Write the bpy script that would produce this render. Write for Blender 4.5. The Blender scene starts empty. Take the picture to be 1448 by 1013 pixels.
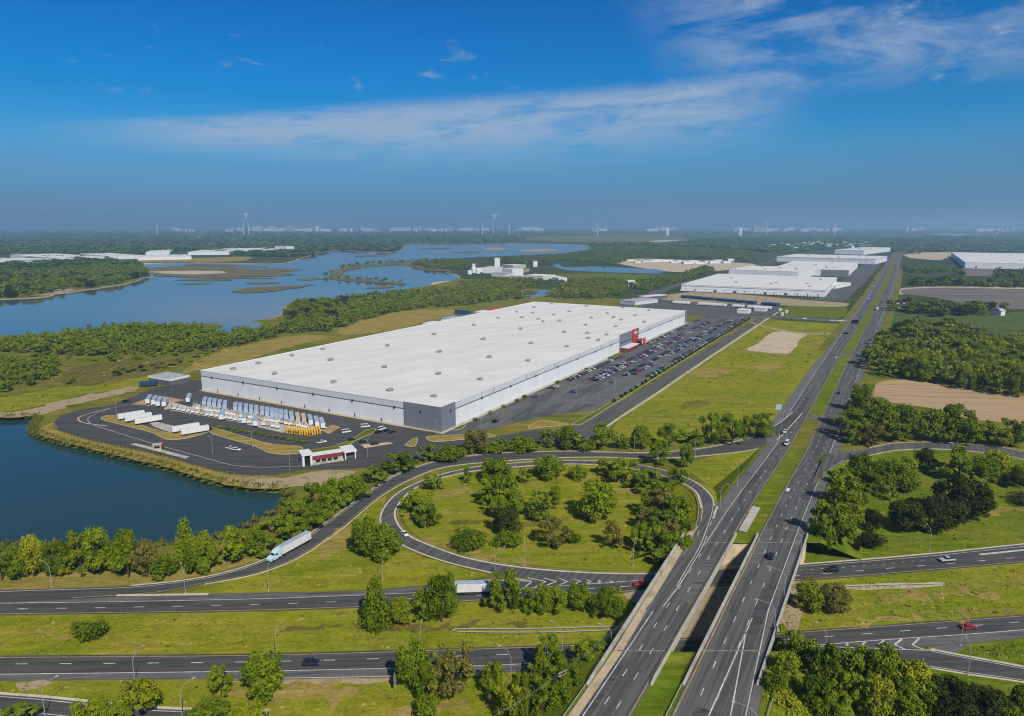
import bpy, bmesh, math, random
import numpy as np
from mathutils import Vector, Matrix, geometry

random.seed(7)
SC = bpy.context.scene
COL = SC.collection

# ------------------------------------------------------------------ camera, sky, sun, exposure
CAM_H = 120.0
FOC, PX0, PY0 = 965.0, 724.0, 506.5
PITCH = math.radians(10.94)
cam_d = bpy.data.cameras.new("camera")
cam_d.sensor_width = 36.0
cam_d.lens = 36.0 * FOC / 1448.0
cam_d.clip_start = 1.0
cam_d.clip_end = 120000.0
cam = bpy.data.objects.new("camera", cam_d)
COL.objects.link(cam)
cam.location = (0, 0, CAM_H)
cam.rotation_euler = (math.pi / 2 - PITCH, 0, 0)
SC.camera = cam

SUN_AZ, SUN_EL = math.radians(155), math.radians(43)
world = bpy.data.worlds.new("World")
SC.world = world
world.use_nodes = True
def build_world():
    nt = world.node_tree
    N, Lk = nt.nodes, nt.links
    N.clear()
    out = N.new('ShaderNodeOutputWorld')
    bg = N.new('ShaderNodeBackground')
    bg.inputs['Strength'].default_value = 0.10
    Lk.new(bg.outputs[0], out.inputs[0])
    sky = N.new('ShaderNodeTexSky')
    sky.sky_type = 'NISHITA'
    sky.sun_disc = False
    sky.sun_elevation = SUN_EL
    sky.sun_rotation = SUN_AZ
    sky.altitude = 120
    sky.air_density = 1.0
    sky.dust_density = 0.6
    sky.ozone_density = 2.0
    tc = N.new('ShaderNodeTexCoord')
    sep = N.new('ShaderNodeSeparateXYZ')
    Lk.new(tc.outputs['Generated'], sep.inputs[0])
    def M(op, a, b=None, c=None):
        n = N.new('ShaderNodeMath'); n.operation = op
        for i, v in enumerate((a, b, c)):
            if v is None: continue
            if isinstance(v, (int, float)): n.inputs[i].default_value = v
            else: Lk.new(v, n.inputs[i])
        return n.outputs[0]
    def smooth(x, lo, hi):
        n = N.new('ShaderNodeMapRange'); n.interpolation_type = 'SMOOTHSTEP'
        Lk.new(x, n.inputs['Value'])
        n.inputs['From Min'].default_value = lo; n.inputs['From Max'].default_value = hi
        return n.outputs[0]
    el = M('ARCSINE', sep.outputs[2])
    az = M('ARCTAN2', sep.outputs[0], sep.outputs[1])
    # clear-sky colour correction by elevation (deep polarised blue, dull blue near the horizon)
    ramp = N.new('ShaderNodeValToRGB')
    Lk.new(M('MULTIPLY', el, 1.0 / 0.6), ramp.inputs[0])
    cr = ramp.color_ramp
    stops = SKY_STOPS
    while len(cr.elements) < len(stops): cr.elements.new(0.5)
    for e, (p, c) in zip(cr.elements, stops):
        e.position = p; e.color = (*c, 1)
    mul = N.new('ShaderNodeMix'); mul.data_type = 'RGBA'; mul.blend_type = 'MULTIPLY'
    mul.inputs[0].default_value = 1.0
    Lk.new(sky.outputs[0], mul.inputs[6]); Lk.new(ramp.outputs[0], mul.inputs[7])
    # thin streaky clouds, in azimuth/elevation
    comb = N.new('ShaderNodeCombineXYZ')
    Lk.new(M('MULTIPLY', az, 5.0), comb.inputs[0]); Lk.new(M('MULTIPLY', M('SUBTRACT', el, M('MULTIPLY', az, 0.07)), 26.0), comb.inputs[1])
    comb2 = N.new('ShaderNodeCombineXYZ')
    Lk.new(M('MULTIPLY', M('ADD', az, M('MULTIPLY', el, 1.2)), 6.0), comb2.inputs[0]); Lk.new(M('MULTIPLY', M('SUBTRACT', el, M('MULTIPLY', az, 0.12)), 17.0), comb2.inputs[1])
    def noise(scale, det, rough, dist, off, vec=None):
        n = N.new('ShaderNodeTexNoise'); n.noise_dimensions = '4D'
        n.inputs['Scale'].default_value = scale; n.inputs['Detail'].default_value = det
        n.inputs['Roughness'].default_value = rough; n.inputs['Distortion'].default_value = dist
        n.inputs['W'].default_value = off
        Lk.new((vec or comb).outputs[0], n.inputs['Vector'])
        return n.outputs['Fac']
    n1 = noise(1.8, 10, 0.66, 0.45, 3.1)
    n2 = noise(1.3, 10, 0.62, 0.6, 9.7, comb2)
    n3 = noise(2.0, 9, 0.65, 0.6, 5.5, comb2)
    # band across the middle
    ce = M('ADD', M('MULTIPLY', az, 0.055), 0.143)
    hw = M('ADD', M('MULTIPLY', smooth(az, -0.55, -0.05), 0.020), 0.014)
    d = M('DIVIDE', M('SUBTRACT', el, ce), hw)
    up = M('SUBTRACT', 1.0, smooth(d, 0.35, 1.3))
    lo = smooth(d, -2.3, 0.1)
    band = M('MULTIPLY', M('MULTIPLY', up, lo), M('MULTIPLY', smooth(az, -0.62, -0.35), M('SUBTRACT', 1.0, smooth(az, 0.24, 0.42))))
    band = M('MULTIPLY', band, smooth(n1, 0.22, 0.60))
    # broken veil upper right
    vr = M('MULTIPLY', smooth(M('ADD', az, M('MULTIPLY', el, 0.8)), 0.34, 0.52), smooth(el, 0.15, 0.215))
    vr = M('MULTIPLY', vr, smooth(n2, 0.40, 0.66))
    # scattered wisps
    wl = M('MULTIPLY', smooth(n3, 0.56, 0.76), M('MULTIPLY', smooth(el, 0.12, 0.2), M('SUBTRACT', 1.0, M('MULTIPLY', smooth(el, 0.21, 0.27), M('SUBTRACT', 1.0, smooth(az, 0.2, 0.4))))))
    cl = M('MINIMUM', M('ADD', M('ADD', M('MULTIPLY', band, 0.84), M('MULTIPLY', vr, 0.62)), M('MULTIPLY', wl, 0.6)), 0.75)
    mix = N.new('ShaderNodeMix'); mix.data_type = 'RGBA'
    Lk.new(cl, mix.inputs[0]); Lk.new(mul.outputs[2], mix.inputs[6])
    mix.inputs[7].default_value = CLOUD_COL
    Lk.new(mix.outputs[2], bg.inputs['Color'])
SKY_STOPS = [(0.0, (0.145, 0.307, 0.614)), (0.025, (0.123, 0.283, 0.597)), (0.058, (0.110, 0.270, 0.547)), (0.107, (0.122, 0.312, 0.550)), (0.163, (0.110, 0.388, 0.630)), (0.21, (0.055, 0.400, 0.675)),
             (0.287, (0.010, 0.375, 0.690)), (0.346, (0.002, 0.370, 0.705)), (0.483, (0.001, 0.325, 0.700)), (0.7, (0.04, 0.22, 0.50)), (1.0, (0.13, 0.25, 0.42))]
CLOUD_COL = (2.9, 3.6, 4.6, 1)
build_world()

sun_d = bpy.data.lights.new("sun", 'SUN')
sun_d.energy = 4.0
sun_d.angle = math.radians(0.5)
sun_d.color = (1.0, 0.95, 0.86)
sun = bpy.data.objects.new("sun", sun_d)
COL.objects.link(sun)
sv = Vector((math.cos(SUN_EL) * math.sin(SUN_AZ), math.cos(SUN_EL) * math.cos(SUN_AZ), math.sin(SUN_EL)))
sun.rotation_euler = sv.to_track_quat('Z', 'Y').to_euler()
sun.location = (0, 0, 400)

SC.view_settings.view_transform = 'Standard'
SC.view_settings.look = 'None'
SC.view_settings.exposure = 0.4
SC.view_settings.gamma = 1.0
SC.render.engine = 'CYCLES'
SC.cycles.filter_width = 1.1
SC.cycles.use_denoising = True
SC.cycles.max_bounces = 5
SC.cycles.diffuse_bounces = 3
SC.cycles.glossy_bounces = 2
SC.cycles.transmission_bounces = 2
SC.cycles.transparent_max_bounces = 24
SC.cycles.volume_bounces = 1
SC.cycles.use_adaptive_sampling = True
SC.cycles.adaptive_threshold = 0.02

# ------------------------------------------------------------------ survey: photo measurements -> metres on the ground
_S, _C = math.sin(PITCH), math.cos(PITCH)
def at(u, v, z=0.0):
    a = (u - PX0) / FOC; b = (v - PY0) / FOC
    d = (a, _C - b * _S, -_S - b * _C)
    t = (z - CAM_H) / d[2]
    return Vector((d[0] * t, d[1] * t, z))
def ats(pts, z=0.0):
    return [at(p[0], p[1], p[2] if len(p) > 2 else z) for p in pts]
def depth_of(p):
    return p[1] * _C - (p[2] - CAM_H) * _S
def zoomed(x0, y0, k, pts, z=0.0):
    return [at(x0 + p[0] / k, y0 + p[1] / k, p[2] if len(p) > 2 else z) for p in pts]

# ------------------------------------------------------------------ materials
MATS = {}
def mat(name, base, rough=0.9, var=None, scale=0.05, detail=5, fine=0.0, fine_scale=1.0, spec=0.2, metal=0.0, obj_random=0.0, stretch=None, contrast=(0.35, 0.65)):
    if name in MATS: return MATS[name]
    m = bpy.data.materials.new(name); m.use_nodes = True
    nt = m.node_tree; N, Lk = nt.nodes, nt.links
    b = N['Principled BSDF']
    b.inputs['Roughness'].default_value = rough
    b.inputs['Specular IOR Level'].default_value = spec
    b.inputs['Metallic'].default_value = metal
    b.inputs['Base Color'].default_value = (*base, 1)
    m.diffuse_color = (*base, 1)
    last = None
    tc = N.new('ShaderNodeTexCoord')
    vec = tc.outputs['Object']
    if stretch:
        mp = N.new('ShaderNodeMapping'); mp.vector_type = 'TEXTURE'; Lk.new(vec, mp.inputs[0])      # lengths along / across the direction
        mp.inputs['Rotation'].default_value = (0, 0, stretch[2]); mp.inputs['Scale'].default_value = (stretch[0], stretch[1], 1)
        vec = mp.outputs[0]
    if var is not None:
        n = N.new('ShaderNodeTexNoise'); n.inputs['Scale'].default_value = scale; n.inputs['Detail'].default_value = detail
        n.inputs['Roughness'].default_value = 0.6
        Lk.new(vec, n.inputs['Vector'])
        r = N.new('ShaderNodeValToRGB'); Lk.new(n.outputs['Fac'], r.inputs[0])
        cols = [base] + list(var)
        cr = r.color_ramp
        while len(cr.elements) < len(cols): cr.elements.new(0.5)
        for i, (e, c) in enumerate(zip(cr.elements, cols)):
            e.position = contrast[0] + (contrast[1] - contrast[0]) * i / max(1, len(cols) - 1)
            e.color = (*c, 1)
        last = r.outputs[0]
    if fine:
        n = N.new('ShaderNodeTexNoise'); n.inputs['Scale'].default_value = fine_scale; n.inputs['Detail'].default_value = 4
        Lk.new(vec, n.inputs['Vector'])
        mr = N.new('ShaderNodeMapRange'); Lk.new(n.outputs['Fac'], mr.inputs[0])
        mr.inputs['From Min'].default_value = 0.25; mr.inputs['From Max'].default_value = 0.75
        mr.inputs['To Min'].default_value = 1 - fine; mr.inputs['To Max'].default_value = 1 + fine
        hv = N.new('ShaderNodeHueSaturation')
        Lk.new(mr.outputs[0], hv.inputs['Value'])
        if last is not None: Lk.new(last, hv.inputs['Color'])
        else: hv.inputs['Color'].default_value = (*base, 1)
        last = hv.outputs[0]
    if obj_random:
        oi = N.new('ShaderNodeObjectInfo')
        mr = N.new('ShaderNodeMapRange'); Lk.new(oi.outputs['Random'], mr.inputs[0])
        mr.inputs['To Min'].default_value = 1 - obj_random; mr.inputs['To Max'].default_value = 1 + obj_random
        hv = N.new('ShaderNodeHueSaturation'); Lk.new(mr.outputs[0], hv.inputs['Value'])
        if last is not None: Lk.new(last, hv.inputs['Color'])
        else: hv.inputs['Color'].default_value = (*base, 1)
        last = hv.outputs[0]
    if last is not None: Lk.new(last, b.inputs['Base Color'])
    MATS[name] = m
    return m

def grass_mat(name, c1, c2, c3, s1=0.018, s2=0.09, s3=0.7, soil=(0.20, 0.150, 0.075)):
    """patchy turf: broad and mid noises mix three tones, thin mowing streaks and bare spots, a fine one roughens the value"""
    if name in MATS: return MATS[name]
    m = bpy.data.materials.new(name); m.use_nodes = True
    nt = m.node_tree; N, Lk = nt.nodes, nt.links
    b = N['Principled BSDF']; b.inputs['Roughness'].default_value = 1.0; b.inputs['Specular IOR Level'].default_value = 0.0
    tc = N.new('ShaderNodeTexCoord'); vec = tc.outputs['Object']
    def noise(s, d, st=None, rough=0.65):
        n = N.new('ShaderNodeTexNoise'); n.inputs['Scale'].default_value = s; n.inputs['Detail'].default_value = d; n.inputs['Roughness'].default_value = rough
        v = vec
        if st:
            mp = N.new('ShaderNodeMapping'); mp.vector_type = 'TEXTURE'; Lk.new(vec, mp.inputs[0]); mp.inputs['Scale'].default_value = (*st, 1); mp.inputs['Rotation'].default_value = (0, 0, 0.06); v = mp.outputs[0]
        Lk.new(v, n.inputs['Vector']); return n.outputs['Fac']
    def mr(x, a, bb, c, d):
        n = N.new('ShaderNodeMapRange'); Lk.new(x, n.inputs[0])
        for k, v in zip(('From Min', 'From Max', 'To Min', 'To Max'), (a, bb, c, d)): n.inputs[k].default_value = v
        return n.outputs[0]
    def mix(f, a, bb):
        n = N.new('ShaderNodeMix'); n.data_type = 'RGBA'; Lk.new(f, n.inputs[0])
        for i, v in ((6, a), (7, bb)):
            if isinstance(v, tuple): n.inputs[i].default_value = (*v, 1)
            else: Lk.new(v, n.inputs[i])
        return n.outputs[2]
    def mul(a, bb):
        f = N.new('ShaderNodeMath'); f.operation = 'MULTIPLY'; Lk.new(a, f.inputs[0]); Lk.new(bb, f.inputs[1]); return f.outputs[0]
    c = mix(mr(noise(s1, 7, None, 0.7), 0.40, 0.60, 0, 1), c1, c2)
    c = mix(mr(noise(s2, 8, (3.0, 1.0), 0.7), 0.47, 0.70, 0, 0.85), c, c3)
    c = mix(mr(noise(s2 * 1.7, 9, (1.6, 1.0), 0.75), 0.60, 0.72, 0, 0.8), c, soil)
    hv = N.new('ShaderNodeHueSaturation'); Lk.new(c, hv.inputs['Color'])
    f = mul(mr(noise(s3, 6, (1.5, 0.7), 0.7), 0.28, 0.72, 0.72, 1.28), mr(noise(s2 * 2.6, 6, (2.0, 0.8), 0.7), 0.3, 0.7, 0.74, 1.26))
    f = mul(f, mr(noise(0.32, 3, (30.0, 0.9)), 0.3, 0.7, 0.86, 1.14))
    Lk.new(f, hv.inputs['Value'])
    Lk.new(hv.outputs[0], b.inputs['Base Color'])
    MATS[name] = m
    return m

M_GRASS = grass_mat('mown_grass', (0.140, 0.175, 0.008), (0.210, 0.200, 0.014), (0.255, 0.205, 0.038))
M_VERGE = grass_mat('lush_verge_grass', (0.080, 0.128, 0.007), (0.120, 0.150, 0.010), (0.18, 0.165, 0.022))
M_ROUGH = grass_mat('rough_grass', (0.090, 0.110, 0.012), (0.150, 0.140, 0.020), (0.22, 0.175, 0.050), 0.012, 0.05)
M_DRY = grass_mat('dry_grass', (0.28, 0.205, 0.060), (0.235, 0.185, 0.045), (0.15, 0.14, 0.022), 0.03, 0.1)
M_BROWN = grass_mat('heath_grass', (0.105, 0.088, 0.022), (0.135, 0.105, 0.030), (0.085, 0.100, 0.018), 0.02, 0.08)
M_LAWN = grass_mat('green_field_grass', (0.080, 0.115, 0.008), (0.110, 0.130, 0.012), (0.14, 0.135, 0.018), 0.008, 0.05)
M_CROP = grass_mat('green_crop', (0.060, 0.095, 0.026), (0.075, 0.105, 0.03), (0.10, 0.115, 0.045), 0.01, 0.04)
M_FAR = grass_mat('distant_land', (0.030, 0.055, 0.018), (0.050, 0.072, 0.024), (0.10, 0.095, 0.045), 0.0016, 0.005, 0.03)
M_PLOUGH = mat('ploughed_soil', (0.30, 0.205, 0.105), 1, [(0.38, 0.265, 0.14), (0.26, 0.175, 0.085)], 1.0, fine=0.14, fine_scale=4.0, stretch=(220, 9, -0.13))
M_DARKSOIL = mat('dark_soil', (0.105, 0.085, 0.075), 1, [(0.17, 0.14, 0.115), (0.09, 0.075, 0.07)], 1.0, stretch=(260, 40, -0.1))
M_SAND = mat('bare_sand', (0.40, 0.31, 0.20), 1, [(0.46, 0.37, 0.26), (0.34, 0.26, 0.15)], 0.06, fine=0.12, fine_scale=0.5)
M_DIRT = mat('bare_dirt', (0.27, 0.20, 0.12), 1, [(0.34, 0.26, 0.16), (0.20, 0.16, 0.08)], 0.12, fine=0.15, fine_scale=0.9)
M_MARSH = mat('marsh_plants', (0.075, 0.085, 0.03), 1, [(0.14, 0.115, 0.05), (0.09, 0.10, 0.035)], 0.02)
_ha = math.radians(60.5)
M_ASPH = mat('asphalt', (0.074, 0.071, 0.067), 0.85, [(0.108, 0.104, 0.098), (0.057, 0.055, 0.053), (0.094, 0.090, 0.085)], 1.0, fine=0.16, fine_scale=3.0, spec=0.25, stretch=(60, 1.5, _ha), contrast=(0.3, 0.7))
M_ASPHD = mat('fresh_asphalt', (0.054, 0.052, 0.050), 0.85, [(0.078, 0.075, 0.071), (0.043, 0.042, 0.041), (0.067, 0.065, 0.062)], 1.0, fine=0.14, fine_scale=3.0, spec=0.25, stretch=(45, 1.6, 0.05), contrast=(0.3, 0.7))
M_ASPHW = mat('worn_asphalt', (0.085, 0.085, 0.085), 0.9, [(0.12, 0.117, 0.11), (0.065, 0.065, 0.065)], 1.0, fine=0.15, fine_scale=3, spec=0.2, stretch=(30, 2.5, 0.05))
M_SHOULDER = mat('shoulder_asphalt', (0.105, 0.10, 0.095), 0.9, [(0.13, 0.125, 0.115), (0.085, 0.083, 0.08)], 0.07, fine=0.15, fine_scale=1.5)
M_CONC = mat('concrete', (0.34, 0.31, 0.26), 0.9, [(0.42, 0.39, 0.33), (0.27, 0.245, 0.205)], 0.15, fine=0.1, fine_scale=1.2)
M_CONCT = mat('tan_concrete', (0.36, 0.275, 0.17), 0.9, [(0.43, 0.34, 0.22), (0.29, 0.22, 0.135)], 0.12, fine=0.12, fine_scale=1.5)
M_CONCD = mat('dark_concrete', (0.16, 0.15, 0.13), 0.9, [(0.22, 0.2, 0.17), (0.12, 0.11, 0.10)], 0.2, fine=0.1, fine_scale=1.2)
M_KERB = mat('kerb_concrete', (0.45, 0.38, 0.27), 0.9, [(0.52, 0.46, 0.35), (0.36, 0.30, 0.2)], 0.3)
M_WLINE = mat('white_road_paint', (0.52, 0.52, 0.50), 0.8, [(0.34, 0.34, 0.33), (0.60, 0.60, 0.58)], 0.35)
M_YLINE = mat('yellow_road_paint', (0.40, 0.29, 0.12), 0.8, [(0.27, 0.20, 0.10), (0.47, 0.34, 0.13)], 0.35)
M_STEEL = mat('galvanised_steel', (0.27, 0.27, 0.265), 0.6, spec=0.3)
M_DARKMETAL = mat('dark_metal', (0.03, 0.03, 0.033), 0.6, spec=0.4)
M_TYRE = mat('tyre_rubber', (0.018, 0.018, 0.018), 0.9)
M_GLASS = mat('dark_window_glass', (0.012, 0.016, 0.02), 0.08, spec=0.6)
M_BARK = mat('bark', (0.075, 0.055, 0.035), 1)
M_WHITEPAINT = mat('white_paint', (0.62, 0.62, 0.61), 0.45, spec=0.4, fine=0.03, fine_scale=0.3)

def water_mat(name, deep, rough, bump, bscale):
    m = bpy.data.materials.new(name); m.use_nodes = True
    nt = m.node_tree; N, Lk = nt.nodes, nt.links
    b = N['Principled BSDF']
    b.inputs['Base Color'].default_value = (*deep, 1)
    b.inputs['Roughness'].default_value = rough
    b.inputs['IOR'].default_value = 1.33
    b.inputs['Specular IOR Level'].default_value = 0.5
    tc = N.new('ShaderNodeTexCoord')
    n = N.new('ShaderNodeTexNoise'); n.inputs['Scale'].default_value = bscale; n.inputs['Detail'].default_value = 3
    Lk.new(tc.outputs['Object'], n.inputs['Vector'])
    bp = N.new('ShaderNodeBump'); bp.inputs['Strength'].default_value = bump; bp.inputs['Distance'].default_value = 0.3
    Lk.new(n.outputs['Fac'], bp.inputs['Height']); Lk.new(bp.outputs[0], b.inputs['Normal'])
    MATS[name] = m
    return m
M_POND = water_mat('pond_water', (0.018, 0.048, 0.048), 0.12, 0.10, 0.4)
M_LAKE = water_mat('lake_water', (0.070, 0.090, 0.108), 0.05, 0.05, 0.15)

# ------------------------------------------------------------------ object helpers
def link(o, parent=None):
    COL.objects.link(o)
    if parent is not None: o.parent = parent
    return o
def mesh_obj(name, verts, faces, material, parent=None, smooth=False, mats=None, mi=None):
    me = bpy.data.meshes.new(name)
    me.from_pydata([tuple(v) for v in verts], [], faces)
    for m_ in (mats or [material]): me.materials.append(m_)
    if mi is not None: me.polygons.foreach_set('material_index', mi)
    if smooth: me.polygons.foreach_set('use_smooth', [True] * len(me.polygons))
    me.update()
    return link(bpy.data.objects.new(name, me), parent)
def tag(o, label=None, cat=None, group=None, kind=None):
    if label: o['label'] = label
    if cat: o['category'] = cat
    if group: o['group'] = group
    if kind: o['kind'] = kind
    return o
def struct(o): o['kind'] = 'structure'; return o
def empty(name, loc, rz=0.0, scale=None):
    o = bpy.data.objects.new(name, None); link(o)
    o.empty_display_size = 1
    o.location = loc; o.rotation_euler = (0, 0, rz)
    if scale: o.scale = scale
    return o

class MB:
    """collects boxes, prisms and tubes; build() links them as ONE mesh object"""
    def __init__(s): s.v = []; s.f = []; s.mi = []
    def add(s, verts, faces, mi=0, M=None):
        k = len(s.v)
        s.v += [tuple(M @ Vector(v)) if M is not None else tuple(v) for v in verts]
        s.f += [tuple(i + k for i in f) for f in faces]; s.mi += [mi] * len(faces)
        return s
    def box(s, x0, x1, y0, y1, z0, z1, mi=0, M=None):
        v = [(x0, y0, z0), (x1, y0, z0), (x1, y1, z0), (x0, y1, z0), (x0, y0, z1), (x1, y0, z1), (x1, y1, z1), (x0, y1, z1)]
        return s.add(v, [(3, 2, 1, 0), (4, 5, 6, 7), (0, 1, 5, 4), (1, 2, 6, 5), (2, 3, 7, 6), (3, 0, 4, 7)], mi, M)
    def prism(s, prof, y0, y1, mi=0, M=None, axis='y'):
        n = len(prof)
        v = [(p[0], y0, p[1]) for p in prof] + [(p[0], y1, p[1]) for p in prof]
        f = [tuple(range(n)), tuple(range(2 * n - 1, n - 1, -1))] + [(i, i + n, (i + 1) % n + n, (i + 1) % n) for i in range(n)]
        return s.add(v, f, mi, M)
    def tube(s, pts, radii, n=6, mi=0, M=None):
        pts = [Vector(p) for p in pts]; k = len(s.v); rings = []
        for i, p in enumerate(pts):
            d = (pts[min(i + 1, len(pts) - 1)] - pts[max(i - 1, 0)]).normalized()
            a = d.cross(Vector((0.31, 0.95, 0.05))).normalized() if abs(d.dot(Vector((0.31, 0.95, 0.05)))) < 0.95 else d.cross(Vector((1, 0, 0))).normalized()
            b = d.cross(a); r = radii[i] if isinstance(radii, (list, tuple)) else radii
            rings.append([p + (a * math.cos(t) + b * math.sin(t)) * r for t in (2 * math.pi * j / n for j in range(n))])
        v = [q for r in rings for q in r]
        f = [(i * n + j, i * n + (j + 1) % n, (i + 1) * n + (j + 1) % n, (i + 1) * n + j) for i in range(len(pts) - 1) for j in range(n)]
        f += [tuple(range(n - 1, -1, -1)), tuple((len(pts) - 1) * n + j for j in range(n))]
        return s.add(v, f, mi, M)
    def build(s, name, mats, parent=None, smooth=False):
        if not isinstance(mats, list): mats = [mats]
        return mesh_obj(name, s.v, s.f, None, parent, smooth, mats, s.mi)
    def mesh(s, name, mats):
        me = bpy.data.meshes.new(name); me.from_pydata(s.v, [], s.f)
        for m_ in (mats if isinstance(mats, list) else [mats]): me.materials.append(m_)
        me.polygons.foreach_set('material_index', s.mi); me.update()
        return me

def resample(pts, n=None, step=None):
    """Catmull-Rom through the points, then evenly spaced"""
    P = [Vector(p) for p in pts]
    dense = []
    for i in range(len(P) - 1):
        p0 = P[max(i - 1, 0)]; p1 = P[i]; p2 = P[i + 1]; p3 = P[min(i + 2, len(P) - 1)]
        d1 = max((p2 - p1).length, 1e-6); d0 = max((p1 - p0).length, 1e-6); d3 = max((p3 - p2).length, 1e-6)
        m1 = (p2 - p0) * (d1 / (d0 + d1)) if i > 0 else (p2 - p1)
        m2 = (p3 - p1) * (d1 / (d1 + d3)) if i < len(P) - 2 else (p2 - p1)
        for k in range(16):
            t = k / 16; t2 = t * t; t3 = t2 * t
            dense.append(p1 * (2 * t3 - 3 * t2 + 1) + m1 * (t3 - 2 * t2 + t) + p2 * (-2 * t3 + 3 * t2) + m2 * (t3 - t2))
    dense.append(P[-1])
    L = [0.0]
    for a, b in zip(dense, dense[1:]): L.append(L[-1] + (b - a).length)
    if n is None: n = max(2, int(L[-1] / step) + 1)
    out = []; j = 0
    for i in range(n):
        d = L[-1] * i / (n - 1)
        while j < len(L) - 2 and L[j + 1] < d: j += 1
        t = (d - L[j]) / max(L[j + 1] - L[j], 1e-9)
        out.append(dense[j].lerp(dense[j + 1], min(max(t, 0), 1)))
    return out
def ribbon_edges(name, A, B, material, n=90, dz=0.02, parent=None):
    A = resample(A, n); B = resample(B, n)
    v = [p + Vector((0, 0, dz)) for p in A] + [p + Vector((0, 0, dz)) for p in B]
    f = [(i, n + i, n + i + 1, i + 1) for i in range(n - 1)]
    if (A[1] - A[0]).cross(B[0] - A[0]).z > 0: f = [tuple(reversed(q)) for q in f]
    return mesh_obj(name, v, f, material, parent)
def normals2(P):
    out = []
    for i in range(len(P)):
        d = P[min(i + 1, len(P) - 1)] - P[max(i - 1, 0)]
        d.z = 0; d.normalize(); out.append(Vector((d.y, -d.x, 0)))
    return out          # pointing right of travel
def strip(P, o1, o2, dz=0.0, dz2=None, closed_quads=None):
    """verts, faces of a strip beside path P between offsets o1..o2 (numbers or per-point functions)"""
    Nn = normals2(P); v = []; n = len(P)
    g = lambda o, i: o(i) if callable(o) else o
    for i in range(n): v.append(P[i] + Nn[i] * g(o1, i) + Vector((0, 0, dz)))
    for i in range(n): v.append(P[i] + Nn[i] * g(o2, i) + Vector((0, 0, dz if dz2 is None else dz2)))
    f = [(i, i + 1, n + i + 1, n + i) for i in range(n - 1)]
    lo = g(o1, 0) < g(o2, 0)
    if lo: f = [tuple(reversed(q)) for q in f]
    return v, f
def line_on(mb, P, off, width, dz=0.03, mi=0):
    v, f = strip(P, off - width / 2, off + width / 2, dz); mb.add(v, f, mi)
def dashes_on(mb, P, off, width=0.25, on=3.05, cycle=12.2, dz=0.03, start=0.0, mi=0):
    L = 0.0; d = start
    seg = [(a, b, (b - a).length) for a, b in zip(P, P[1:])]
    tot = sum(s[2] for s in seg)
    def pos(d):
        acc = 0
        for a, b, l in seg:
            if acc + l >= d:
                t = (d - acc) / l; dd = (b - a).normalized()
                return a.lerp(b, t), Vector((dd.y, -dd.x, 0)).normalized()
            acc += l
        return P[-1], Vector((1, 0, 0))
    while d + on < tot:
        p, n1 = pos(d); q, n2 = pos(d + on); h = Vector((0, 0, dz))
        mb.add([p + n1 * (off - width / 2) + h, q + n2 * (off - width / 2) + h, q + n2 * (off + width / 2) + h, p + n1 * (off + width / 2) + h], [(3, 2, 1, 0)], mi)
        d += cycle

def inside(p, poly):
    x, y = p[0], p[1]; c = False; j = len(poly) - 1
    for i in range(len(poly)):
        xi, yi = poly[i][0], poly[i][1]; xj, yj = poly[j][0], poly[j][1]
        if (yi > y) != (yj > y) and x < (xj - xi) * (y - yi) / (yj - yi) + xi: c = not c
        j = i
    return c
def closed_smooth(pts, step):
    P = [Vector((p[0], p[1], 0)) for p in pts]
    n = len(P); out = []
    for i in range(n):
        p0, p1, p2, p3 = P[i - 1], P[i], P[(i + 1) % n], P[(i + 2) % n]
        d1 = max((p2 - p1).length, 1e-3); d0 = max((p1 - p0).length, 1e-3); d3 = max((p3 - p2).length, 1e-3)
        m1 = (p2 - p0) * (d1 / (d0 + d1)); m2 = (p3 - p1) * (d1 / (d1 + d3))
        k = max(1, min(40, int(d1 / step)))
        for j in range(k):
            t = j / k; t2 = t * t; t3 = t2 * t
            out.append(p1 * (2 * t3 - 3 * t2 + 1) + m1 * (t3 - 2 * t2 + t) + p2 * (-2 * t3 + 3 * t2) + m2 * (t3 - t2))
    return out
def fill_poly(name, poly, material, z, parent=None):
    co = [Vector((p[0], p[1])) for p in poly]
    n = len(co)
    vs, es, fs, *_ = geometry.delaunay_2d_cdt(co, [(i, (i + 1) % n) for i in range(n)], [], 1, 1e-4)
    faces = []
    for f in fs:
        c = sum((vs[i] for i in f), Vector((0, 0))) / len(f)
        if inside(c, poly): faces.append(tuple(f))
    v = [(p.x, p.y, z) for p in vs]
    o = mesh_obj(name, v, faces, material, parent)
    bm = bmesh.new(); bm.from_mesh(o.data)
    for f in bm.faces:
        f.normal_update()
        if f.normal.z < 0: f.normal_flip()
    bm.to_mesh(o.data); bm.free()
    return o
_rp = random.Random(3)
def ragged(poly, amp, step):
    P = closed_smooth(poly, step)
    return [p + Vector((_rp.gauss(0, amp), _rp.gauss(0, amp), 0)) for p in P]
_np = [0]
def patch(name, pts, material, z=0.03, amp=0.6, step=5.0):
    _np[0] += 1                                   # every sheet gets a height of its own
    return struct(fill_poly(name, ragged(pts, amp, step), material, z + 0.0007 * _np[0]))
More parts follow.
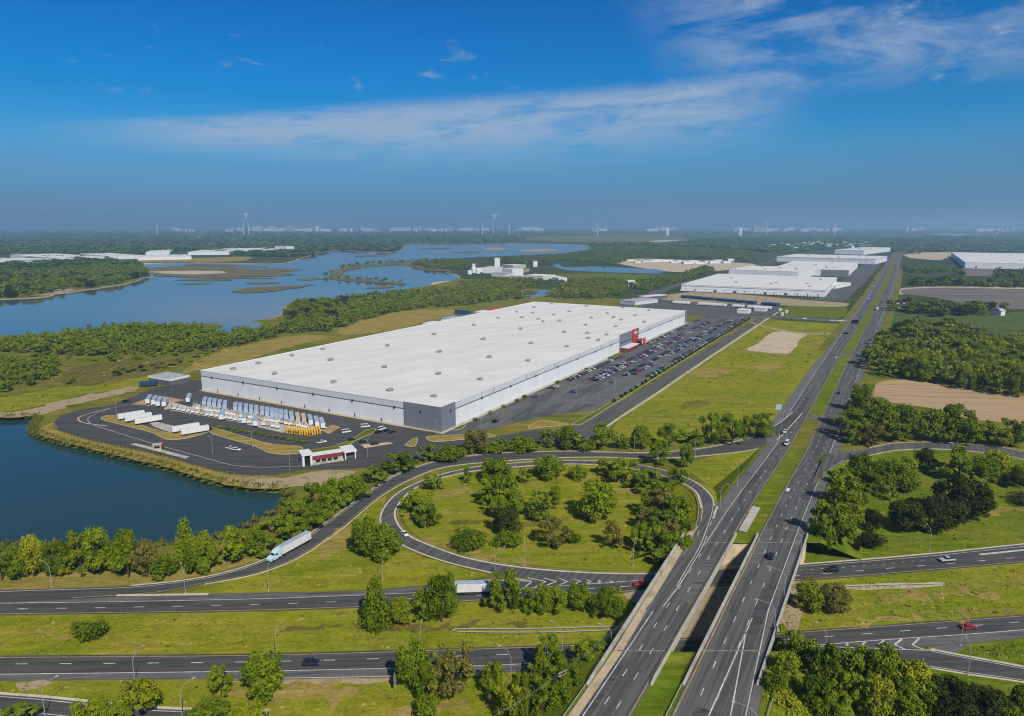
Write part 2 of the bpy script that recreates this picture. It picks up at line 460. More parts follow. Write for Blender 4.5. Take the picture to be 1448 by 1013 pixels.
# ------------------------------------------------------------------ ground with basins for the pond and the lake
POND_PX = [(0,594.6),(50,593.6),(41,608),(60,623),(139,642.6),(232,666),(298,686),(348,696),(404,701),(396,718),(375,735),(340,752),(300,766),(250,772),(150,775),(0,776),(-300,785),(-500,700),(-400,594.5)]
LAKE_PX = [(-500,495),(0,474),(100,470),(190,461),(260,458),(330,458),(395,447),(405,432),(430,424),(500,421),(540,415),(575,409),(612,403),(640,397),(647,391),(630,385),(655,380),(600,370.5),(640,366),(700,363),(745,361),(800,358),(835,351),(820,346.5),(760,345),(700,344.5),(620,344),(572,345),(571,352),(555,357),(520,357),(480,354),(455,358),(425,366),(400,373),(350,373),(280,372),(225,370),(205,372),(213,384),(213,391),(166,405),(124,411),(99,415),(62,421),(0,424),(-500,434)]
POND_Z, LAKE_Z = -2.5, -1.0
def outward(poly, d):
    n = len(poly); A = sum(poly[i].x * poly[(i + 1) % n].y - poly[(i + 1) % n].x * poly[i].y for i in range(n))
    s = 1 if A > 0 else -1; out = []
    for i in range(n):
        t = (poly[(i + 1) % n] - poly[i - 1]); t.z = 0; t.normalize()
        out.append(poly[i] + Vector((t.y, -t.x, 0)) * d * s)
    return out
pond_edge = closed_smooth(ats(POND_PX, POND_Z), 6)
lake_edge = closed_smooth(ats(LAKE_PX, LAKE_Z), 25)
_rg = random.Random(11)
pond_edge = [p + Vector((_rg.gauss(0, .5), _rg.gauss(0, .5), 0)) for p in pond_edge]
lake_edge = [p + Vector((_rg.gauss(0, 4), _rg.gauss(0, 4), 0)) for p in lake_edge]
pond_rim = outward(pond_edge, 5.0)
lake_rim = outward(lake_edge, 5.0)
GX = 40000.0
def build_ground():
    sq = []
    R = [(-GX, -2500), (GX, -2500), (GX, GX), (-GX, GX)]
    for i in range(4):
        a, b = R[i], R[(i + 1) % 4]
        for k in range(8): sq.append((a[0] + (b[0] - a[0]) * k / 8, a[1] + (b[1] - a[1]) * k / 8))
    near = [(-900, 60), (900, 60), (2600, 3200), (-2600, 3200)]
    co = []; ed = []
    def loop(pts):
        k = len(co); n = len(pts)
        for p in pts: co.append(Vector((p[0], p[1])))
        for i in range(n): ed.append((k + i, k + (i + 1) % n))
    loop(sq); loop(near); loop(pond_rim); loop(lake_rim)
    vs, es, fs, *_ = geometry.delaunay_2d_cdt(co, ed, [], 0, 1e-3)
    faces = []; mi = []
    for f in fs:
        c = sum((vs[i] for i in f), Vector((0, 0))) / len(f)
        if inside(c, pond_rim) or inside(c, lake_rim): continue
        a, b, d = (vs[i] for i in f[:3])
        faces.append(tuple(f) if (b - a).cross(d - a) > 0 else tuple(reversed(f)))
        mi.append(0 if inside(c, near) and c.y < 1500 + abs(c.x) * 0 else 1)
    o = mesh_obj('ground', [(p.x, p.y, 0) for p in vs], faces, None, mats=[M_ROUGH, M_FAR], mi=mi)
    struct(o)
build_ground()
def bank(name, edge, rim, z, material):
    n = len(edge); v = [(p.x, p.y, z - 0.4) for p in edge] + [(p.x, p.y, 0.0) for p in rim]
    f = [(i, (i + 1) % n, n + (i + 1) % n, n + i) for i in range(n)]
    struct(mesh_obj(name, v, f, material))
bank('pond_bank', pond_edge, pond_rim, POND_Z, M_ROUGH)
bank('lake_shore', lake_edge, lake_rim, LAKE_Z, M_DIRT)
struct(fill_poly('pond', pond_rim, M_POND, POND_Z))
struct(fill_poly('lake', lake_rim, M_LAKE, LAKE_Z))
def water_patch(name, px):
    struct(fill_poly(name, closed_smooth(ats(px), 10), M_LAKE, 0.12))
water_patch('small_pond', [(306,459),(335,456),(366,456),(364,464),(340,468),(322,472),(312,469)])
water_patch('small_pond', [(773,371),(790,372),(800,378),(852,377),(890,379),(931,381.5),(930,387),(880,386),(840,384.5),(800,382)])
water_patch('small_pond', [(730,416),(745,412),(778,411),(776,417),(750,420)])

# ------------------------------------------------------------------ warehouse frame of reference: p along the long wall, q to its right
WA = at(624, 611); WAZ = math.radians(29.3)
WP = Vector((math.sin(WAZ), math.cos(WAZ), 0)); WQ = Vector((math.cos(WAZ), -math.sin(WAZ), 0))
def W(p, q, z=0.0): 
    r = WA + WP * p + WQ * q; r.z = z; return r
def to_pq(v):
    d = Vector((v[0], v[1], 0)) - WA; return d.dot(WP), d.dot(WQ)

# ------------------------------------------------------------------ highway alignment
HAZ = math.radians(29.5)
HE = Vector((math.sin(HAZ), math.cos(HAZ), 0)); HN = Vector((math.cos(HAZ), -math.sin(HAZ), 0))
def hz(s):
    t = min(max((s - 250) / 160.0, 0), 1); return 7.0 * (1 - t * t * (3 - 2 * t))
_c = []
s = 40.0
while s <= 640: 
    _c.append(HE * s + HN * (-41.2 + (s - 137) * 0.006)); s += 40
_c += ats([(1240.7,423),(1250,404),(1258.5,384),(1265.6,366),(1271.5,357.8),(1279.8,351.8),(1289,346)])
HP = resample(_c, step=4.0)
_L = 0.0
for i, p in enumerate(HP):
    p.z = hz(p.dot(HE) if i < 200 else 9999)
HS = [p.dot(HE) for p in HP]
def hpath(s0, s1):
    return [p.copy() for p, s_ in zip(HP, HS) if s0 <= s_ <= s1]
def hpt(s_, off, dz=0.0):
    i = min(range(len(HP)), key=lambda k: abs(HS[k] - s_))
    n = normals2(HP[max(i - 1, 0):i + 2])[1 if i > 0 else 0]
    return HP[i] + n * off + HE * (s_ - HS[i]) * (1 if i < 200 else 0) + Vector((0, 0, dz))
Y_N, Y_F = 166.5, 231.0            # faces of the two bridge abutments (square to the lower roads)
def embankments():
    for name, ya, yb in (('embankment_near', 30, Y_N), ('embankment_far', Y_F, 460)):
        rows = []
        ys = [ya + (yb - ya) * i / 60 for i in range(61)]
        for y in ys:
            i = min(range(len(HP)), key=lambda k: abs(HP[k].y - y))
            xc = HP[i].x + HE.x / HE.y * (y - HP[i].y)
            k = 1 / math.cos(HAZ)
            row = []
            sm = xc * HE.x + y * HE.y; oL = float(np.interp(sm + 10, [160, 227, 265, 285], [-18.3, -21.0, -22.5, -17.8]))
            for o, dz, ex in ((oL, -0.15, -1), (oL, -0.15, 0), (-4.0, -0.12, 0), (0, -0.35, 0), (4.0, -0.12, 0), (24.5, -0.15, 0), (24.5, -0.15, 1)):
                x = xc + o * k; z = max(hz(x * HE.x + y * HE.y) + dz, -0.3)
                row.append((x + ex * (0.6 + 2.3 * max(z, 0)), y, z if not ex else -0.2))
            rows.append(row)
        m = len(rows[0]); v = [p for r in rows for p in r]
        f = [(r * m + c, r * m + c + 1, (r + 1) * m + c + 1, (r + 1) * m + c) for r in range(len(rows) - 1) for c in range(m - 1)]
        struct(mesh_obj('embankment', v, f, M_VERGE))
embankments()
far = hpath(455, 99999)
v, f = strip(far, -4, 4, 0.06); struct(mesh_obj('median', v, f, M_VERGE))
v, f = strip(hpath(720, 2300), -27, -19, 0.155); struct(mesh_obj('verge', v, f, M_ROUGH))
v, f = strip(hpath(470, 2300), 20, 30, 0.155); struct(mesh_obj('verge', v, f, M_ROUGH))

# carriageways
hp = hpath(45, 99999)
def wl_s(s_): return float(np.interp(s_, [50, 156, 227, 250, 268, 282, 380, 425, 640, 700], [-17.2, -17.0, -19.6, -20.0, -17.5, -16.3, -16.3, -21.5, -21.5, -19.3]))
def wl(i): return wl_s(hp[i].dot(HE) if i < 180 else 9999)
def wt_s(s_): return float(np.interp(s_, [190, 232, 400, 430], [-13.9, -11.6, -11.6, -15.6]))
def wt(i): return wt_s(hp[i].dot(HE) if i < 180 else 9999)
def wr(i):
    s_ = hp[i].dot(HE) if i < 180 else 9999
    return np.interp(s_, [140, 195, 250, 300, 360], [22.6, 18.7, 18.7, 20.0, 20.0])
v, f = strip(hp, wl, -3.9, 0.05); struct(mesh_obj('highway_carriageway', v, f, M_ASPH))
v, f = strip(hp, 3.9, wr, 0.05); struct(mesh_obj('highway_carriageway', v, f, M_ASPH))
_SHP = hpath(266, 99999); v, f = strip(_SHP, lambda i: wl_s(_SHP[i].dot(HE) if i < 150 else 9999) + 0.3, lambda i: wt_s(_SHP[i].dot(HE) if i < 150 else 9999) - .2, 0.058); struct(mesh_obj('highway_shoulder', v, f, M_SHOULDER))
v, f = strip(hp, lambda i: np.interp(hp[i].dot(HE) if i < 180 else 9999, [145, 200], [20.0, 16.3]), lambda i: wr(i) - 0.2, 0.058); struct(mesh_obj('highway_shoulder', v, f, M_SHOULDER))
_T = hpath(60, 250); v, f = strip(_T, lambda i: wl_s(_T[i].dot(HE)) + .1, lambda i: wl_s(_T[i].dot(HE)) + 2.3, 0.066); struct(mesh_obj('highway_shoulder', v, f, M_CONCT))
# tar-dark wheel track bands on the outer right lane of the bridge
mw, my = MB(), MB()
_v, _f = strip(hp, lambda i: wt(i) - .14, lambda i: wt(i) + .14, 0.075); mw.add(_v, _f); line_on(my, hp, -4.5, 0.28, 0.075); line_on(my, hp, 4.5, 0.28, 0.075)
_P = hpath(45, 99999); _v, _f = strip(_P, lambda i: np.interp(_P[i].dot(HE) if i < 180 else 9999, [145, 200], [19.6, 15.9]) - .14, lambda i: np.interp(_P[i].dot(HE) if i < 180 else 9999, [145, 200], [19.6, 15.9]) + .14, 0.075); mw.add(_v, _f)
hd = hpath(50, 3200)
dashes_on(mw, hd, -8.0, 0.26, 3.2, 12.2, 0.075); dashes_on(mw, hpath(50, 238), -11.0, 0.26, 3.2, 12.2, 0.075); dashes_on(mw, hpath(432, 3200), -11.9, 0.26, 3.2, 12.2, 0.075)
for o in (8.2, 12.0): dashes_on(mw, hpath(150, 3200), o, 0.26, 3.2, 12.2, 0.075)
dashes_on(mw, hpath(50, 150), 8.2, 0.26, 3.2, 12.2, 0.075)
# the entry lane's gore, lower right
def quadline(mb, a, b, w, dz=0.0):
    a = Vector(a); b = Vector(b); d = (b - a).normalized(); n = Vector((d.y, -d.x, 0)) * w / 2; h = Vector((0, 0, dz))
    mb.add([a - n + h, b - n + h, b + n + h, a + n + h], [(3, 2, 1, 0)])
gz = 7.0
for a, b in (((1002,1013),(1055,894)), ((1033,1013),(1055,894)), ((985,1050),(1002,1013)), ((1022,1052),(1033,1013))):
    quadline(mw, at(*a, gz), at(*b, gz), 0.32, 0.078)
quadline(mw, at(1055,894,gz), at(1064,874,gz), 0.30, 0.079)
struct(mw.build('road_marking', M_WLINE)); struct(my.build('road_marking', M_YLINE))
# cut-through and paved patch in the median
def quad_px(name, px, material, z):
    return struct(fill_poly(name, ats([(u, v_, zz) for u, v_, zz in px]) if len(px[0]) == 3 else ats(px), material, z))
def on_hwy(name, s0, s1, o0, o1, material, dz):
    P = hpath(s0, s1); v, f = strip(P, o0, o1, dz); return struct(mesh_obj(name, v, f, material))
on_hwy('median_crossing', 455, 470, -4.2, 4.2, M_SHOULDER, 0.07)
on_hwy('median_crossing', 700, 720, -4.2, 4.2, M_SHOULDER, 0.09)
on_hwy('median_crossing', 1290, 1310, -4.2, 4.2, M_SHOULDER, 0.09)
on_hwy('median_slab', 250, 284, -3.9, -0.6, M_CONC, 0.03)

# ------------------------------------------------------------------ lower roads and ramps
def pxpath(px, z=0.0, step=4.0): return resample(ats(px, z), step=step)
A_top = [(-260,846),(0,843),(190,842),(380,838),(528,835),(600,828),(740,822),(890,815),(1000,807),(1131,799),(1304,785),(1448,770),(1640,749)]
A_bot = [(-260,873),(0,870.5),(200,868),(380,864.5),(530,859),(683,850.5),(760,846),(890,838),(1118,822.5),(1222,815.5),(1448,796),(1640,778)]
struct(ribbon_edges('lower_road', ats(A_top), ats(A_bot), M_ASPHD, 120, 0.02))
B_top = [(-260,929.5),(0,927.3),(380,923.8),(740,913.3),(867,907.5),(1118,892.7),(1448,868.7),(1640,854)]
B_bot = [(-260,966),(0,963.5),(200,961.5),(380,960),(560,957.5),(720,951),(860,943),(1000,930),(1130,921),(1300,915),(1365,910.5),(1448,902.5),(1640,884)]
struct(ribbon_edges('lower_road', ats(B_top), ats(B_bot), M_ASPHD, 120, 0.02))
struct(ribbon_edges('road_shoulder', ats([(-260,957),(0,954.5),(380,949.8),(562,946),(720,941),(860,933)]), ats([(-260,965.5),(0,963),(200,961),(380,959.5),(560,957),(720,950.6),(860,942.5)]), M_ASPHW, 80, 0.028))
struct(ribbon_edges('road_shoulder', ats([(1250,905.6),(1365,898),(1448,891.8),(1640,875.5)]), ats([(1250,916),(1300,914.6),(1365,910.2),(1448,902.2),(1640,883.7)]), M_ASPHW, 60, 0.028))
struct(ribbon_edges('road_shoulder', ats([(0,843.2),(190,842.2),(380,838.3),(528,835.3),(600,828.5)]), ats([(0,852),(200,849.5),(380,845.6),(528,841),(600,834)]), M_ASPHW, 60, 0.028))
R1_up = [(-260,842),(-100,838),(0,835),(80,832.5),(184,829),(262,821),(315,811),(370,793.5),(420,768),(480,726),(520,697),(560,672),(613,653.5),(660,645.5),(712,640.5),(811,638.5),(911,640.5),(984,635.5),(1051,622),(1080,611.5),(1102,599),(1122,583)]
R1_lo = [(-260,858),(-100,855),(0,852),(100,848),(226,839),(289,826),(340,817),(380,806.5),(425,787),(480,750),(546,697),(606,667),(640,659),(686,654),(778,648),(850,646.5),(911,648.5),(984,645.5),(1071,635),(1098,622),(1118,602),(1134,584)]
_r1 = [0.0] * 20 + [0.1, 0.15]
struct(ribbon_edges('outer_ramp', [at(*p, z) for p, z in zip(R1_up, _r1)], [at(*p, z) for p, z in zip(R1_lo, _r1)], M_ASPHD, 160, 0.045))
R2_out = [(930,866,7),(960,829,7),(995,774,7),(1006,738,7),(1011,716,6.75),(1008,703,6.3),(989,685,5.4),(960,671.5,4.4),(911,658.5,2.6),(861,652.5,1.1),(792,651,.2),(712,656,0),(666,661,0),(613,674,0),(569.5,692,0),(546,712,0),(536,735,0),(545,755,0),(569.5,773,0),(629,795.5,0),(695,811.5,0),(740,817.5,0),(800,824,0),(860,827,0),(940,827,0)]
R2_in = [(912,862,7),(945,826,7),(970,786,7),(983.7,757,7),(990.6,719,6.8),(983.7,697,6.1),(972,688,5.5),(955,680,4.8),(911,666.5,2.8),(845,658,1.0),(790,657,.2),(728.6,661,0),(666,667.5,0),(613,680,0),(583,694,0),(563,716,0),(560,732,0),(576,755,0),(613,772.5,0),(666,790,0),(745,803,0),(845,810,0),(940,811,0)]
struct(ribbon_edges('loop_ramp', ats(R2_out), ats(R2_in), M_ASPH, 220, 0.085))
def slope_skirt(name, edge_pts, side, material, m=2.0):
    P = resample(edge_pts, step=3.0); Nn = normals2(P); v = []; n = len(P)
    for p in P: v.append(p + Vector((0, 0, 0.05)))
    for p, q in zip(P, Nn): r = p + q * side * (0.8 + m * max(p.z, 0)); r.z = -0.1; v.append(r)
    f = [(i, i + 1, n + i + 1, n + i) for i in range(n - 1)]
    if side > 0: f = [tuple(reversed(q)) for q in f]
    struct(mesh_obj(name, v, f, material))
slope_skirt('embankment', ats(R2_out[3:11]), 1, M_GRASS)
slope_skirt('embankment', ats(R2_in[3:11]), -1, M_GRASS)
struct(fill_poly('paved_gore', ats([(1003,742,7.05),(1008,727,7.0),(1013,716,6.85),(1016,717,6.85),(1010,733,7.05)]), M_CONC, 7.0))
R3_up = [(1150,680,3.6),(1163,652,2.6),(1176,642,2.2),(1230,633.5,1.2),(1267,627,.5),(1331,626,0),(1398,630.5,0),(1448,639,0),(1600,675,0)]
R3_lo = [(1140,712,4.6),(1150,690,3.8),(1166,671,3),(1196,652,2.2),(1230,644,1.2),(1267,637,.5),(1331,635.5,0),(1398,641,0),(1448,650,0),(1600,689,0)]
struct(ribbon_edges('exit_ramp', ats(R3_up), ats(R3_lo), M_ASPH, 120, 0.09))
slope_skirt('embankment', ats(R3_up[1:6]), -1, M_VERGE); slope_skirt('embankment', ats(R3_lo[1:7]), 1, M_VERGE)
R4_up = [(-300,966),(-60,976),(0,982),(60,986.5),(123,993),(174,998.5),(240,1003),(300,1005),(380,1006)]
R4_lo = [(-300,988),(-60,1001),(0,1008),(60,1013),(123,1020),(174,1027),(240,1032),(300,1035),(380,1037)]
struct(ribbon_edges('slip_road', ats(R4_up), ats(R4_lo), M_ASPHD, 80, 0.03))
R5_up = [(1100,917),(1154,914),(1220,913.5),(1270,915),(1317,919.5),(1345,925),(1448,944),(1640,983)]
R5_lo = [(1080,935),(1120,933),(1189,932.5),(1240,935.5),(1288,940),(1375,954),(1448,964.5),(1640,1004)]
struct(ribbon_edges('slip_road', ats(R5_up), ats(R5_lo), M_ASPHD, 80, 0.034))

mw, my, mk = MB(), MB(), MB()
def mid(px): return pxpath(px)
dA = pxpath([(-260,864.5),(0,861.8),(380,854.5),(664,842.7),(909,828),(1136,813.8),(1223,806.7),(1424,790),(1640,769)]); dashes_on(mw, dA, 0, 0.32, 3.3, 12.2, 0.04, 2)
dB = pxpath([(-260,942),(0,939.5),(380,935.8),(708,926),(900,918),(1177,900),(1336,888),(1439,880),(1640,863.5)]); dashes_on(mw, dB, 0, 0.32, 3.3, 12.2, 0.04, 6)
line_on(mw, pxpath([(-260,856),(0,853.3),(200,850.5),(380,846.6),(530,841),(680,834.5),(760,831)]), 0, 0.3, 0.04)
line_on(mw, pxpath([(-260,956.5),(0,953.8),(380,949),(562,945),(720,940),(860,932)]), 0, 0.3, 0.04)
line_on(mw, pxpath([(1140,914),(1250,905),(1365,897.4),(1448,891),(1640,874.8)]), 0, 0.3, 0.05)
line_on(my, resample(ats(A_bot), step=4), -0.9, 0.28, 0.04); line_on(my, resample(ats(B_top), step=4), 0.9, 0.28, 0.04)
line_on(mw, pxpath([(1131,801.5),(1304,787.5),(1448,772.8),(1640,751.5)]), 0, 0.25, 0.04)
dashes_on(mw, pxpath([(1131,806.5),(1230,800),(1340,788.5)]), 0, 0.3, 1.0, 4.0, 0.04)
quadline(mw, at(1385,784.5), at(1500,772.5), 1.1, 0.04)
def edge_lines(E1, E2, mbL, mbR, inset=0.8, dz=0.06, w=0.26):
    A = resample(E1, step=4); B = resample(E2, step=4)
    line_on(mbL, A, inset, w, dz); line_on(mbR, B, -inset, w, dz)
edge_lines(ats(R1_up[1:-2]), ats(R1_lo[3:-2]), mw, my, 0.9)
edge_lines(ats(R2_out[3:21]), ats(R2_in[3:]), mw, mw, -0.7, 0.10)
A_ = resample(ats(R2_in[2:]), step=4); line_on(my, A_, -0.7 if False else -0.8, 0.26, 0.10)
line_on(mw, resample(ats([(1006,738,7),(995,770,7),(978,800,7),(960,829,7),(938,858,7)]), step=4), 0, .3, .10); line_on(mw, resample(ats([(1003,738,7),(990,772,7),(972,803,7),(957,829,7)]), step=4), 0, .3, .104)
edge_lines(ats(R3_up[2:]), ats(R3_lo[2:]), my, mw, 0.7, 0.11)
edge_lines(ats(R5_up[4:]), ats(R5_lo), mw, mw, 0.7, 0.05)
edge_lines(ats(R4_up), ats(R4_lo), mw, mw, 0.8, 0.045)
# kerbs along ramps and roads (real steps)
def kerb(mb, P, off, w=0.5, h=0.14):
    v, f = strip(P, off - w / 2, off + w / 2, h); mb.add(v, f)
    v2, f2 = strip(P, off - w / 2, off - w / 2, 0.0, h); mb.add(v2, [tuple(reversed(q)) for q in f2])
    v2, f2 = strip(P, off + w / 2, off + w / 2, h, 0.0); mb.add(v2, [tuple(reversed(q)) for q in f2])
kerb(mk, resample(ats(R1_up[4:]), step=4), -0.3); kerb(mk, resample(ats(R1_lo[5:]), step=4), 0.3)
kerb(mk, resample(ats(R2_out[4:21]), step=4), -0.35); kerb(mk, resample(ats(R2_in[4:]), step=4), 0.35, 0.7)
kerb(mk, resample(ats(R4_up), step=4), -0.3, 0.8); kerb(mk, resample(ats(R5_up[4:]), step=4), -0.3, 0.7); kerb(mk, resample(ats(R5_lo[1:]), step=4), 0.3)
kerb(mk, resample(ats(R3_up[3:]), step=4), -0.3); kerb(mk, resample(ats(R3_lo[3:]), step=4), 0.3)
kerb(mk, resample(ats([(1131,799),(1304,785),(1448,770),(1640,749)]), step=4), -0.3, 0.6)
kerb(mk, resample(ats([(165,842.2),(230,841.5),(295,840.5)]), step=4), 0, 0.9)
struct(mk.build('kerb', M_KERB))
# chevrons in the two gores
for pa, pm, pb in (((727,818),(752,823),(742,831)), ((746,817.5),(772,823),(757,830.5)), ((769,818),(787,823),(772,828.5)), ((791,818.5),(803,823),(791,827.5)), ((812,819.5),(821,823),(812,826.5)), ((829,820.3),(836,823),(830,825.5)), ((846,821.5),(850,823),(846,824.6)), ((863,822),(866,823),(863,824))):
    a, m_, b = at(*pa), at(*pm), at(*pb)
    quadline(mw, a, m_, 0.5, 0.115); quadline(mw, m_, b, 0.5, 0.118)
quadline(mw, at(690,821,0), at(748,822.5), 0.4, 0.10); 
quadline(mw, at(700,835.5), at(870,823.8), 0.35, 0.10); quadline(mw, at(870,823.6), at(960,817.5), 0.3, 0.10)
for xa, ya, xm, ym, xb, yb in ((1300,902.6,1290,912.5,1307,919.5),(1275,904.3,1265,912,1281,919),(1250,905.8,1243,911.5,1254,917),(1224,908,1219,911.5,1226,915),(1200,910.5,1196,912,1200,914.3)):
    quadline(mw, at(xa, ya), at(xm, ym), 0.55, 0.055); quadline(mw, at(xm, ym), at(xb, yb), 0.55, 0.058)
quadline(mw, at(1150,914), at(1312,920), 0.35, 0.06)
struct(mw.build('road_marking', M_WLINE)); struct(my.build('road_marking', M_YLINE))
struct(fill_poly('paved_gore', ats([(1308,919.5),(1325,914.8),(1352,911.5),(1372,913),(1362,919),(1345,924.5)]), M_SHOULDER, 0.075))
struct(fill_poly('concrete_nose', ats([(1306,919.8),(1322,917),(1322,921.5)]), M_CONC, 0.09))

# ------------------------------------------------------------------ warehouse estate: roads, yard, car park
M_LOT = mat('car_park_asphalt', (0.080, 0.079, 0.077), 0.9, [(0.115, 0.112, 0.107), (0.062, 0.062, 0.062), (0.098, 0.096, 0.092)], 1.0, fine=0.16, fine_scale=3, spec=0.2, stretch=(40, 7, math.radians(60.7)), contrast=(0.3, 0.7))
def pq_of(u, v_): return to_pq(at(u, v_))
W1L = [(772,629),(800,610),(820,597),(893,560),(1001,493),(1067,453),(1085,442)]
W1R = [(822,629),(838,615),(861,597),(918,560),(1004,501.5),(1082,450),(1103,437)]
struct(ribbon_edges('estate_road', ats(W1L), ats(W1R), M_ASPH, 90, 0.035))
YARD = [(300,538),(262,538),(215,550),(159,573),(109,580),(85,588),(77,597),(82,608),(132,623),(215,640),(298,663),(340,671.5),(390,672),(425,665),(500,663),(560,657),(610,646),(650,634),(720,628.5),(800,624),(850,622),(822,600),(800,612),(756,608),(690,620),(668,606),(640,606),(622,614),(600,608),(293,552)]
struct(fill_poly('truck_yard', [W(*to_pq(p)) for p in ats(YARD)], M_ASPHD, 0.02))
struct(fill_poly('car_park', [W(-3, 3.5), W(-14, 12), W(40, 30), W(66, 42), W(92, 62), W(640, 62), W(640, 3.5)], M_LOT, 0.028))
# worn panel of the car park and tan aprons
struct(fill_poly('worn_asphalt', [W(95, 44), W(110, 61.5), W(330, 61.5), W(320, 44)], M_ASPHW, 0.036))
struct(fill_poly('apron', [W(-3, 0.5), W(-3.0, -217), W(-0.1, -217), W(-0.1, 0.5)], M_CONCT, 0.045))
struct(fill_poly('footpath', [W(-3.2, 0.2), W(-3.2, 3.2), W(540, 3.2), W(540, 0.2)], M_CONC, 0.05))
struct(ribbon_edges('footpath', ats([(843,614),(864,597.5),(921,560),(1006.5,502),(1085,450),(1106,437)]), ats([(850,614),(868,598.5),(925,561),(1010,503),(1088,450.5),(1109,437)]), M_CONC, 60, 0.03))
def island(name, px, material, z=0.06, amp=0.05):
    P = closed_smooth(ats(px), 3)
    mbk = MB(); n = len(P); out = outward(P, 0.35)
    o = fill_poly(name, P, material, 0.16); struct(o)
    mbk.add([(p.x, p.y, 0.02) for p in out] + [(p.x, p.y, 0.15) for p in out] + [(p.x, p.y, 0.15) for p in P], [(i, (i + 1) % n, n + (i + 1) % n, n + i) for i in range(n)] + [(n + i, n + (i + 1) % n, 2 * n + (i + 1) % n, 2 * n + i) for i in range(n)])
    struct(mbk.build('kerb', M_KERB))
island('planting_island', [(143,592.5),(150,588),(164,587.5),(185,597),(235,612),(250,612),(300,605),(296,610),(268,619),(240,622),(215,612),(165,599)], M_DRY)
island('planting_island', [(295,605),(305,606),(345,618),(385,628.5),(425,632),(422,641),(395,642.5),(380,640),(360,631),(300,613)], M_DRY)
island('planting_island', [(440,637),(470,632),(500,620),(520,608),(530,606),(528,612),(505,622),(480,635),(448,642)], M_LAWN)
island('planting_island', [(573,630),(588,619),(590,622),(586,631),(580,632)], M_DRY)
island('planting_island', [(604,618),(640,615.5),(660,615),(690,613),(700,617),(660,621),(612,624.5)], M_DRY)
island('planting_island', [(748,606),(757,597.5),(770,595),(805,600),(795,602),(770,604)], M_DRY)
island('planting_island', [(808,601),(815,597),(862,570),(925,531),(1000,485),(1055,450),(1057,451),(1003,487),(928,534),(865,573),(820,601)], M_LAWN)
island('planting_island', [(640,608),(655,601),(658,602.5),(648,608)], M_LAWN)
island('planting_island', [(846,506),(862,499),(868,501.5),(905,484),(902,489.5),(878,503),(862,507)], M_LAWN)
# loading aprons in the yard
def slab(name, px, material, z): struct(fill_poly(name, ats(px), material, z))
slab('loading_apron', [(232,572),(238,567),(290,582),(470,605),(470,609),(398,612),(330,596),(232,579)], M_CONC, 0.05)
slab('loading_apron', [(203,591),(222,597),(262,606),(268,611),(245,613),(218,604)], M_CONC, 0.05)
slab('loading_apron', [(184,628.5),(192,627),(268,646),(262,649)], M_CONC, 0.05)
slab('gravel_apron', [(185,572),(207,564),(225,560),(262,566),(238,571),(232,575.5)], M_PLOUGH, 0.045)
slab('gravel_apron', [(455,609),(470,601),(482,604.5),(465,614)], M_PLOUGH, 0.06)
slab('painted_island', [(510,629),(516,634),(556,627.5),(551,625.5),(530,627.5)], M_SAND, 0.05)
# lane lines of the yard road
my2 = MB()
line_on(my2, pxpath([(430,659),(380,661),(335,659),(298,650),(215,627),(150,607),(130,600),(124,594),(128,589),(150,580),(180,572)]), 0, 0.35, 0.05)
struct(my2.build('road_marking', M_WLINE))
my2 = MB()
line_on(my2, pxpath([(152,603),(118,598),(111,594),(112,590),(128,584.5),(155,577.5)]), 0, 1.1, 0.05)
struct(my2.build('road_marking', M_CONCT))
# parking stalls
ROWS = [(9.0, 'beside the warehouse wall'), (22.5, 'in the second row'), (27.9, 'in the third row'), (41.0, 'in the fourth row'), (46.4, 'in the fifth row'), (58.8, 'beside the hedge strip')]
ml = MB()
for q, _ in ROWS:
    p = 80.0
    while p < 610:
        a, b = W(p, q - 2.6), W(p, q + 2.6); quadline(ml, a, b, 0.12, 0.045); p += 2.7
struct(ml.build('road_marking', M_WLINE))
# roads behind the warehouse and the cross road at the far end
def ribpx(name, a, b, m_, dz=0.05, n=60): struct(ribbon_edges(name, ats(a), ats(b), m_, n, dz))
ribpx('service_road', [(868,434),(905,420),(930,408),(960,399),(1010,390),(1060,377),(1090,368),(1100,362)], [(892,434),(925,421),(945,411),(972,401),(1020,391),(1066,378),(1096,369),(1105,362)], M_ASPH)
ribpx('cross_road', [(1060,447),(1100,446.5),(1150,450),(1190,452.5),(1215,452.5)], [(1060,450.5),(1100,450),(1150,453.5),(1190,456.5),(1213,458)], M_ASPHW)
ribpx('farm_track', [(1060,455),(1090,463),(1140,471),(1200,470.5)], [(1060,456.5),(1090,465),(1140,473),(1200,472.5)], M_DIRT)
ribpx('side_road', [(1222,462),(1243,462)], [(1221,465),(1242,465)], M_ASPHW, 0.12, 8)
ribpx('estate_road', [(1150,424),(1170,412),(1200,391),(1232,366),(1240,362)], [(1192,427),(1200,421),(1222,400),(1246,371),(1248,364)], M_ASPH)
slab('far_yard', [(900,436),(930,416),(1100,428),(1105,441),(1060,447),(985,446)], M_ASPH, 0.06)
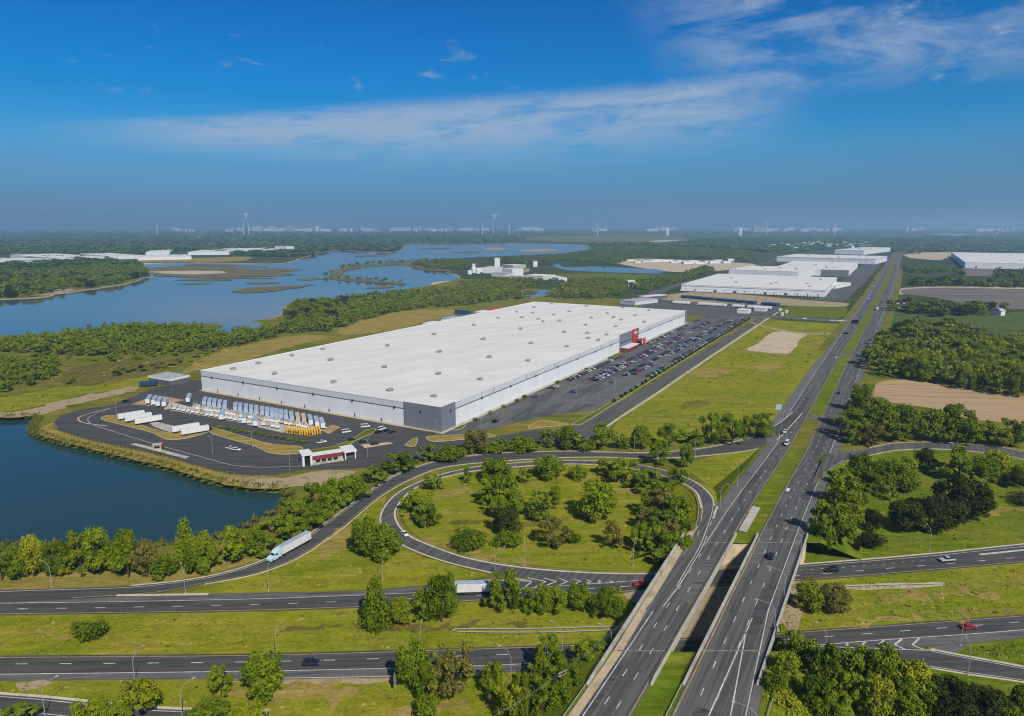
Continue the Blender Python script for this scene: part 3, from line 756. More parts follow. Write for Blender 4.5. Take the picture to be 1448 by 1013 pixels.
# ------------------------------------------------------------------ fields and patches of ground
patch('mown_field', ats([(868,606),(918,566),(1008,507),(1090,455),(1186,458),(1206,463),(1175,525),(1120,592),(1060,612),(980,620),(900,622)]), M_GRASS, 0.008, 0.5, 12)
patch('loop_lawn', ats([(590,690),(640,672),(730,664),(845,660),(925,668),(985,690),(985,750),(960,806),(845,806),(745,799),(660,785),(580,752),(566,728)]), M_GRASS, 0.008, 0.3, 10)
patch('roadside_lawn', ats([(-260,872),(200,867),(683,850),(890,838),(868,908),(740,914),(380,924),(-260,930)]), M_GRASS, 0.006, 0.2, 12)
patch('roadside_lawn', ats([(-260,964),(380,960),(720,951),(868,943),(800,1060),(-260,1060)]), M_GRASS, 0.006, 0.2, 12)
patch('roadside_lawn', ats([(1090,826),(1222,816),(1448,796),(1640,780),(1640,855),(1448,869),(1100,895)]), M_GRASS, 0.006, 0.2, 12)
patch('roadside_lawn', ats([(1090,935),(1380,955),(1640,1004),(1640,1060),(1060,1060)]), M_VERGE, 0.006, 0.2, 12)
patch('roadside_lawn', ats([(1345,923),(1375,912),(1448,903),(1640,885),(1640,975),(1448,942)]), M_VERGE, 0.010, 0.2, 12)
patch('roadside_lawn', ats([(1110,800),(1131,798),(1304,784),(1448,769),(1640,748),(1640,690),(1448,652),(1330,637),(1260,640),(1190,660),(1150,720)]), M_VERGE, 0.004, 0.2, 12)
patch('roadside_lawn', ats([(270,838),(310,826),(385,807),(480,752),(546,700),(536,735),(545,757),(570,775),(629,797),(690,813),(600,828),(440,836)]), M_GRASS, 0.006, 0.2, 10)
patch('roadside_lawn', ats([(990,650),(1071,637),(1075,642),(1015,722),(1010,700),(985,672),(960,662)]), M_GRASS, 0.006, 0.2, 10)
patch('shore_lawn', ats([(-260,838),(0,834),(184,828),(300,812),(370,792),(340,790),(200,806),(0,812),(-260,818)]), M_DRY, 0.006, 0.5, 10)
patch('dry_grass_strip', ats([(259,527),(304,499),(377,482),(429,474),(462,475),(460,480),(408,491),(362,505),(300,521)]), M_DRY, 0.02, 1.5, 8)
patch('dry_grass_strip', ats([(484,462),(520,452),(573,440),(640,438),(655,441),(600,455),(560,466),(487,475)]), M_DRY, 0.02, 1.5, 8)
patch('heath', ats([(89,529),(124,516),(178,511),(210,512),(260,505),(230,525),(160,538),(131,546),(92,548)]), M_BROWN, 0.02, 2, 10)
patch('bank_grass', ats([(82,609),(132,624),(215,641.5),(298,664.5),(340,673),(392,674),(398,690),(348,690),(298,680),(232,660),(139,638),(66,619),(55,612),(60,603),(75,598)]), M_DRY, 0.012, 0.5, 5)
patch('sand_strip', ats([(-60,590),(0,586),(53,576),(114,561),(178,548),(195,549),(188,554),(131,566),(53,587),(0,591)]), M_DIRT, 0.02, 2.2, 5)
patch('mown_strip', ats([(-100,575),(0,563),(90,548),(140,546),(210,532),(240,535),(200,546),(110,560),(40,577),(-100,590)]), M_GRASS, 0.014, 1.0, 8)
patch('bare_bank', ats([(318,677),(360,676),(398,676),(440,668),(478,664),(500,668),(470,684),(424,690),(350,688)]), M_DIRT, 0.02, 0.8, 6)
patch('bare_ground', ats([(1099,468.6),(1137,471.2),(1130,481),(1115,500.5),(1090,499),(1057,496),(1070,487)]), M_SAND, 0.03, 0.8, 8)
patch('bare_ground', ats([(1050,492),(1064,491.5),(1116,501),(1114,504),(1085,500.5)]), M_DRY, 0.026, 0.8, 8)
patch('ploughed_field', ats([(1247,538.5),(1279,537),(1360,549),(1448,561),(1640,590),(1640,640),(1448,600),(1377,594),(1318,578),(1269,571),(1230,567)]), M_PLOUGH, 0.03, 1.0, 12)
patch('dark_field', ats([(1276,410),(1330,407),(1448,409),(1640,412),(1640,446),(1448,438),(1400,437),(1320,421),(1280,416)]), M_DARKSOIL, 0.05, 1.5, 16)
patch('sandy_margin', ats([(1266,415),(1276,408),(1330,405.5),(1450,407),(1450,410.5),(1330,409),(1280,416),(1268,417)]), M_SAND, 0.04, 1.5, 16)
patch('crop_field', ats([(1260,441),(1330,446),(1407,446),(1448,440),(1640,430),(1640,505),(1448,482),(1390,470),(1300,462),(1245,462)]), M_CROP, 0.03, 1.5, 16)
patch('green_field', ats([(1105,446),(1118,433),(1180,433),(1197,435),(1186,450),(1150,449)]), M_LAWN, 0.04, 0.6, 10)
patch('construction_ground', ats([(1283,364),(1292,357.5),(1340,357),(1378,359),(1335,366),(1325,368)]), M_SAND, 0.05, 3, 25)
patch('dark_field', ats([(1365,380),(1420,381),(1448,383),(1640,386),(1640,394),(1448,391),(1362,390)]), M_DARKSOIL, 0.05, 2, 20)
for px_, m_ in (([(213,379),(260,376),(330,377.5),(415,387.5),(400,390),(300,391.5),(225,390)], M_MARSH), ([(330,411),(365,405.5),(420,404),(442,402),(425,406),(385,412),(345,414)], M_MARSH),
                ([(215,384),(300,383),(320,386),(260,388)], M_SAND), ([(684,352),(700,350),(716,353),(700,354.5)], M_DIRT), ([(738,354),(770,352),(790,355),(745,356.5)], M_DIRT),
                ([(612,406),(612,400),(635,397),(642,400),(630,406)], M_SAND), ([(458,393.5),(475,392),(520,396),(572,400.5),(570,402.5),(510,398.5)], M_MARSH), ([(466,393),(482,379),(524,373),(585,369.5),(600,374),(640,384),(600,382),(575,376),(524,376.5),(492,382),(480,391)], M_MARSH)):
    patch('marsh_island', ats(px_), m_, -0.4, 3.5, 12)
patch('sand_shore', ats([(40,418),(60,414),(98,407),(104,410),(80,417)]), M_DIRT, 0.03, 2, 14)
patch('meadow', ats([(770,389),(840,386.5),(920,390),(925,397),(850,402),(790,398)]), M_LAWN, 0.04, 2, 14)
patch('meadow', ats([(735,338),(830,333),(960,335),(940,342),(850,344)]), M_ROUGH, 0.05, 6, 60)
patch('far_field', ats([(930,340),(1010,340),(1030,343),(940,345)]), M_SAND, 0.06, 6, 60)
patch('far_field', ats([(355,330.5),(400,328.2),(500,328),(520,329),(420,331)]), M_SAND, 0.06, 8, 90)
patch('far_field', ats([(190,371),(215,366),(280,365),(345,363),(350,368),(300,371)]), M_DRY, 0.05, 3, 25)
patch('far_field', ats([(248,334),(285,332),(283,336),(250,337.5)]), M_DIRT, 0.06, 8, 90)
patch('far_field', ats([(1290,330),(1400,333),(1448,338),(1430,339),(1380,335)]), M_SAND, 0.06, 8, 90)
patch('meadow', ats([(940,424),(985,413),(1160,426),(1200,429),(1190,434),(1105,432)]), M_DIRT, 0.04, 1, 14)
patch('far_meadow', ats([(870,370),(905,366),(1010,370),(1068,374),(1030,382),(960,385),(900,378)]), M_SAND, 0.04, 2, 18)

for px_ in ([(245,396),(290,394.5),(330,395.5),(300,397)], [(345,400.5),(375,398.5),(400,399.5),(370,401.5)], [(255,401),(270,400),(300,400.8),(280,402)], [(420,395),(450,393),(458,394.2),(435,396)], [(360,382),(385,379.5),(425,381),(400,384)], [(500,362),(530,360.5),(548,361.5),(520,363)], [(590,352),(620,350.5),(640,351.5),(612,353)], [(250,390.5),(330,391.5),(390,393.5),(330,394),(265,392.5)], [(520,407),(545,404),(556,404.5),(540,408)], [(640,357),(665,355.5),(680,357),(660,358)], [(270,373.5),(330,374.5),(380,378),(330,376.5),(262,375)]):
    patch('marsh_island', ats(px_), M_MARSH, -0.55, 4.0, 9)
# worn tracks and scraped places in the grass
for px_, m_ in (([(905,590),(960,592),(1010,598),(1012,600.5),(960,595),(903,593)], M_DRY), ([(960,574),(985,566),(1003,570),(975,579)], M_ROUGH), ([(970,530),(1010,520),(1040,524),(1000,534)], M_DRY), ([(1060,520),(1090,514),(1110,518),(1080,526)], M_DRY), ([(1140,486),(1158,482),(1166,485),(1150,489)], M_DRY),
                ([(640,740),(700,735),(760,738),(830,722),(832,725),(765,742),(700,739),(640,744)], M_ROUGH), ([(690,690),(720,686),(742,690),(715,697)], M_DRY), ([(868,692),(900,688),(922,693),(896,700)], M_DRY), ([(600,760),(640,770),(690,786),(760,797),(755,799),(680,790),(620,772)], M_DRY), ([(620,700),(660,690),(668,694),(640,706)], M_DRY),
                ([(400,890),(520,886),(640,884),(760,880),(760,883),(640,888),(520,890),(400,893)], M_BROWN), ([(20,898),(140,894),(150,898),(60,903)], M_DRY), ([(1240,845),(1330,838),(1400,834),(1402,838),(1320,845),(1250,850)], M_DRY), ([(1180,880),(1300,872),(1440,862),(1440,866),(1300,877),(1180,885)], M_DRY), ([(1250,740),(1330,725),(1420,716),(1440,722),(1340,735),(1260,748)], M_DRY), ([(1120,722),(1135,700),(1150,690),(1150,720),(1130,750)], M_DIRT),
                ([(320,975),(420,972),(520,975),(500,985),(380,988)], M_DRY), ([(560,1000),(640,990),(700,996),(650,1008)], M_DRY), ([(450,775),(470,760),(500,740),(520,745),(490,770),(460,790)], M_DRY)):
    patch('worn_grass', ats(px_), m_, 0.024, 1.8, 2.6)
# patched and re-laid asphalt
for s0, s1, o0, o1, m_ in ((176, 214, 12.2, 15.6, M_ASPHD), (120, 150, 8.4, 12.0, M_ASPHD), (228, 262, 4.8, 8.2, M_ASPHW), (300, 352, 12.2, 15.7, M_ASPHD), (190, 226, -8.2, -4.8, M_ASPHW), (128, 158, -15.4, -12.2, M_ASPHD), (300, 330, -12, -8.4, M_ASPHD), (420, 520, -12, -8.4, M_ASPHD), (380, 470, 8.3, 12, M_ASPHD)):
    v, f = strip(hpath(s0, s1), o0, o1, 0.064); struct(mesh_obj('asphalt_patch', v, f, m_))
# ------------------------------------------------------------------ trees
def leaf_mat(name, c1, c2, trans=0.15, yellow=0.5):
    m = bpy.data.materials.new(name); m.use_nodes = True
    nt = m.node_tree; N, Lk = nt.nodes, nt.links
    N.remove(N['Principled BSDF']); out = N['Material Output']
    at_ = N.new('ShaderNodeAttribute'); at_.attribute_name = 'tint'
    oi = N.new('ShaderNodeObjectInfo')
    mx = N.new('ShaderNodeMix'); mx.data_type = 'RGBA'
    mx.inputs[6].default_value = (*c1, 1); mx.inputs[7].default_value = (*c2, 1)
    ad = N.new('ShaderNodeMath'); ad.operation = 'ADD'
    s1 = N.new('ShaderNodeMath'); s1.operation = 'MULTIPLY'; s1.inputs[1].default_value = yellow; Lk.new(oi.outputs['Random'], s1.inputs[0])
    s2 = N.new('ShaderNodeMath'); s2.operation = 'MULTIPLY'; s2.inputs[1].default_value = 0.75; Lk.new(at_.outputs['Fac'], s2.inputs[0])
    Lk.new(s1.outputs[0], ad.inputs[0]); Lk.new(s2.outputs[0], ad.inputs[1]); ad.use_clamp = True
    Lk.new(ad.outputs[0], mx.inputs[0])
    d = N.new('ShaderNodeBsdfDiffuse'); t = N.new('ShaderNodeBsdfTranslucent'); ms = N.new('ShaderNodeMixShader'); ms.inputs[0].default_value = trans
    Lk.new(mx.outputs[2], d.inputs[0]); Lk.new(mx.outputs[2], t.inputs[0]); Lk.new(d.outputs[0], ms.inputs[1]); Lk.new(t.outputs[0], ms.inputs[2])
    Lk.new(ms.outputs[0], out.inputs[0])
    return m
M_LEAF = leaf_mat('broad_leaves', (0.022, 0.062, 0.004), (0.195, 0.245, 0.012), 0.14, 0.6)
M_LEAFY = leaf_mat('yellow_green_leaves', (0.070, 0.110, 0.006), (0.290, 0.300, 0.016), 0.15, 0.55)
M_LEAFD = leaf_mat('dark_evergreen_leaves', (0.012, 0.022, 0.005), (0.058, 0.066, 0.013), 0.1)
M_LEAFB = leaf_mat('olive_leaves', (0.060, 0.070, 0.012), (0.220, 0.190, 0.040), 0.14)
M_LEAFP = leaf_mat('purple_leaves', (0.022, 0.009, 0.010), (0.045, 0.018, 0.018), 0.1)
M_LEAFW = leaf_mat('woodland_leaves', (0.022, 0.056, 0.006), (0.165, 0.212, 0.018))

def crown_np(seed, nleaf, leaf, shape='round', lobes=14):
    """leaf quads of a crown standing on z=0, about 1 m wide (radius .5) and 1 m high: returns (V, 4, 3), tint"""
    r = np.random.RandomState(seed)
    C = []; R = []
    for i in range(lobes):
        if shape == 'cone':
            h = 0.10 + 0.85 * (i + 0.5) / lobes; rad = 0.40 * (1 - h) ** 0.8 + 0.02; a = i * 2.4 + r.uniform(-.4, .4)
            C.append((rad * 0.75 * math.cos(a), rad * 0.75 * math.sin(a), h)); R.append(0.10 + 0.14 * (1 - h))
        elif shape == 'low':
            a = r.uniform(0, 6.28); d = 0.36 * math.sqrt(r.uniform(0, 1))
            C.append((d * math.cos(a), d * math.sin(a), 0.30 + r.uniform(-.08, .28) * (1 - d))); R.append(r.uniform(.16, .26))
        elif shape == 'tall':
            h = r.uniform(.22, .88); rad = 0.30 * math.sqrt(max(0.05, 1 - ((h - .48) / .5) ** 2)); a = i * 2.4 + r.uniform(-.5, .5)
            C.append((rad * math.cos(a), rad * math.sin(a), h)); R.append(r.uniform(.07, .18))
        elif shape == 'open':
            h = r.uniform(.22, .92); rad = 0.42 * math.sqrt(max(0.05, 1 - ((h - .5) / .52) ** 2)) * r.uniform(.35, 1.1); a = i * 2.4 + r.uniform(-.9, .9)
            C.append((rad * math.cos(a), rad * math.sin(a), h)); R.append(r.uniform(.05, .15))
        else:
            h = r.uniform(.24, .84); rad = 0.34 * math.sqrt(max(0.06, 1 - ((h - .46) / .48) ** 2)) * r.uniform(.55, 1.05); a = i * 2.4 + r.uniform(-.5, .5)
            C.append((rad * math.cos(a), rad * math.sin(a), h)); R.append(r.uniform(.08, .21))
    C = np.array(C); R = np.array(R)
    w = R ** 2; k = r.choice(lobes, nleaf, p=w / w.sum())
    d = r.normal(size=(nleaf, 3)); d /= np.linalg.norm(d, axis=1)[:, None]
    rr = R[k] * (1 - 0.38 * r.uniform(0, 1, nleaf) ** 1.3) * np.where(r.uniform(0, 1, nleaf) < .12, r.uniform(1.1, 1.5, nleaf), r.uniform(0.9, 1.15, nleaf))
    P = C[k] + d * rr[:, None] * np.array([1, 1, .85])
    P[:, 2] = np.maximum(P[:, 2], 0.04)
    nrm = d * 0.9 + r.normal(size=(nleaf, 3)) * 0.55 + np.array([0, 0, .25]); nrm /= np.linalg.norm(nrm, axis=1)[:, None]
    t = np.cross(nrm, r.normal(size=(nleaf, 3))); t /= np.linalg.norm(t, axis=1)[:, None]; b = np.cross(nrm, t)
    s = leaf * r.uniform(.6, 1.35, nleaf)[:, None]
    Q = np.stack([P - t * s - b * s * .35, P + b * s * -.75 + t * s * .2, P + t * s + b * s * .3, P + b * s * .8 - t * s * .15], 1)
    tint = np.clip(0.5 * r.uniform(0, 1, lobes)[k] + r.uniform(0, .5, nleaf) , 0, 1)
    return Q, tint
def quads_mesh(name, Q, tint, material):
    n = len(Q); me = bpy.data.meshes.new(name)
    me.vertices.add(n * 4); me.loops.add(n * 4); me.polygons.add(n)
    me.vertices.foreach_set('co', Q.reshape(-1).astype(np.float32))
    me.loops.foreach_set('vertex_index', np.arange(n * 4, dtype=np.int32))
    me.polygons.foreach_set('loop_start', np.arange(0, n * 4, 4, dtype=np.int32))
    me.polygons.foreach_set('loop_total', np.full(n, 4, dtype=np.int32))
    a = me.attributes.new('tint', 'FLOAT', 'POINT'); a.data.foreach_set('value', np.repeat(tint, 4).astype(np.float32))
    me.materials.append(material); me.update(calc_edges=True)
    return me
SHAPES = {'round': (0.029, 3900), 'tall': (0.028, 3400), 'cone': (0.029, 3000), 'low': (0.033, 2400), 'open': (0.027, 3000)}
KINDS = {   # kind: (object name, category, shapes, material)
    'broad': ('broadleaf_tree', 'tree', ['round', 'open', 'tall', 'open'], M_LEAF),
    'yellow': ('broadleaf_tree', 'tree', ['open', 'tall', 'round'], M_LEAFY),
    'olive': ('broadleaf_tree', 'tree', ['open', 'tall'], M_LEAFB),
    'cone': ('conical_tree', 'tree', ['cone'], M_LEAF),
    'dark': ('evergreen_tree', 'tree', ['round', 'tall'], M_LEAFD),
    'shrub': ('shrub', 'shrub', ['low'], M_LEAF),
    'darkshrub': ('shrub', 'shrub', ['low'], M_LEAFD),
    'purple': ('shrub', 'shrub', ['tall'], M_LEAFP),
}
CROWNS = {}
def crown_meshes(kind):
    if kind not in CROWNS:
        out = []
        for j, sh in enumerate(KINDS[kind][2]):
            for v_ in range(2):
                leaf, n = SHAPES[sh]
                Q, t = crown_np(hash((kind, j, v_)) % 9999 if False else (sum(map(ord, kind)) * 7 + j * 31 + v_ * 101), n, leaf, sh, 30 if sh != 'low' else 16)
                out.append(quads_mesh('crown', Q, t, KINDS[kind][3]))
        CROWNS[kind] = out
    return CROWNS[kind]
def trunk_mesh(seed):
    r = random.Random(seed); mb = MB()
    mb.tube([(0, 0, -0.02), (0.01, 0, .12), (0.0, 0.01, .38), (0.01, 0, .7)], [.034, .026, .02, .008], 7)
    for i in range(5):
        a = i * 1.26 + r.uniform(-.3, .3); h = .18 + .09 * i
        mb.tube([(0, 0, h), (.12 * math.cos(a), .12 * math.sin(a), h + .10), (.27 * math.cos(a), .27 * math.sin(a), h + .2)], [.013, .009, .003], 5)
    return mb.mesh('trunk', M_BARK)
TRUNKS = [trunk_mesh(i) for i in range(3)]

REQ = []      # (size on the picture, kind, position, width, height, cluster id)
CLUSTER = {}  # id -> (phrase, adjectives, count in order left to right)
_rt = random.Random(5)
def zone(x0, y0, k, items, phrase, z=0.0, kind='broad', hmul=1.0):
    """items: (xl, xr, ytop, ybase[, kind]) measured on an enlargement of the photo whose corner is (x0, y0), k times enlarged"""
    cid = phrase
    for it in items:
        xl, xr, yt, yb = it[:4]; kd = it[4] if len(it) > 4 else kind
        u = x0 + (xl + xr) / 2 / k; vb = y0 + yb / k; 
        p = at(u, vb, z); D = depth_of(p); w = (xr - xl) / k * D / FOC
        dep = math.atan2(CAM_H - z, p.y)
        h = max(((yb - yt) / k * D / FOC - 0.30 * w * math.sin(dep)) / math.cos(dep), 0.45 * w) * hmul
        p = p + Vector((p.x, p.y, 0)).normalized() * (w * 0.18)
        REQ.append([h * FOC / D, kd, p, w * 1.16, h * 1.04, cid, u])
def wood(phrase, px, spacing, hr, wr_, kinds, z=0.0, avoid=(), jitter=1.0, prob=1.0):
    poly = ats(px, z); xs = [p.x for p in poly]; ys = [p.y for p in poly]
    y = min(ys)
    while y < max(ys):
        x = min(xs)
        while x < max(xs):
            p = Vector((x + _rt.uniform(-.5, .5) * spacing * jitter, y + _rt.uniform(-.5, .5) * spacing * jitter, z))
            if _rt.random() < prob and inside(p, poly) and not any(inside(p, a) for a in avoid):
                kd = _rt.choice(kinds); h = _rt.uniform(*hr); D = depth_of(p)
                u = PX0 + FOC * p.x / D
                f = 0.4 if kd in ('shrub', 'darkshrub') else 1
                REQ.append([h * f * FOC / D, kd, p, _rt.uniform(*wr_) * (0.7 if f < 1 else 1), h * f, phrase, u])
            x += spacing
        y += spacing
LP = (480, 520, 3.017); RP = (960, 520, 2.967); SB = (0, 520, 3.017); BL = (0, 760, 3.81); BM = (360, 760, 3.81); BC = (720, 760, 3.81); BR = (1068, 760, 3.81)
zone(*LP, [(265,400,525,640),(330,425,580,690),(360,445,440,528)], 'on the lawn just inside the loop ramp bend nearest the pond')
zone(*LP, [(525,575,425,497),(760,820,430,497)], 'standing apart under the arch of the loop ramp')
zone(*LP, [(575,700,480,600),(640,760,450,600),(600,740,390,500),(700,790,520,640,'broad'),(640,720,540,650)], 'in the dense clump at the middle of the loop lawn')
zone(*LP, [(830,950,365,478)], 'beside the arch of the inner loop road')
zone(*LP, [(650,775,585,715,'dark')], 'in front of the clump at the middle of the loop lawn, dark and upright')
zone(*LP, [(660,775,700,772,'shrub')], 'below the dark tree on the loop lawn')
zone(*LP, [(470,610,685,775,'shrub')], 'alone on the lower lawn of the loop')
zone(*LP, [(785,900,560,655),(870,945,510,610),(810,900,530,620)], 'in the thicket beside the faint track across the loop lawn')
zone(*LP, [(845,965,645,772,'olive')], 'dull olive beside the faint track across the loop lawn')
zone(*LP, [(950,1025,690,748,'shrub')], 'next to the dull olive tree on the loop lawn')
zone(*LP, [(1015,1180,490,660)], 'large, dense and rounded, alone on the right lawn of the loop')
zone(*LP, [(985,1070,415,482,'shrub')], 'near the top of the loop lawn by the inner road')
zone(*LP, [(1090,1200,395,470),(1150,1290,400,505),(1250,1400,440,535)], 'along the top right curve of the loop lawn')
zone(*LP, [(1130,1205,660,782,'olive')], 'thin and dull between the big round tree and the bridge')
zone(*LP, [(1320,1448,520,660,'olive'),(1270,1370,520,640),(1260,1360,600,700,'olive'),(1350,1440,480,590),(1290,1400,680,800),(1360,1450,690,830),(1240,1320,660,780),(1400,1490,430,540),(1420,1500,720,840),(1300,1420,600,730),(1250,1330,730,812),(1330,1448,650,790,'olive'),(1330,1440,770,855),(1380,1500,540,680),(1400,1500,640,780)], 'in the thick grove between the loop lawn and the bridge')
zone(*LP, [(50,160,640,815),(110,255,660,825),(60,200,680,790)], 'in the grove on the grass between the outer ramp and the loop bend', kind='broad')
zone(*LP, [(335,410,325,402),(400,520,340,398,'shrub'),(640,730,300,362),(720,830,290,362,'shrub'),(850,915,265,345),(920,1010,240,350),(980,1060,275,358,'yellow'),(1070,1165,235,355),(1165,1240,265,352,'yellow'),(1240,1330,245,352),(1320,1410,320,425),(1360,1448,235,345),(430,530,330,390,'shrub'),(600,700,330,365,'shrub'),(750,850,320,365,'shrub'),(1000,1080,310,358,'shrub')], 'in the tree row between the outer ramp and the estate road')
zone(*LP, [(525,640,265,372,'olive')], 'brownish and sparse in the row above the outer ramp')
zone(*LP, [(190,320,355,455),(100,200,415,505),(0,110,450,575),(0,60,540,605),(230,320,390,450),(50,140,480,560,'yellow'),(-60,60,470,590)], 'on the bank between the yard entrance and the outer ramp')
zone(*RP, [(0,60,310,422),(90,180,190,325),(170,270,200,330),(260,320,200,300,'yellow'),(300,390,190,300),(0,100,250,322),(330,400,230,290,'shrub'),(40,110,290,330,'shrub')], 'beside the merge of the outer ramp with the highway')
zone(*SB, [(-40,60,760,915),(40,130,750,912),(100,190,720,900,'yellow'),(190,300,750,892),(240,320,790,890,'yellow'),(300,390,695,855,'yellow'),(380,480,690,892),(350,460,745,892),(470,560,745,882),(500,600,690,905),(580,680,745,905,'olive'),(650,760,800,905,'shrub'),(755,850,655,855,'cone'),(830,920,690,885),(790,900,765,885),(930,1060,690,845)], 'in the belt between the pond and the road left of the outer ramp')
zone(*SB, [(1040,1130,675,805),(1060,1200,720,805,'olive'),(1100,1190,640,705,'olive'),(1200,1320,560,725),(1190,1300,640,745),(1280,1400,500,645),(1260,1390,590,705),(1380,1448,480,605),(1390,1460,540,625),(1180,1260,620,700),(1330,1420,560,660)], 'on the slope between the pond and the curving outer ramp')
zone(*BM, [(575,740,235,500,'cone'),(720,840,325,485,'yellow')], 'conical pair on the strip between the two lower roads')
zone(*BM, [(850,960,300,465),(930,1090,195,472)], 'broad pair hiding the end of the white trailer')
zone(*BM, [(1250,1430,205,408)], 'round and dense in front of the cab of the white trailer truck')
zone(*BC, [(0,50,230,412),(60,160,280,422),(140,230,265,425),(210,310,255,425),(310,440,255,402),(440,540,280,452),(500,620,275,450)], 'in the row below the striped gore on the lower road')
zone(*BL, [(405,550,440,565,'shrub')], 'alone on the grass strip between the two lower roads')
zone(*BL, [(1140,1250,715,875)], 'small and upright beside the lower road shoulder')
zone(*BL, [(1310,1540,630,885)], 'large and round beside the lower road near the dark car')
zone(*BL, [(650,870,780,1010,'yellow'),(410,600,870,1020,'yellow'),(-40,190,930,1060),(1020,1250,890,1060),(1250,1440,910,1060,'yellow'),(560,700,880,1030)], 'at the bottom edge between the slip road and the lower road')
zone(*BM, [(770,930,590,855),(860,1000,660,875),(950,1180,610,885,'olive')], 'in the trio beside the lower road guard rail')
zone(*BM, [(1220,1340,690,855)], 'small and dark beside the lower road near the bridge')
zone(*BM, [(1290,1470,780,1000,'yellow'),(860,1000,870,1010,'shrub')], 'yellowish at the bottom edge near the bridge')
zone(*BC, [(120,280,565,770),(100,260,700,900),(230,400,660,870),(330,510,580,725),(200,340,800,1000),(20,110,760,1000,'yellow'),(400,520,560,690),(250,340,720,900),(120,240,840,1010)], 'in the thicket under the left flank of the bridge approach', z=0.5)
zone(*BR, [(210,360,240,405,'yellow'),(330,510,260,402,'olive')], 'spreading low on the grass right of the bridge', kind='broad')
zone(*BR, [(90,260,490,690),(160,320,550,760),(80,230,640,870),(270,450,610,870),(240,400,760,1000),(450,640,590,810),(400,560,740,960),(590,750,600,860),(560,740,760,1000,'yellow'),(730,930,680,910,'yellow'),(700,830,760,960),(30,180,740,960),(60,240,850,1040,'yellow'),(300,420,700,850),(480,600,680,850),(650,800,640,800),(820,950,760,940),(740,900,860,1040),(330,500,860,1040),(880,1000,830,980)], 'in the wood at the bottom right below the slip road')
zone(*BR, [(900,1080,740,930,'dark'),(940,1150,800,1010,'dark'),(1100,1300,810,1010,'dark'),(1240,1400,850,1010,'dark')], 'almost black in the wood at the bottom right corner')
zone(*BR, [(1370,1500,830,1010),(1290,1400,900,1030)], 'green at the far bottom right corner')
zone(*RP, [(620,750,450,625),(540,660,570,785),(600,740,580,775),(700,800,360,505),(780,900,380,525),(880,990,370,495),(700,830,430,585),(560,640,640,780),(650,760,520,650,'yellow'),(640,720,410,520),(820,900,430,530)], 'in the grove between the highway and the exit ramp lawn', z=0.3)
zone(*RP, [(990,1075,335,432,'dark')], 'dark and round beside the exit ramp')
zone(*RP, [(850,910,480,560,'yellow'),(910,1010,440,525,'shrub')], 'small and light on the exit ramp lawn')
zone(*RP, [(770,850,590,692,'dark')], 'dark and upright near the highway on the exit ramp lawn')
zone(*RP, [(755,850,685,758,'darkshrub')], 'dark and low near the lower road bridge')
zone(*RP, [(725,757,725,777,'purple')], 'purple leaved near the bridge abutment')
zone(*RP, [(870,1020,550,695,'dark'),(1000,1130,530,695,'dark'),(1060,1200,450,630,'dark'),(1150,1305,490,645,'dark'),(1090,1200,560,675,'dark'),(960,1060,560,680,'dark')], 'in the dark evergreen clump on the exit ramp lawn')
zone(*RP, [(1010,1060,620,702),(1130,1190,600,665)], 'bright at the foot of the dark evergreen clump')
zone(*RP, [(1110,1230,330,475),(1220,1330,380,495),(1290,1385,340,465,'yellow'),(1060,1150,400,470),(1180,1290,420,500)], 'behind the dark evergreen clump below the exit ramp')
zone(*RP, [(1400,1500,520,575,'darkshrub'),(1350,1448,430,505,'dark'),(1400,1500,400,500)], 'dark near the frame edge below the exit ramp')
zone(*RP, [(690,800,100,265),(660,760,180,305),(780,900,150,305),(900,1000,150,305),(990,1100,170,312),(1090,1240,160,325),(1240,1330,220,325),(1330,1448,210,335),(760,860,240,335,'olive'),(700,790,200,300,'yellow'),(850,960,200,310),(1040,1130,220,315),(1160,1260,220,325),(1290,1390,240,335,'yellow'),(680,760,250,320),(800,880,120,230,'yellow'),(720,800,60,190)], 'in the belt between the exit ramp and the tan ploughed field', z=0.0)
WOODS_AVOID = []
_sp = [closed_smooth(ats(q), 10) for q in ([(306,459),(335,456),(366,456),(364,464),(340,468),(322,472),(312,469)], [(728,414),(745,410),(780,409),(778,419),(750,422)])]
wood('leafy tree in the wood behind the tan ploughed field', [(1222,521),(1249,535),(1279,538),(1348,550),(1397,558),(1448,564),(1640,592),(1640,500),(1448,498),(1358,494),(1302,503),(1243,505)], 11.5, (14, 21), (12, 18), ['broad', 'broad', 'broad', 'yellow'])
wood('leafy tree in the wood between the green crop and the highway', [(1238,500),(1247,471),(1290,462),(1358,466),(1397,480),(1448,490),(1640,500),(1640,508),(1448,500),(1358,496)], 13, (10, 16), (11, 17), ['broad', 'broad', 'olive', 'dark'], prob=.9)
wood('dark leafy tree in the clump at the dark soil field', [(1256,440),(1320,449),(1390,446),(1404,441),(1396,435),(1325,438),(1258,432)], 16, (11, 16), (13, 18), ['broad', 'dark', 'broad'])
wood('lone tree at the corner of the dark soil field', [(1418,442),(1430,442),(1430,438),(1418,438)], 14, (11, 12), (12, 13), ['broad'])
wood('leafy tree in the wood left of the pond', [(-100,562),(0,558),(50,546),(88,527),(75,512),(30,508),(-100,512)], 8.5, (6, 10), (7, 11), ['broad', 'broad', 'yellow', 'shrub'])
wood('leafy tree in the belt along the near lake shore', [(-200,503),(0,498),(60,503),(130,503),(200,501),(260,500),(330,490),(380,480),(400,473),(470,470),(484,456),(420,456),(390,466),(330,477),(300,471),(240,466),(180,467),(120,475),(60,484),(-200,496)], 8.6, (7, 14), (8, 13), ['broad', 'yellow', 'olive', 'shrub', 'broad', 'broad'], avoid=_sp, prob=.95)
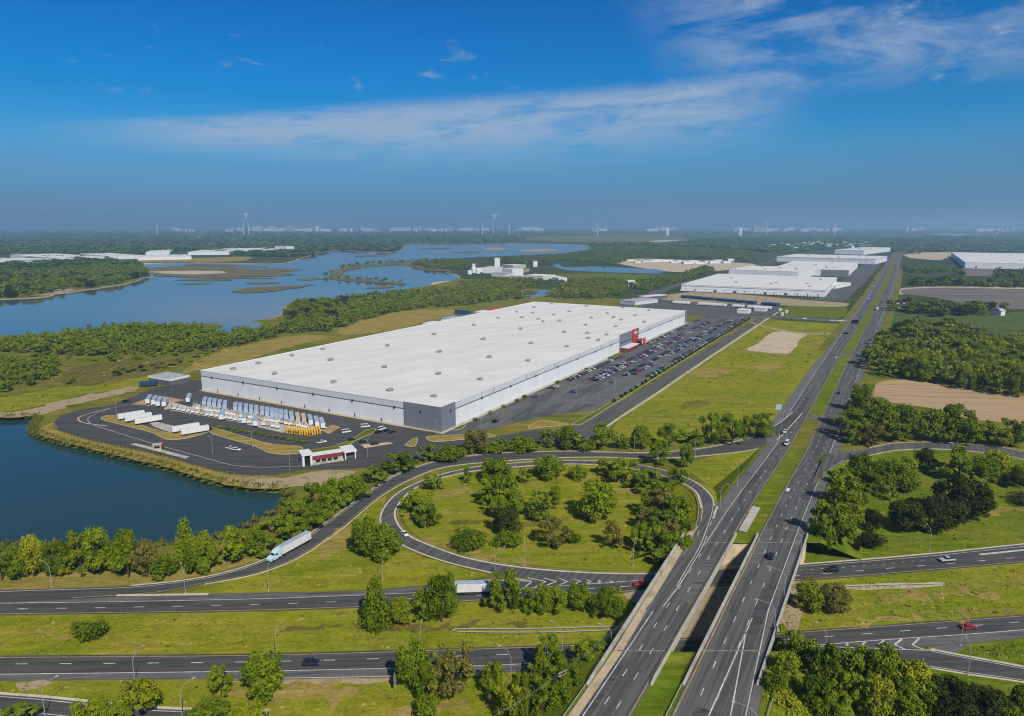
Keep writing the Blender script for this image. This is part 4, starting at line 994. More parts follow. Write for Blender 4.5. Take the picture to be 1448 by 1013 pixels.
wood('low green scrub in the heath left of the warehouse', [(60,500),(200,498),(300,488),(330,478),(360,484),(300,500),(240,508),(150,512),(100,512)], 10, (5, 8), (6, 10), ['shrub', 'broad', 'shrub'], prob=.5)
wood('low green scrub in the heath left of the warehouse', [(95,540),(140,528),(200,520),(262,508),(300,500),(304,504),(262,514),(210,526),(140,536),(100,545)], 8, (4, 7), (5, 9), ['shrub', 'darkshrub'], prob=.45)
wood('leafy tree in the belt along the near lake shore', [(406,452),(480,450),(490,436),(520,428),(600,424),(640,418),(560,416),(480,426),(430,428),(404,438)], 11, (7, 12), (9, 13), ['broad', 'broad', 'dark'])
wood('leafy tree in the wood behind the long warehouse', [(480,466),(513,453),(589,437),(652,433),(712,425),(765,421),(845,424),(878,418),(888,408),(871,401),(811,405),(778,411),(732,405),(712,399),(652,402),(646,411),(573,418),(480,436)], 12, (9, 13), (10, 15), ['broad', 'broad', 'yellow'], avoid=_sp)
wood('tree on the wooded point across the lake', [(-300,426),(0,422),(62,419),(98,408),(124,408),(166,402),(212,389),(205,381),(150,378),(80,384),(0,386),(-300,392)], 19, (11, 16), (15, 22), ['broad', 'dark', 'broad'])
wood('tree on the dyke across the lake', [(460,393.5),(483,381),(524,374.5),(585,371),(600,376),(640,385),(640,383),(600,372.5),(585,369.5),(524,372.5),(482,378.5),(458,392)], 18, (7, 11), (9, 14), ['dark', 'broad'], prob=.55)
wood('tree on the dyke across the lake', [(470,395),(520,398),(570,402),(570,399.5),(520,395.5),(475,392.5)], 18, (6, 10), (8, 12), ['dark', 'broad'], prob=.5)
wood('tree near the white plant', [(579,374),(600,369),(650,369),(672,376),(665,383),(610,382)], 20, (9, 13), (13, 18), ['broad', 'dark'])
wood('tree near the white plant', [(690,369),(720,367),(760,372),(800,362),(850,353),(960,351),(1060,357),(1070,373),(1010,367),(900,365),(870,375),(800,370),(765,376),(720,374)], 26, (10, 14), (18, 26), ['broad', 'dark'])
wood('tree beside the service road', [(880,402),(905,399),(930,397),(945,397),(980,384),(1000,379),(1012,384),(985,394),(950,403),(925,412),(900,411)], 15, (9, 12), (12, 16), ['broad'])
wood('tree in the hedgerow beyond the dark soil field', [(1280,404),(1405,407),(1560,409),(1560,404),(1405,402),(1280,399)], 16, (12, 16), (14, 19), ['broad', 'dark'])
wood('tree in the hedgerow beyond the dark soil field', [(1279,386),(1338,388),(1338,384),(1279,381)], 20, (12, 16), (16, 22), ['dark', 'broad'])
wood('tree in the hedgerow beyond the dark soil field', [(1345,390),(1366,391),(1366,387),(1345,387)], 20, (12, 16), (16, 22), ['dark', 'broad'])
wood('tree in the hedgerow beyond the dark soil field', [(1408,394),(1560,394),(1560,388),(1408,388)], 22, (14, 17), (18, 24), ['dark', 'broad'])
wood('tree on the far estate verge', [(1196,432),(1206,424),(1250,372),(1256,372),(1215,424),(1203,436)], 17, (3, 5), (4, 7), ['broad', 'shrub'], prob=.7)
wood('tree near the white plant', [(720,402),(800,402),(880,400),(885,395),(850,396),(790,400),(730,396)], 18, (8, 11), (12, 16), ['broad'], prob=.8)
# little planted trees on the hedge strip and against the long wall
for i in range(44):
    p_ = 118 + i * 11.4; p = W(p_ + _rt.uniform(-2, 2), 64.2)
    REQ.append([3 * FOC / depth_of(p), 'darkshrub', p, 2.8, 2.9, 'on the hedge strip between the car park and the estate road', PX0 + FOC * p.x / depth_of(p)])
for p_ in (30, 48, 66, 84, 96, 150, 206, 262, 300, 330):
    p = W(p_, 5.0); REQ.append([2.5 * FOC / depth_of(p), 'shrub', p, 3.5, 2.4, 'against the long white wall of the warehouse', PX0 + FOC * p.x / depth_of(p)])
for u_, v_ in ((700,598),(742,563),(688,578)):
    p = at(u_, v_); REQ.append([2.5 * FOC / depth_of(p), 'darkshrub', p, 4.0, 2.5, 'on a planted island of the car park', u_])

ORD = ['first','second','third','fourth','fifth','sixth','seventh','eighth','ninth','tenth','eleventh','twelfth','thirteenth','fourteenth','fifteenth','sixteenth','seventeenth','eighteenth','nineteenth','twentieth']
TENS = {2: 'twenty', 3: 'thirty', 4: 'forty', 5: 'fifty', 6: 'sixty', 7: 'seventy', 8: 'eighty', 9: 'ninety'}
def ordinal(i):
    if i < 20: return ORD[i]
    n = i + 1
    return (TENS[n // 10] + '-' + ORD[n % 10 - 1]) if n % 10 else TENS[n // 10][:-1] + 'ieth'
ADJ = {'broad': 'green leafy', 'yellow': 'yellow-green leafy', 'olive': 'dull olive', 'cone': 'pointed green', 'dark': 'dark evergreen', 'shrub': 'low green', 'darkshrub': 'dark low', 'purple': 'small'}
def grow_trees():
    byname = {}
    for r in REQ: byname.setdefault(KINDS[r[1]][0], []).append(r)
    solo, rest = [], []
    for nm, L in byname.items():
        L.sort(key=lambda r: -r[0]); solo += L[:296]; rest += L[296:]
    groups = {}
    for r in solo: groups.setdefault((r[5], r[1]), []).append(r)
    rr = random.Random(9)
    for (phrase, kind), L in groups.items():
        nm, cat, shapes, material = KINDS[kind]
        isw = phrase.split()[0] in ('leafy', 'dark', 'lone', 'tree', 'low') and ('tree' in phrase.split()[:4] or 'scrub' in phrase) and not phrase.startswith('dark and')
        L.sort(key=lambda r: r[6])
        noun = cat
        for i, (sz, kd, p, w, h, ph, u) in enumerate(L):
            if isw:
                lab = f'{ADJ[kind]} {noun} in the {ph.split(" in the ", 1)[1]}' if ' in the ' in ph else f'{ADJ[kind]} {noun} {ph[ph.index("tree") + 5:]}'
            elif len(L) == 1: lab = f'{ADJ[kind]} {noun} {ph}'
            else: lab = f'{ordinal(i)} {ADJ[kind]} {noun} from the left {ph}'
            grp = (f'{noun}s ' + (ph[ph.index(' in the ') + 1:] if ' in the ' in ph else ph)) if len(L) > 1 else None
            ws = lab.split()
            if len(ws) > 16: lab = ' '.join(ws[:16])
            cm = crown_meshes(kind); c = cm[rr.randrange(len(cm))]
            rot = rr.uniform(0, 6.28)
            if kind in ('shrub', 'darkshrub', 'purple'):
                o = bpy.data.objects.new(nm, c); link(o); o.location = p; o.rotation_euler = (0, 0, rot); o.scale = (w, w, h * 1.25)
                tag(o, lab, cat, grp); continue
            e = empty(nm, p, rot, (w * rr.uniform(.95, 1.08), w * rr.uniform(.95, 1.08), h)); tag(e, lab, cat, grp)
            link(bpy.data.objects.new('crown', c), e)
            link(bpy.data.objects.new('trunk', rr.choice(TRUNKS)), e)
    # the rest of the woods: one mass of lighter-built trees
    protos = {}
    for sh in ('round', 'tall', 'low', 'cone', 'open'):
        protos[sh] = [(crown_np(500 + i * 17 + len(sh), 300, 0.070, sh, 14)) for i in range(5)]
    Qs, Ts = [], []
    TB = {'broad': 0.0, 'yellow': 0.35, 'olive': 0.2, 'cone': 0.0, 'dark': -0.45, 'shrub': 0.1, 'darkshrub': -.3, 'purple': -.4}
    for sz, kd, p, w, h, ph, u in rest:
        sh = rr.choice(KINDS[kd][2]); Q, t = rr.choice(protos[sh])
        a = rr.uniform(0, 6.28); ca, sa = math.cos(a), math.sin(a)
        X = Q[:, :, 0] * ca - Q[:, :, 1] * sa; Y = Q[:, :, 0] * sa + Q[:, :, 1] * ca
        Qs.append(np.stack([X * w + p.x, Y * w + p.y, Q[:, :, 2] * h + p.z], -1)); Ts.append(np.clip(t * .8 + TB[kd] + rr.uniform(-.25, .40), 0, 1))
    if Qs:
        me = quads_mesh('woodland', np.concatenate(Qs), np.concatenate(Ts), M_LEAFW)
        o = link(bpy.data.objects.new('woodland', me)); tag(o, 'massed trees of the woods and belts around the lake and fields', 'woodland', None, 'stuff')
    print('trees', len(solo), 'rest', len(rest))
grow_trees()

# far woods: canopy clumps over the plain out to the haze
def far_woods():
    r = random.Random(21); r2 = np.random.RandomState(4)
    def clump(seed):
        rs = np.random.RandomState(seed); n = 60
        a = rs.uniform(0, 6.28, n); d = np.sqrt(rs.uniform(0, 1, n)) * .5
        P = np.stack([d * np.cos(a), d * np.sin(a), (.55 + .45 * rs.uniform(0, 1, n)) * (1 - (2 * d) ** 4 * .55)], 1)
        nrm = np.stack([rs.normal(0, .5, n) + P[:, 0], rs.normal(0, .5, n) + P[:, 1], np.full(n, .8)], 1); nrm /= np.linalg.norm(nrm, axis=1)[:, None]
        t = np.cross(nrm, rs.normal(size=(n, 3))); t /= np.linalg.norm(t, axis=1)[:, None]; b = np.cross(nrm, t)
        return P, t, b, rs.uniform(0, 1, n)
    C = [clump(i) for i in range(6)]
    lake = [(p.x, p.y) for p in lake_rim]
    areas = [   # picture outline of each far wood, clumps
        ([(-200,362),(0,360),(150,362),(200,360),(270,355),(345,355),(430,360),(470,353),(560,356),(568,346),(560,338),(380,332),(250,330),(0,329),(-200,330)], 2300),
        ([(-200,329.5),(100,328.5),(350,328),(560,329),(720,330),(720,334),(560,335),(300,331),(-200,331)], 700),
        ([(560,343.5),(700,343.8),(735,341),(735,336),(640,334),(560,336)], 320),
        ([(840,353),(960,348),(1060,354),(1100,359),(1180,352),(1250,351),(1268,356),(1283,349),(1300,340),(1200,335),(1030,338),(940,345),(840,346)], 1500),
        ([(560,333),(900,331),(1448,331),(1700,331),(1700,327),(1000,326.5),(560,328)], 1500),
        ([(1296,341),(1400,341),(1448,342),(1700,345),(1700,333),(1448,335),(1320,334)], 600),
        ([(1285,362),(1300,352),(1330,343),(1448,343),(1700,346),(1700,356),(1448,356),(1400,357),(1380,358),(1300,356)], 900),
        ([(0,375),(60,366),(150,368),(190,372),(205,378),(150,377),(80,380),(0,384)], 200),
        ([(275,357),(330,357.5),(420,354),(470,352),(440,361),(400,364),(345,362)], 160),
    ]
    Qs, Ts = [], []
    for px, n in areas:
        xs = [p[0] for p in px]; ys = [p[1] for p in px]; k = 0; guard = 0
        while k < n and guard < n * 12:
            guard += 1
            u, v_ = r.uniform(min(xs), max(xs)), r.uniform(min(ys), max(ys))
            if not inside((u, v_), px): continue
            p = at(u, v_)
            if inside(p, lake): continue
            k += 1
            D = p.y; wd = min(max(D * .012, 24), 170) * r.uniform(.7, 1.5); wy = min(wd * 1.5, 200); h = r.uniform(9, 16)
            P, t, b, ti = r.choice(C); a = r.uniform(0, 6.28); s = wd * .13
            base = np.array([p.x, p.y, 0]) + P * np.array([wd, wy, h])
            tt = t * s; bb = b * s
            tt[:, 2] *= .4; bb[:, 2] *= .4
            Qs.append(np.stack([base - tt - bb, base - bb + tt, base + tt + bb, base + bb - tt], 1)); Ts.append(np.clip(ti * .5 + r.uniform(-.2, .35), 0, 1))
    me = quads_mesh('distant_woods', np.concatenate(Qs), np.concatenate(Ts), M_LEAFW)
    o = link(bpy.data.objects.new('distant_woods', me)); tag(o, 'hazy blue-green woods covering the far plain', 'woods', None, 'stuff')
far_woods()

M_REED = leaf_mat('reed_leaves', (0.060, 0.085, 0.010), (0.250, 0.215, 0.045), 0.15)
def reeds():
    r = np.random.RandomState(8); Qs = []; Ts = []
    P = [p for p in pond_edge]
    n = len(P)
    for i in range(n):
        p, q = P[i], P[(i + 1) % n]
        if p.x < -330 or p.y < 200: continue
        L = (q - p).length; k = int(L * 22)
        tdir = (q - p).normalized(); out = Vector((tdir.y, -tdir.x, 0))
        for j in range(k):
            b = p.lerp(q, r.uniform()) + (pond_rim[i] - p) * r.uniform(-.25, .9)
            f = max(0, min(1, ((b - p).length) / 5)); z = POND_Z + 2.3 * f
            h = r.uniform(.4, 1.3) * (1 if r.uniform() < .9 else 2); a = r.uniform(0, 6.28); w = r.uniform(.12, .35); c, s = math.cos(a) * w, math.sin(a) * w
            lx, ly = r.normal(0, .4, 2)
            Qs.append([[b.x - c, b.y - s, z], [b.x + c, b.y + s, z], [b.x + c * .6 + lx, b.y + s * .6 + ly, z + h], [b.x - c * .6 + lx, b.y - s * .6 + ly, z + h]]); Ts.append(r.uniform())
    me = quads_mesh('reeds', np.array(Qs), np.array(Ts), M_REED)
    o = link(bpy.data.objects.new('reeds', me)); tag(o, 'green reeds along the bank of the dark pond', 'reeds', None, 'stuff')
reeds()

# weeds and dry tufts roughening the near lawns
def tufts():
    r = np.random.RandomState(77)
    lawns = [([(0,874),(380,868),(690,854),(890,842),(868,905),(740,911),(380,920),(0,924)], 5200), ([(0,967),(380,963.5),(720,954),(845,948),(800,1012),(420,1012),(400,1001),(240,997),(174,992),(0,975)], 2600), ([(1090,828),(1222,818),(1448,799),(1448,866),(1100,891)], 3800),
             ([(590,692),(640,675),(730,667),(845,663),(925,671),(985,695),(985,745),(950,803),(845,803),(745,796),(660,782),(585,750),(570,728)], 6500), ([(300,832),(390,810),(480,756),(540,705),(534,740),(545,760),(570,778),(629,799),(690,816),(600,826),(440,834)], 2600),
             ([(1140,795),(1304,781),(1448,766),(1448,655),(1330,640),(1260,643),(1200,660),(1160,720)], 5200), ([(1000,652),(1068,640),(1015,718),(985,675)], 700), ([(872,606),(924,570),(1016,510),(1096,462),(1160,464),(1172,468),(1130,530),(1085,582),(1040,600),(980,612)], 6500),
             ([(0,590),(60,572),(140,548),(240,530),(300,515),(380,495),(420,480),(300,498),(200,505),(100,520),(0,560)], 4000), ([(1350,922),(1380,914),(1448,905),(1448,940)], 500), ([(1130,938),(1380,958),(1448,968),(1448,1012),(1150,1012)], 1200)]
    out = {0: ([], []), 1: ([], [])}
    for px, n in lawns:
        us = [p[0] for p in px]; vs_ = [p[1] for p in px]; k = 0
        while k < n:
            u, v_ = r.uniform(min(us), max(us)), r.uniform(min(vs_), max(vs_))
            if not inside((u, v_), px): continue
            k += 1; p = at(u, v_); g = 0 if r.uniform() < .45 else 1
            if r.uniform() < .52 or inside(p, _sandp): continue
            s = r.uniform(.2, .6) * (1 + (r.uniform() < .05) * 1.5); D = p.y; s *= max(1, D / 330)
            for q in range(3):
                a = r.uniform(0, 6.28); c, s_ = math.cos(a), math.sin(a); o = r.normal(0, s * .5, 2); h = s * r.uniform(.15, .4)
                tl = r.uniform(-.5, .5) * s
                out[g][0].append([[p.x + o[0] - c * s * .5, p.y + o[1] - s_ * s * .5, 0.03], [p.x + o[0] + c * s * .5, p.y + o[1] + s_ * s * .5, 0.03], [p.x + o[0] + c * s * .35 - s_ * tl, p.y + o[1] + s_ * s * .35 + c * tl, h], [p.x + o[0] - c * s * .35 - s_ * tl, p.y + o[1] - s_ * s * .35 + c * tl, h]]); out[g][1].append(r.uniform(.3, 1))
    for g, (nm, m_, lab) in enumerate((('weeds', M_WEED, 'green weeds and tufts scattered over the lawns'), ('dry_tufts', M_TUFT, 'pale dry grass tufts scattered over the lawns'))):
        me = quads_mesh(nm, np.array(out[g][0]), np.array(out[g][1]), m_); o = link(bpy.data.objects.new(nm, me)); tag(o, lab, 'grass', None, 'stuff')
M_TUFT = leaf_mat('dry_grass_blades', (0.22, 0.19, 0.03), (0.36, 0.29, 0.08), 0.2)
M_WEED = leaf_mat('weed_leaves', (0.070, 0.125, 0.006), (0.17, 0.21, 0.012), 0.2)
_sandp = [(p.x, p.y) for p in ats([(1099,467),(1140,470),(1132,482),(1116,505),(1050,496),(1070,486)])]
tufts()
# ------------------------------------------------------------------ bridges
KX = 1 / math.cos(HAZ)
def hx(y, o):
    i = min(range(len(HP)), key=lambda k: abs(HP[k].y - y)); return HP[i].x + HE.x / HE.y * (y - HP[i].y) + o * KX
def skew_box(mb, o0, o1, y0, y1, z0, z1, mi=0):
    t2 = lambda o: o if isinstance(o, tuple) else (o, o)
    o0, o1 = t2(o0), t2(o1)
    P = [(hx(y0, o0[0]), y0), (hx(y0, o1[0]), y0), (hx(y1, o1[1]), y1), (hx(y1, o0[1]), y1)]
    v = [(x, y, z0) for x, y in P] + [(x, y, z1) for x, y in P]
    return mb.add(v, [(3, 2, 1, 0), (4, 5, 6, 7), (0, 1, 5, 4), (1, 2, 6, 5), (2, 3, 7, 6), (3, 0, 4, 7)], mi)
def bridge(name, o0, o1, label):
    A0 = o0 if isinstance(o0, tuple) else (o0, o0); oL = A0; o0 = sum(A0) / 2
    e = empty(name, (hx(198, (o0 + o1) / 2), 198, 0)); tag(e, label, 'bridge', 'twin bridges carrying the highway over the lower roads')
    M = Matrix.Translation(-Vector(e.location))
    def part(nm, mb, m_):
        o = mb.build(nm, m_, e); o.data.transform(M); return o
    d = MB(); skew_box(d, oL, o1, Y_N + .02, Y_F - .02, 6.45, 6.96); part('deck', d, M_CONC)
    g = MB()
    n = 6
    for i in range(n):
        o = o0 + 0.5 + (o1 - o0 - 1.0) * i / (n - 1); skew_box(g, o - .28, o + .28, Y_N + .3, Y_F - .3, 5.1, 6.44)
    part('girder', g, M_CONC)
    for o in (o0, o1):
        left = o == o0; sh = lambda d: (oL[0] + d, oL[1] + d) if left else o + d
        p = MB(); skew_box(p, sh(-.45) if left else o, sh(0) if left else o + .45, Y_N - 14, Y_F + 6, 5.9, 7.95); part('parapet', p, M_CONC)
        r = MB(); k_ = -.22 if left else .22
        for y in [Y_N - 13 + k * 3 for k in range(27)]:
            b_ = oL[0] + (oL[1] - oL[0]) * (y - Y_N + 14) / (Y_F - Y_N + 20) if left else o
            skew_box(r, b_ + k_ - .05, b_ + k_ + .05, y, y + .12, 7.95, 8.5)
        skew_box(r, sh(k_ - .06), sh(k_ + .06), Y_N - 13, Y_F + 5, 8.5, 8.6); part('railing', r, M_STEEL)
    for y in (181.5 + 19,):
        c = MB(); skew_box(c, o0 + .4, o1 - .4, y - .6, y + .6, 4.1, 5.09); part('pier_cap', c, M_CONC)
        for k in range(3):
            o = o0 + 2.2 + (o1 - o0 - 4.4) * k / 2; cc = MB(); cc.tube([(hx(y, o), y, -.1), (hx(y, o), y, 4.1)], [.62, .62], 10); part('pier', cc, M_CONC)
    for y in (Y_N, Y_F):
        j = MB(); skew_box(j, oL[0] + .3 if y == Y_N else oL[1] + .3, o1 - .3, y - .25, y + .25, 7.0, 7.09); part('expansion_joint', j, M_CONCD)
bridge('bridge', (-17.2, -20.2), -3.75, 'concrete highway bridge with the tan shoulder, nearer the loop ramp')
bridge('bridge', 3.75, 19.4, 'concrete highway bridge nearer the dark evergreen clump, carrying the black car')
_b = bpy.data.objects['bridge']
w_ = MB(); skew_box(w_, -19, 22, Y_N - 1.2, Y_N, -.2, 6.4); tag(w_.build('abutment', M_CONCD), 'near concrete abutment wall below both highway bridges', 'abutment', 'bridge abutments')
w_ = MB()
Pp = [(hx(Y_F - 3.2, -24), Y_F - 3.2, 0), (hx(Y_F - 3.2, 20), Y_F - 3.2, 0), (hx(Y_F + 1, 20), Y_F + 1, 6.4), (hx(Y_F + 1, -24), Y_F + 1, 6.4), (hx(Y_F + 1.5, -24), Y_F + 1.5, 0), (hx(Y_F + 1.5, 20), Y_F + 1.5, 0)]
w_.add(Pp, [(0, 1, 2, 3), (1, 5, 2), (0, 3, 4)]); tag(w_.build('abutment', M_CONCT), 'far sloping concrete abutment between the two highway bridges', 'abutment', 'bridge abutments')
struct(fill_poly('bare_ground', [Vector((hx(Y_N, -20), Y_N + .2, 0)), Vector((hx(Y_N, 24), Y_N + .2, 0)), Vector((hx(229, 24), 229, 0)), Vector((hx(229, -20), 229, 0))], M_DIRT, 0.012))

# ------------------------------------------------------------------ the long warehouse
def panel_mat(name, base, joint, period, depth=0.12, axis_x=True):
    """precast wall panels: a narrow darker joint every few metres along the wall"""
    if name in MATS: return MATS[name]
    m = bpy.data.materials.new(name); m.use_nodes = True
    nt = m.node_tree; N, Lk = nt.nodes, nt.links; b = N['Principled BSDF']; b.inputs['Roughness'].default_value = 0.75; b.inputs['Specular IOR Level'].default_value = 0.2
    tc = N.new('ShaderNodeTexCoord'); sp = N.new('ShaderNodeSeparateXYZ'); Lk.new(tc.outputs['Object'], sp.inputs[0])
    ad = N.new('ShaderNodeMath'); ad.operation = 'ADD'; Lk.new(sp.outputs[0], ad.inputs[0]); Lk.new(sp.outputs[1], ad.inputs[1])
    fr = N.new('ShaderNodeMath'); fr.operation = 'PINGPONG'; fr.inputs[1].default_value = period / 2; Lk.new(ad.outputs[0], fr.inputs[0])
    lt = N.new('ShaderNodeMath'); lt.operation = 'LESS_THAN'; lt.inputs[1].default_value = joint; Lk.new(fr.outputs[0], lt.inputs[0])
    n = N.new('ShaderNodeTexNoise'); n.inputs['Scale'].default_value = 0.12; n.inputs['Detail'].default_value = 5
    mp = N.new('ShaderNodeMapping'); mp.inputs['Scale'].default_value = (1, 1, .25); Lk.new(tc.outputs['Object'], mp.inputs[0]); Lk.new(mp.outputs[0], n.inputs['Vector'])
    mr = N.new('ShaderNodeMapRange'); Lk.new(n.outputs['Fac'], mr.inputs[0]); mr.inputs['From Min'].default_value = .3; mr.inputs['From Max'].default_value = .7; mr.inputs['To Min'].default_value = .93; mr.inputs['To Max'].default_value = 1.04
    su = N.new('ShaderNodeMath'); su.operation = 'MULTIPLY'; su.inputs[1].default_value = -depth; Lk.new(lt.outputs[0], su.inputs[0])
    a2 = N.new('ShaderNodeMath'); a2.operation = 'ADD'; Lk.new(su.outputs[0], a2.inputs[0]); Lk.new(mr.outputs[0], a2.inputs[1])
    hv = N.new('ShaderNodeHueSaturation'); hv.inputs['Color'].default_value = (*base, 1); Lk.new(a2.outputs[0], hv.inputs['Value'])
    Lk.new(hv.outputs[0], b.inputs['Base Color']); MATS[name] = m
    return m
M_PANEL = panel_mat('white_wall_panels', (0.62, 0.63, 0.65), 0.08, 9.0, 0.13)
M_BAND = panel_mat('pale_grey_wall_band', (0.50, 0.51, 0.54), 0.10, 9.0, 0.25)
M_GREYP = panel_mat('grey_wall_panels', (0.15, 0.165, 0.195), 0.08, 5.5, 0.2)
M_ROOF = mat('white_roof_membrane', (0.60, 0.58, 0.545), 0.8, [(0.63, 0.61, 0.575), (0.565, 0.545, 0.51), (0.615, 0.595, 0.56)], 1.0, fine=0.05, fine_scale=4.0, stretch=(60, 14, 1.2), contrast=(0.3, 0.7))
M_RED = mat('red_paint', (0.42, 0.028, 0.035), 0.6, spec=0.3)
M_DRED = mat('dark_red_paint', (0.17, 0.03, 0.04), 0.6, spec=0.3)
M_STRIPE = mat('dark_grey_stripe', (0.10, 0.105, 0.115), 0.7)
M_HVAC = mat('rooftop_unit_grey', (0.16, 0.155, 0.135), 0.7, [(0.36, 0.35, 0.31), (0.07, 0.07, 0.065)], 0.7)
WL, WW, WH = 538.0, 217.0, 14.9
def wm(mb_): return mb_          # built in the warehouse's own frame: x = across (q), y = along (p)
def warehouse():
    e = empty('warehouse', WA, -WAZ)
    tag(e, 'very long white warehouse with a pale flat roof and a dark grey corner', 'warehouse')
    Lq = -WW
    qg = pq_of(576, 600)[1]; pg = pq_of(659, 604.5)[0]
    m = MB(); m.box(Lq, 0, 0, WL, 0, 10.3); m.build('wall', M_PANEL, e)
    m = MB(); m.box(Lq - .05, .05, -.05, WL + .05, 10.30, 10.95); m.build('wall_stripe', M_STRIPE, e)
    m = MB(); m.box(Lq, 0, 0, WL, 10.95, WH - .35); m.build('wall_band', M_BAND, e)
    # coping and a faintly folded membrane roof
    m = MB()
    for a in ((Lq - .15, .15, -.15, .35), (Lq - .15, .15, WL - .35, WL + .15), (Lq - .15, Lq + .35, .35, WL - .35), (-.35, .15, .35, WL - .35)): m.box(a[0], a[1], a[2], a[3], WH - .35, WH + .12)
    m.build('coping', M_WHITEPAINT, e)
    nx, ny = 24, 54; v = []
    for j in range(ny + 1):
        for i in range(nx + 1):
            fold = abs(((i / nx * 4) % 1) - .5) * 2; sag = abs(((j / ny * 27) % 1) - .5) * 2
            v.append((Lq + .36 + (WW - .72) * i / nx, .36 + (WL - .72) * j / ny, WH - .33 + .35 * (1 - fold) + 0.10 * sag))
    f = [(j * (nx + 1) + i, j * (nx + 1) + i + 1, (j + 1) * (nx + 1) + i + 1, (j + 1) * (nx + 1) + i) for j in range(ny) for i in range(nx)]
    mesh_obj('roof', v, f, M_ROOF, e)
    m = MB(); m.box(qg, .22, -.22, 0 - .002, 0, WH + .25); m.box(.002, .22, 0, pg, 0, WH + .25); m.build('corner_panel', M_GREYP, e)
    m = MB(); m.box(-.02, .20, WL - 9, WL + .2, 0, WH + .2); m.box(-12, .2, WL + .01, WL + .2, 0, WH + .2); m.build('corner_panel', M_GREYP, e)
    # glazed strip dots: wall lights along the stripe
    rr = random.Random(2)
    spots = [('r', p) for p in range(45, 530, 38)] + [('l', q) for q in range(-205, -10, 34)] + [('l', -15), ('r', 9)]
    for side, t in spots:
        m = MB()
        if side == 'r': m.box(.24, .75, t, t + .9, 10.2, 11.5)
        else: m.box(t, t + .9, -.75, -.24, 10.2, 11.5)
        m.build('wall_light', M_DARKMETAL, e)
    for t in range(60, 530, 47):
        m = MB(); m.tube([(.35, t, 10.95), (.35, t, WH)], .12, 6); m.build('downpipe', M_STEEL, e)
    for t in list(range(-200, -45, 22)):
        m = MB(); m.box(t, t + 1.1, -.08, -.002, 0, 2.2); m.build('door', M_STRIPE, e)
    # entrance block on the long wall
    pa = pq_of(868.5, 498)[0]; pb = pq_of(897, 486.5)[0]
    m = MB(); m.box(.002, .5, pa, pb, 0, 17.2); m.build('entrance_panel', M_GREYP, e)
    m = MB(); m.box(.5, .62, pa, pb, 8.2, 9.0); m.build('entrance_stripe', M_DARKMETAL, e)
    pr0, pr1 = pa + (pb - pa) * .64, pa + (pb - pa) * .80
    m = MB(); m.box(.5, 2.4, pr0, pr1, 0, 17.6); m.box(.5, 1.0, pr1, pb, 15.8, 17.4); sg = m.build('entrance_tower', M_RED, e)
    m = MB(); m.box(2.4, 2.55, pr0 + .6, pr1 - .6, 13.4, 15.6); m.build('sign', M_WHITEPAINT, sg)
    m = MB(); m.box(.5, 9, pa + 2, pr0 - 2, 4.2, 4.8); m.build('canopy', M_WHITEPAINT, e)
    m = MB(); m.box(.5, 8.4, pa + 2.6, pr0 - 2.6, 0, 4.19); m.build('entrance_hall', M_DRED, e)
    m = MB()
    for y in (pr1 + 3, pr1 + 7): m.tube([(9.5, y, 0), (7.5, y + 4, 7.5), (6.0, y + 9, 0)], .55, 6)
    m.box(1, 8.6, pr1 + 4, pr1 + 13, 5.4, 6.1); m.build('entrance_canopy', M_RED, e)
    m = MB(); m.box(.5, 6, pr1 + .5, pr1 + 6, 0, 5.4); m.build('vestibule', M_GLASS, e)
    # rooftop units where the photo shows them
    z2 = [(205,628),(193,720),(217,818),(403,845),(423,748),(428,654),(600,773),(640,677),(615,600),(805,693),(818,618),(773,556),(677,510),(573,540),(404,580),(970,633),(960,570),(1062,597),(1105,604),(1058,575),(778,508),(868,525),(850,515),(940,522),(1050,540),(1075,510),(1180,547),(757,485),(825,488),(830,465),(980,483),(915,497),(907,450),(1143,490),(1170,507),(1203,518),(1208,467),(1262,500),(1300,527),(1280,457),(1140,582),(1055,460),(1320,478)]
    z4 = [(725,392),(897,354),(1125,302),(1335,258),(1390,330),(1008,425),(1410,482)]
    pts = [at(480 + x / 3.017, 280 + y / 3.017 + 1.2, WH) for x, y in z2] + [at(180 + x / 4.827, 440 + y / 4.827 + 1.2, WH) for x, y in z4]
    um = []
    for k in range(3):
        m = MB(); L = 3.6 + k * .7; h = 2.1
        m.box(-1.5, 1.5, -L / 2, L / 2, .25, h); m.box(-1.7, 1.7, -L / 2 - .2, L / 2 + .2, 0, .25)
        m.prism([(-1.5, 0.6), (-3.0, 0.3), (-3.0, 1.2), (-1.5, 1.9)], -L / 2 + .2, L / 2 - .6)
        for s_ in (-.9, .9): m.tube([(0, s_, h), (0, s_, h + .35)], [.65, .65], 10)
        m.tube([(1.5, 0, 1.0), (2.6, .2, .8), (3.2, .2, .2)], .3, 6)
        um.append(m.mesh('rooftop_unit', M_HVAC))
    for i, p in enumerate(pts):
        pp, qq = to_pq(p)
        if not (-WW + 4 < qq < -3 and 4 < pp < WL - 4): continue
        o = bpy.data.objects.new('rooftop_unit', um[i % 3]); link(o, e); o.location = (qq, pp, WH - .05); o.rotation_euler = (0, 0, rr.choice((0, 0, .0, 1.57))); o.scale = (.72, .8, .75)
warehouse()

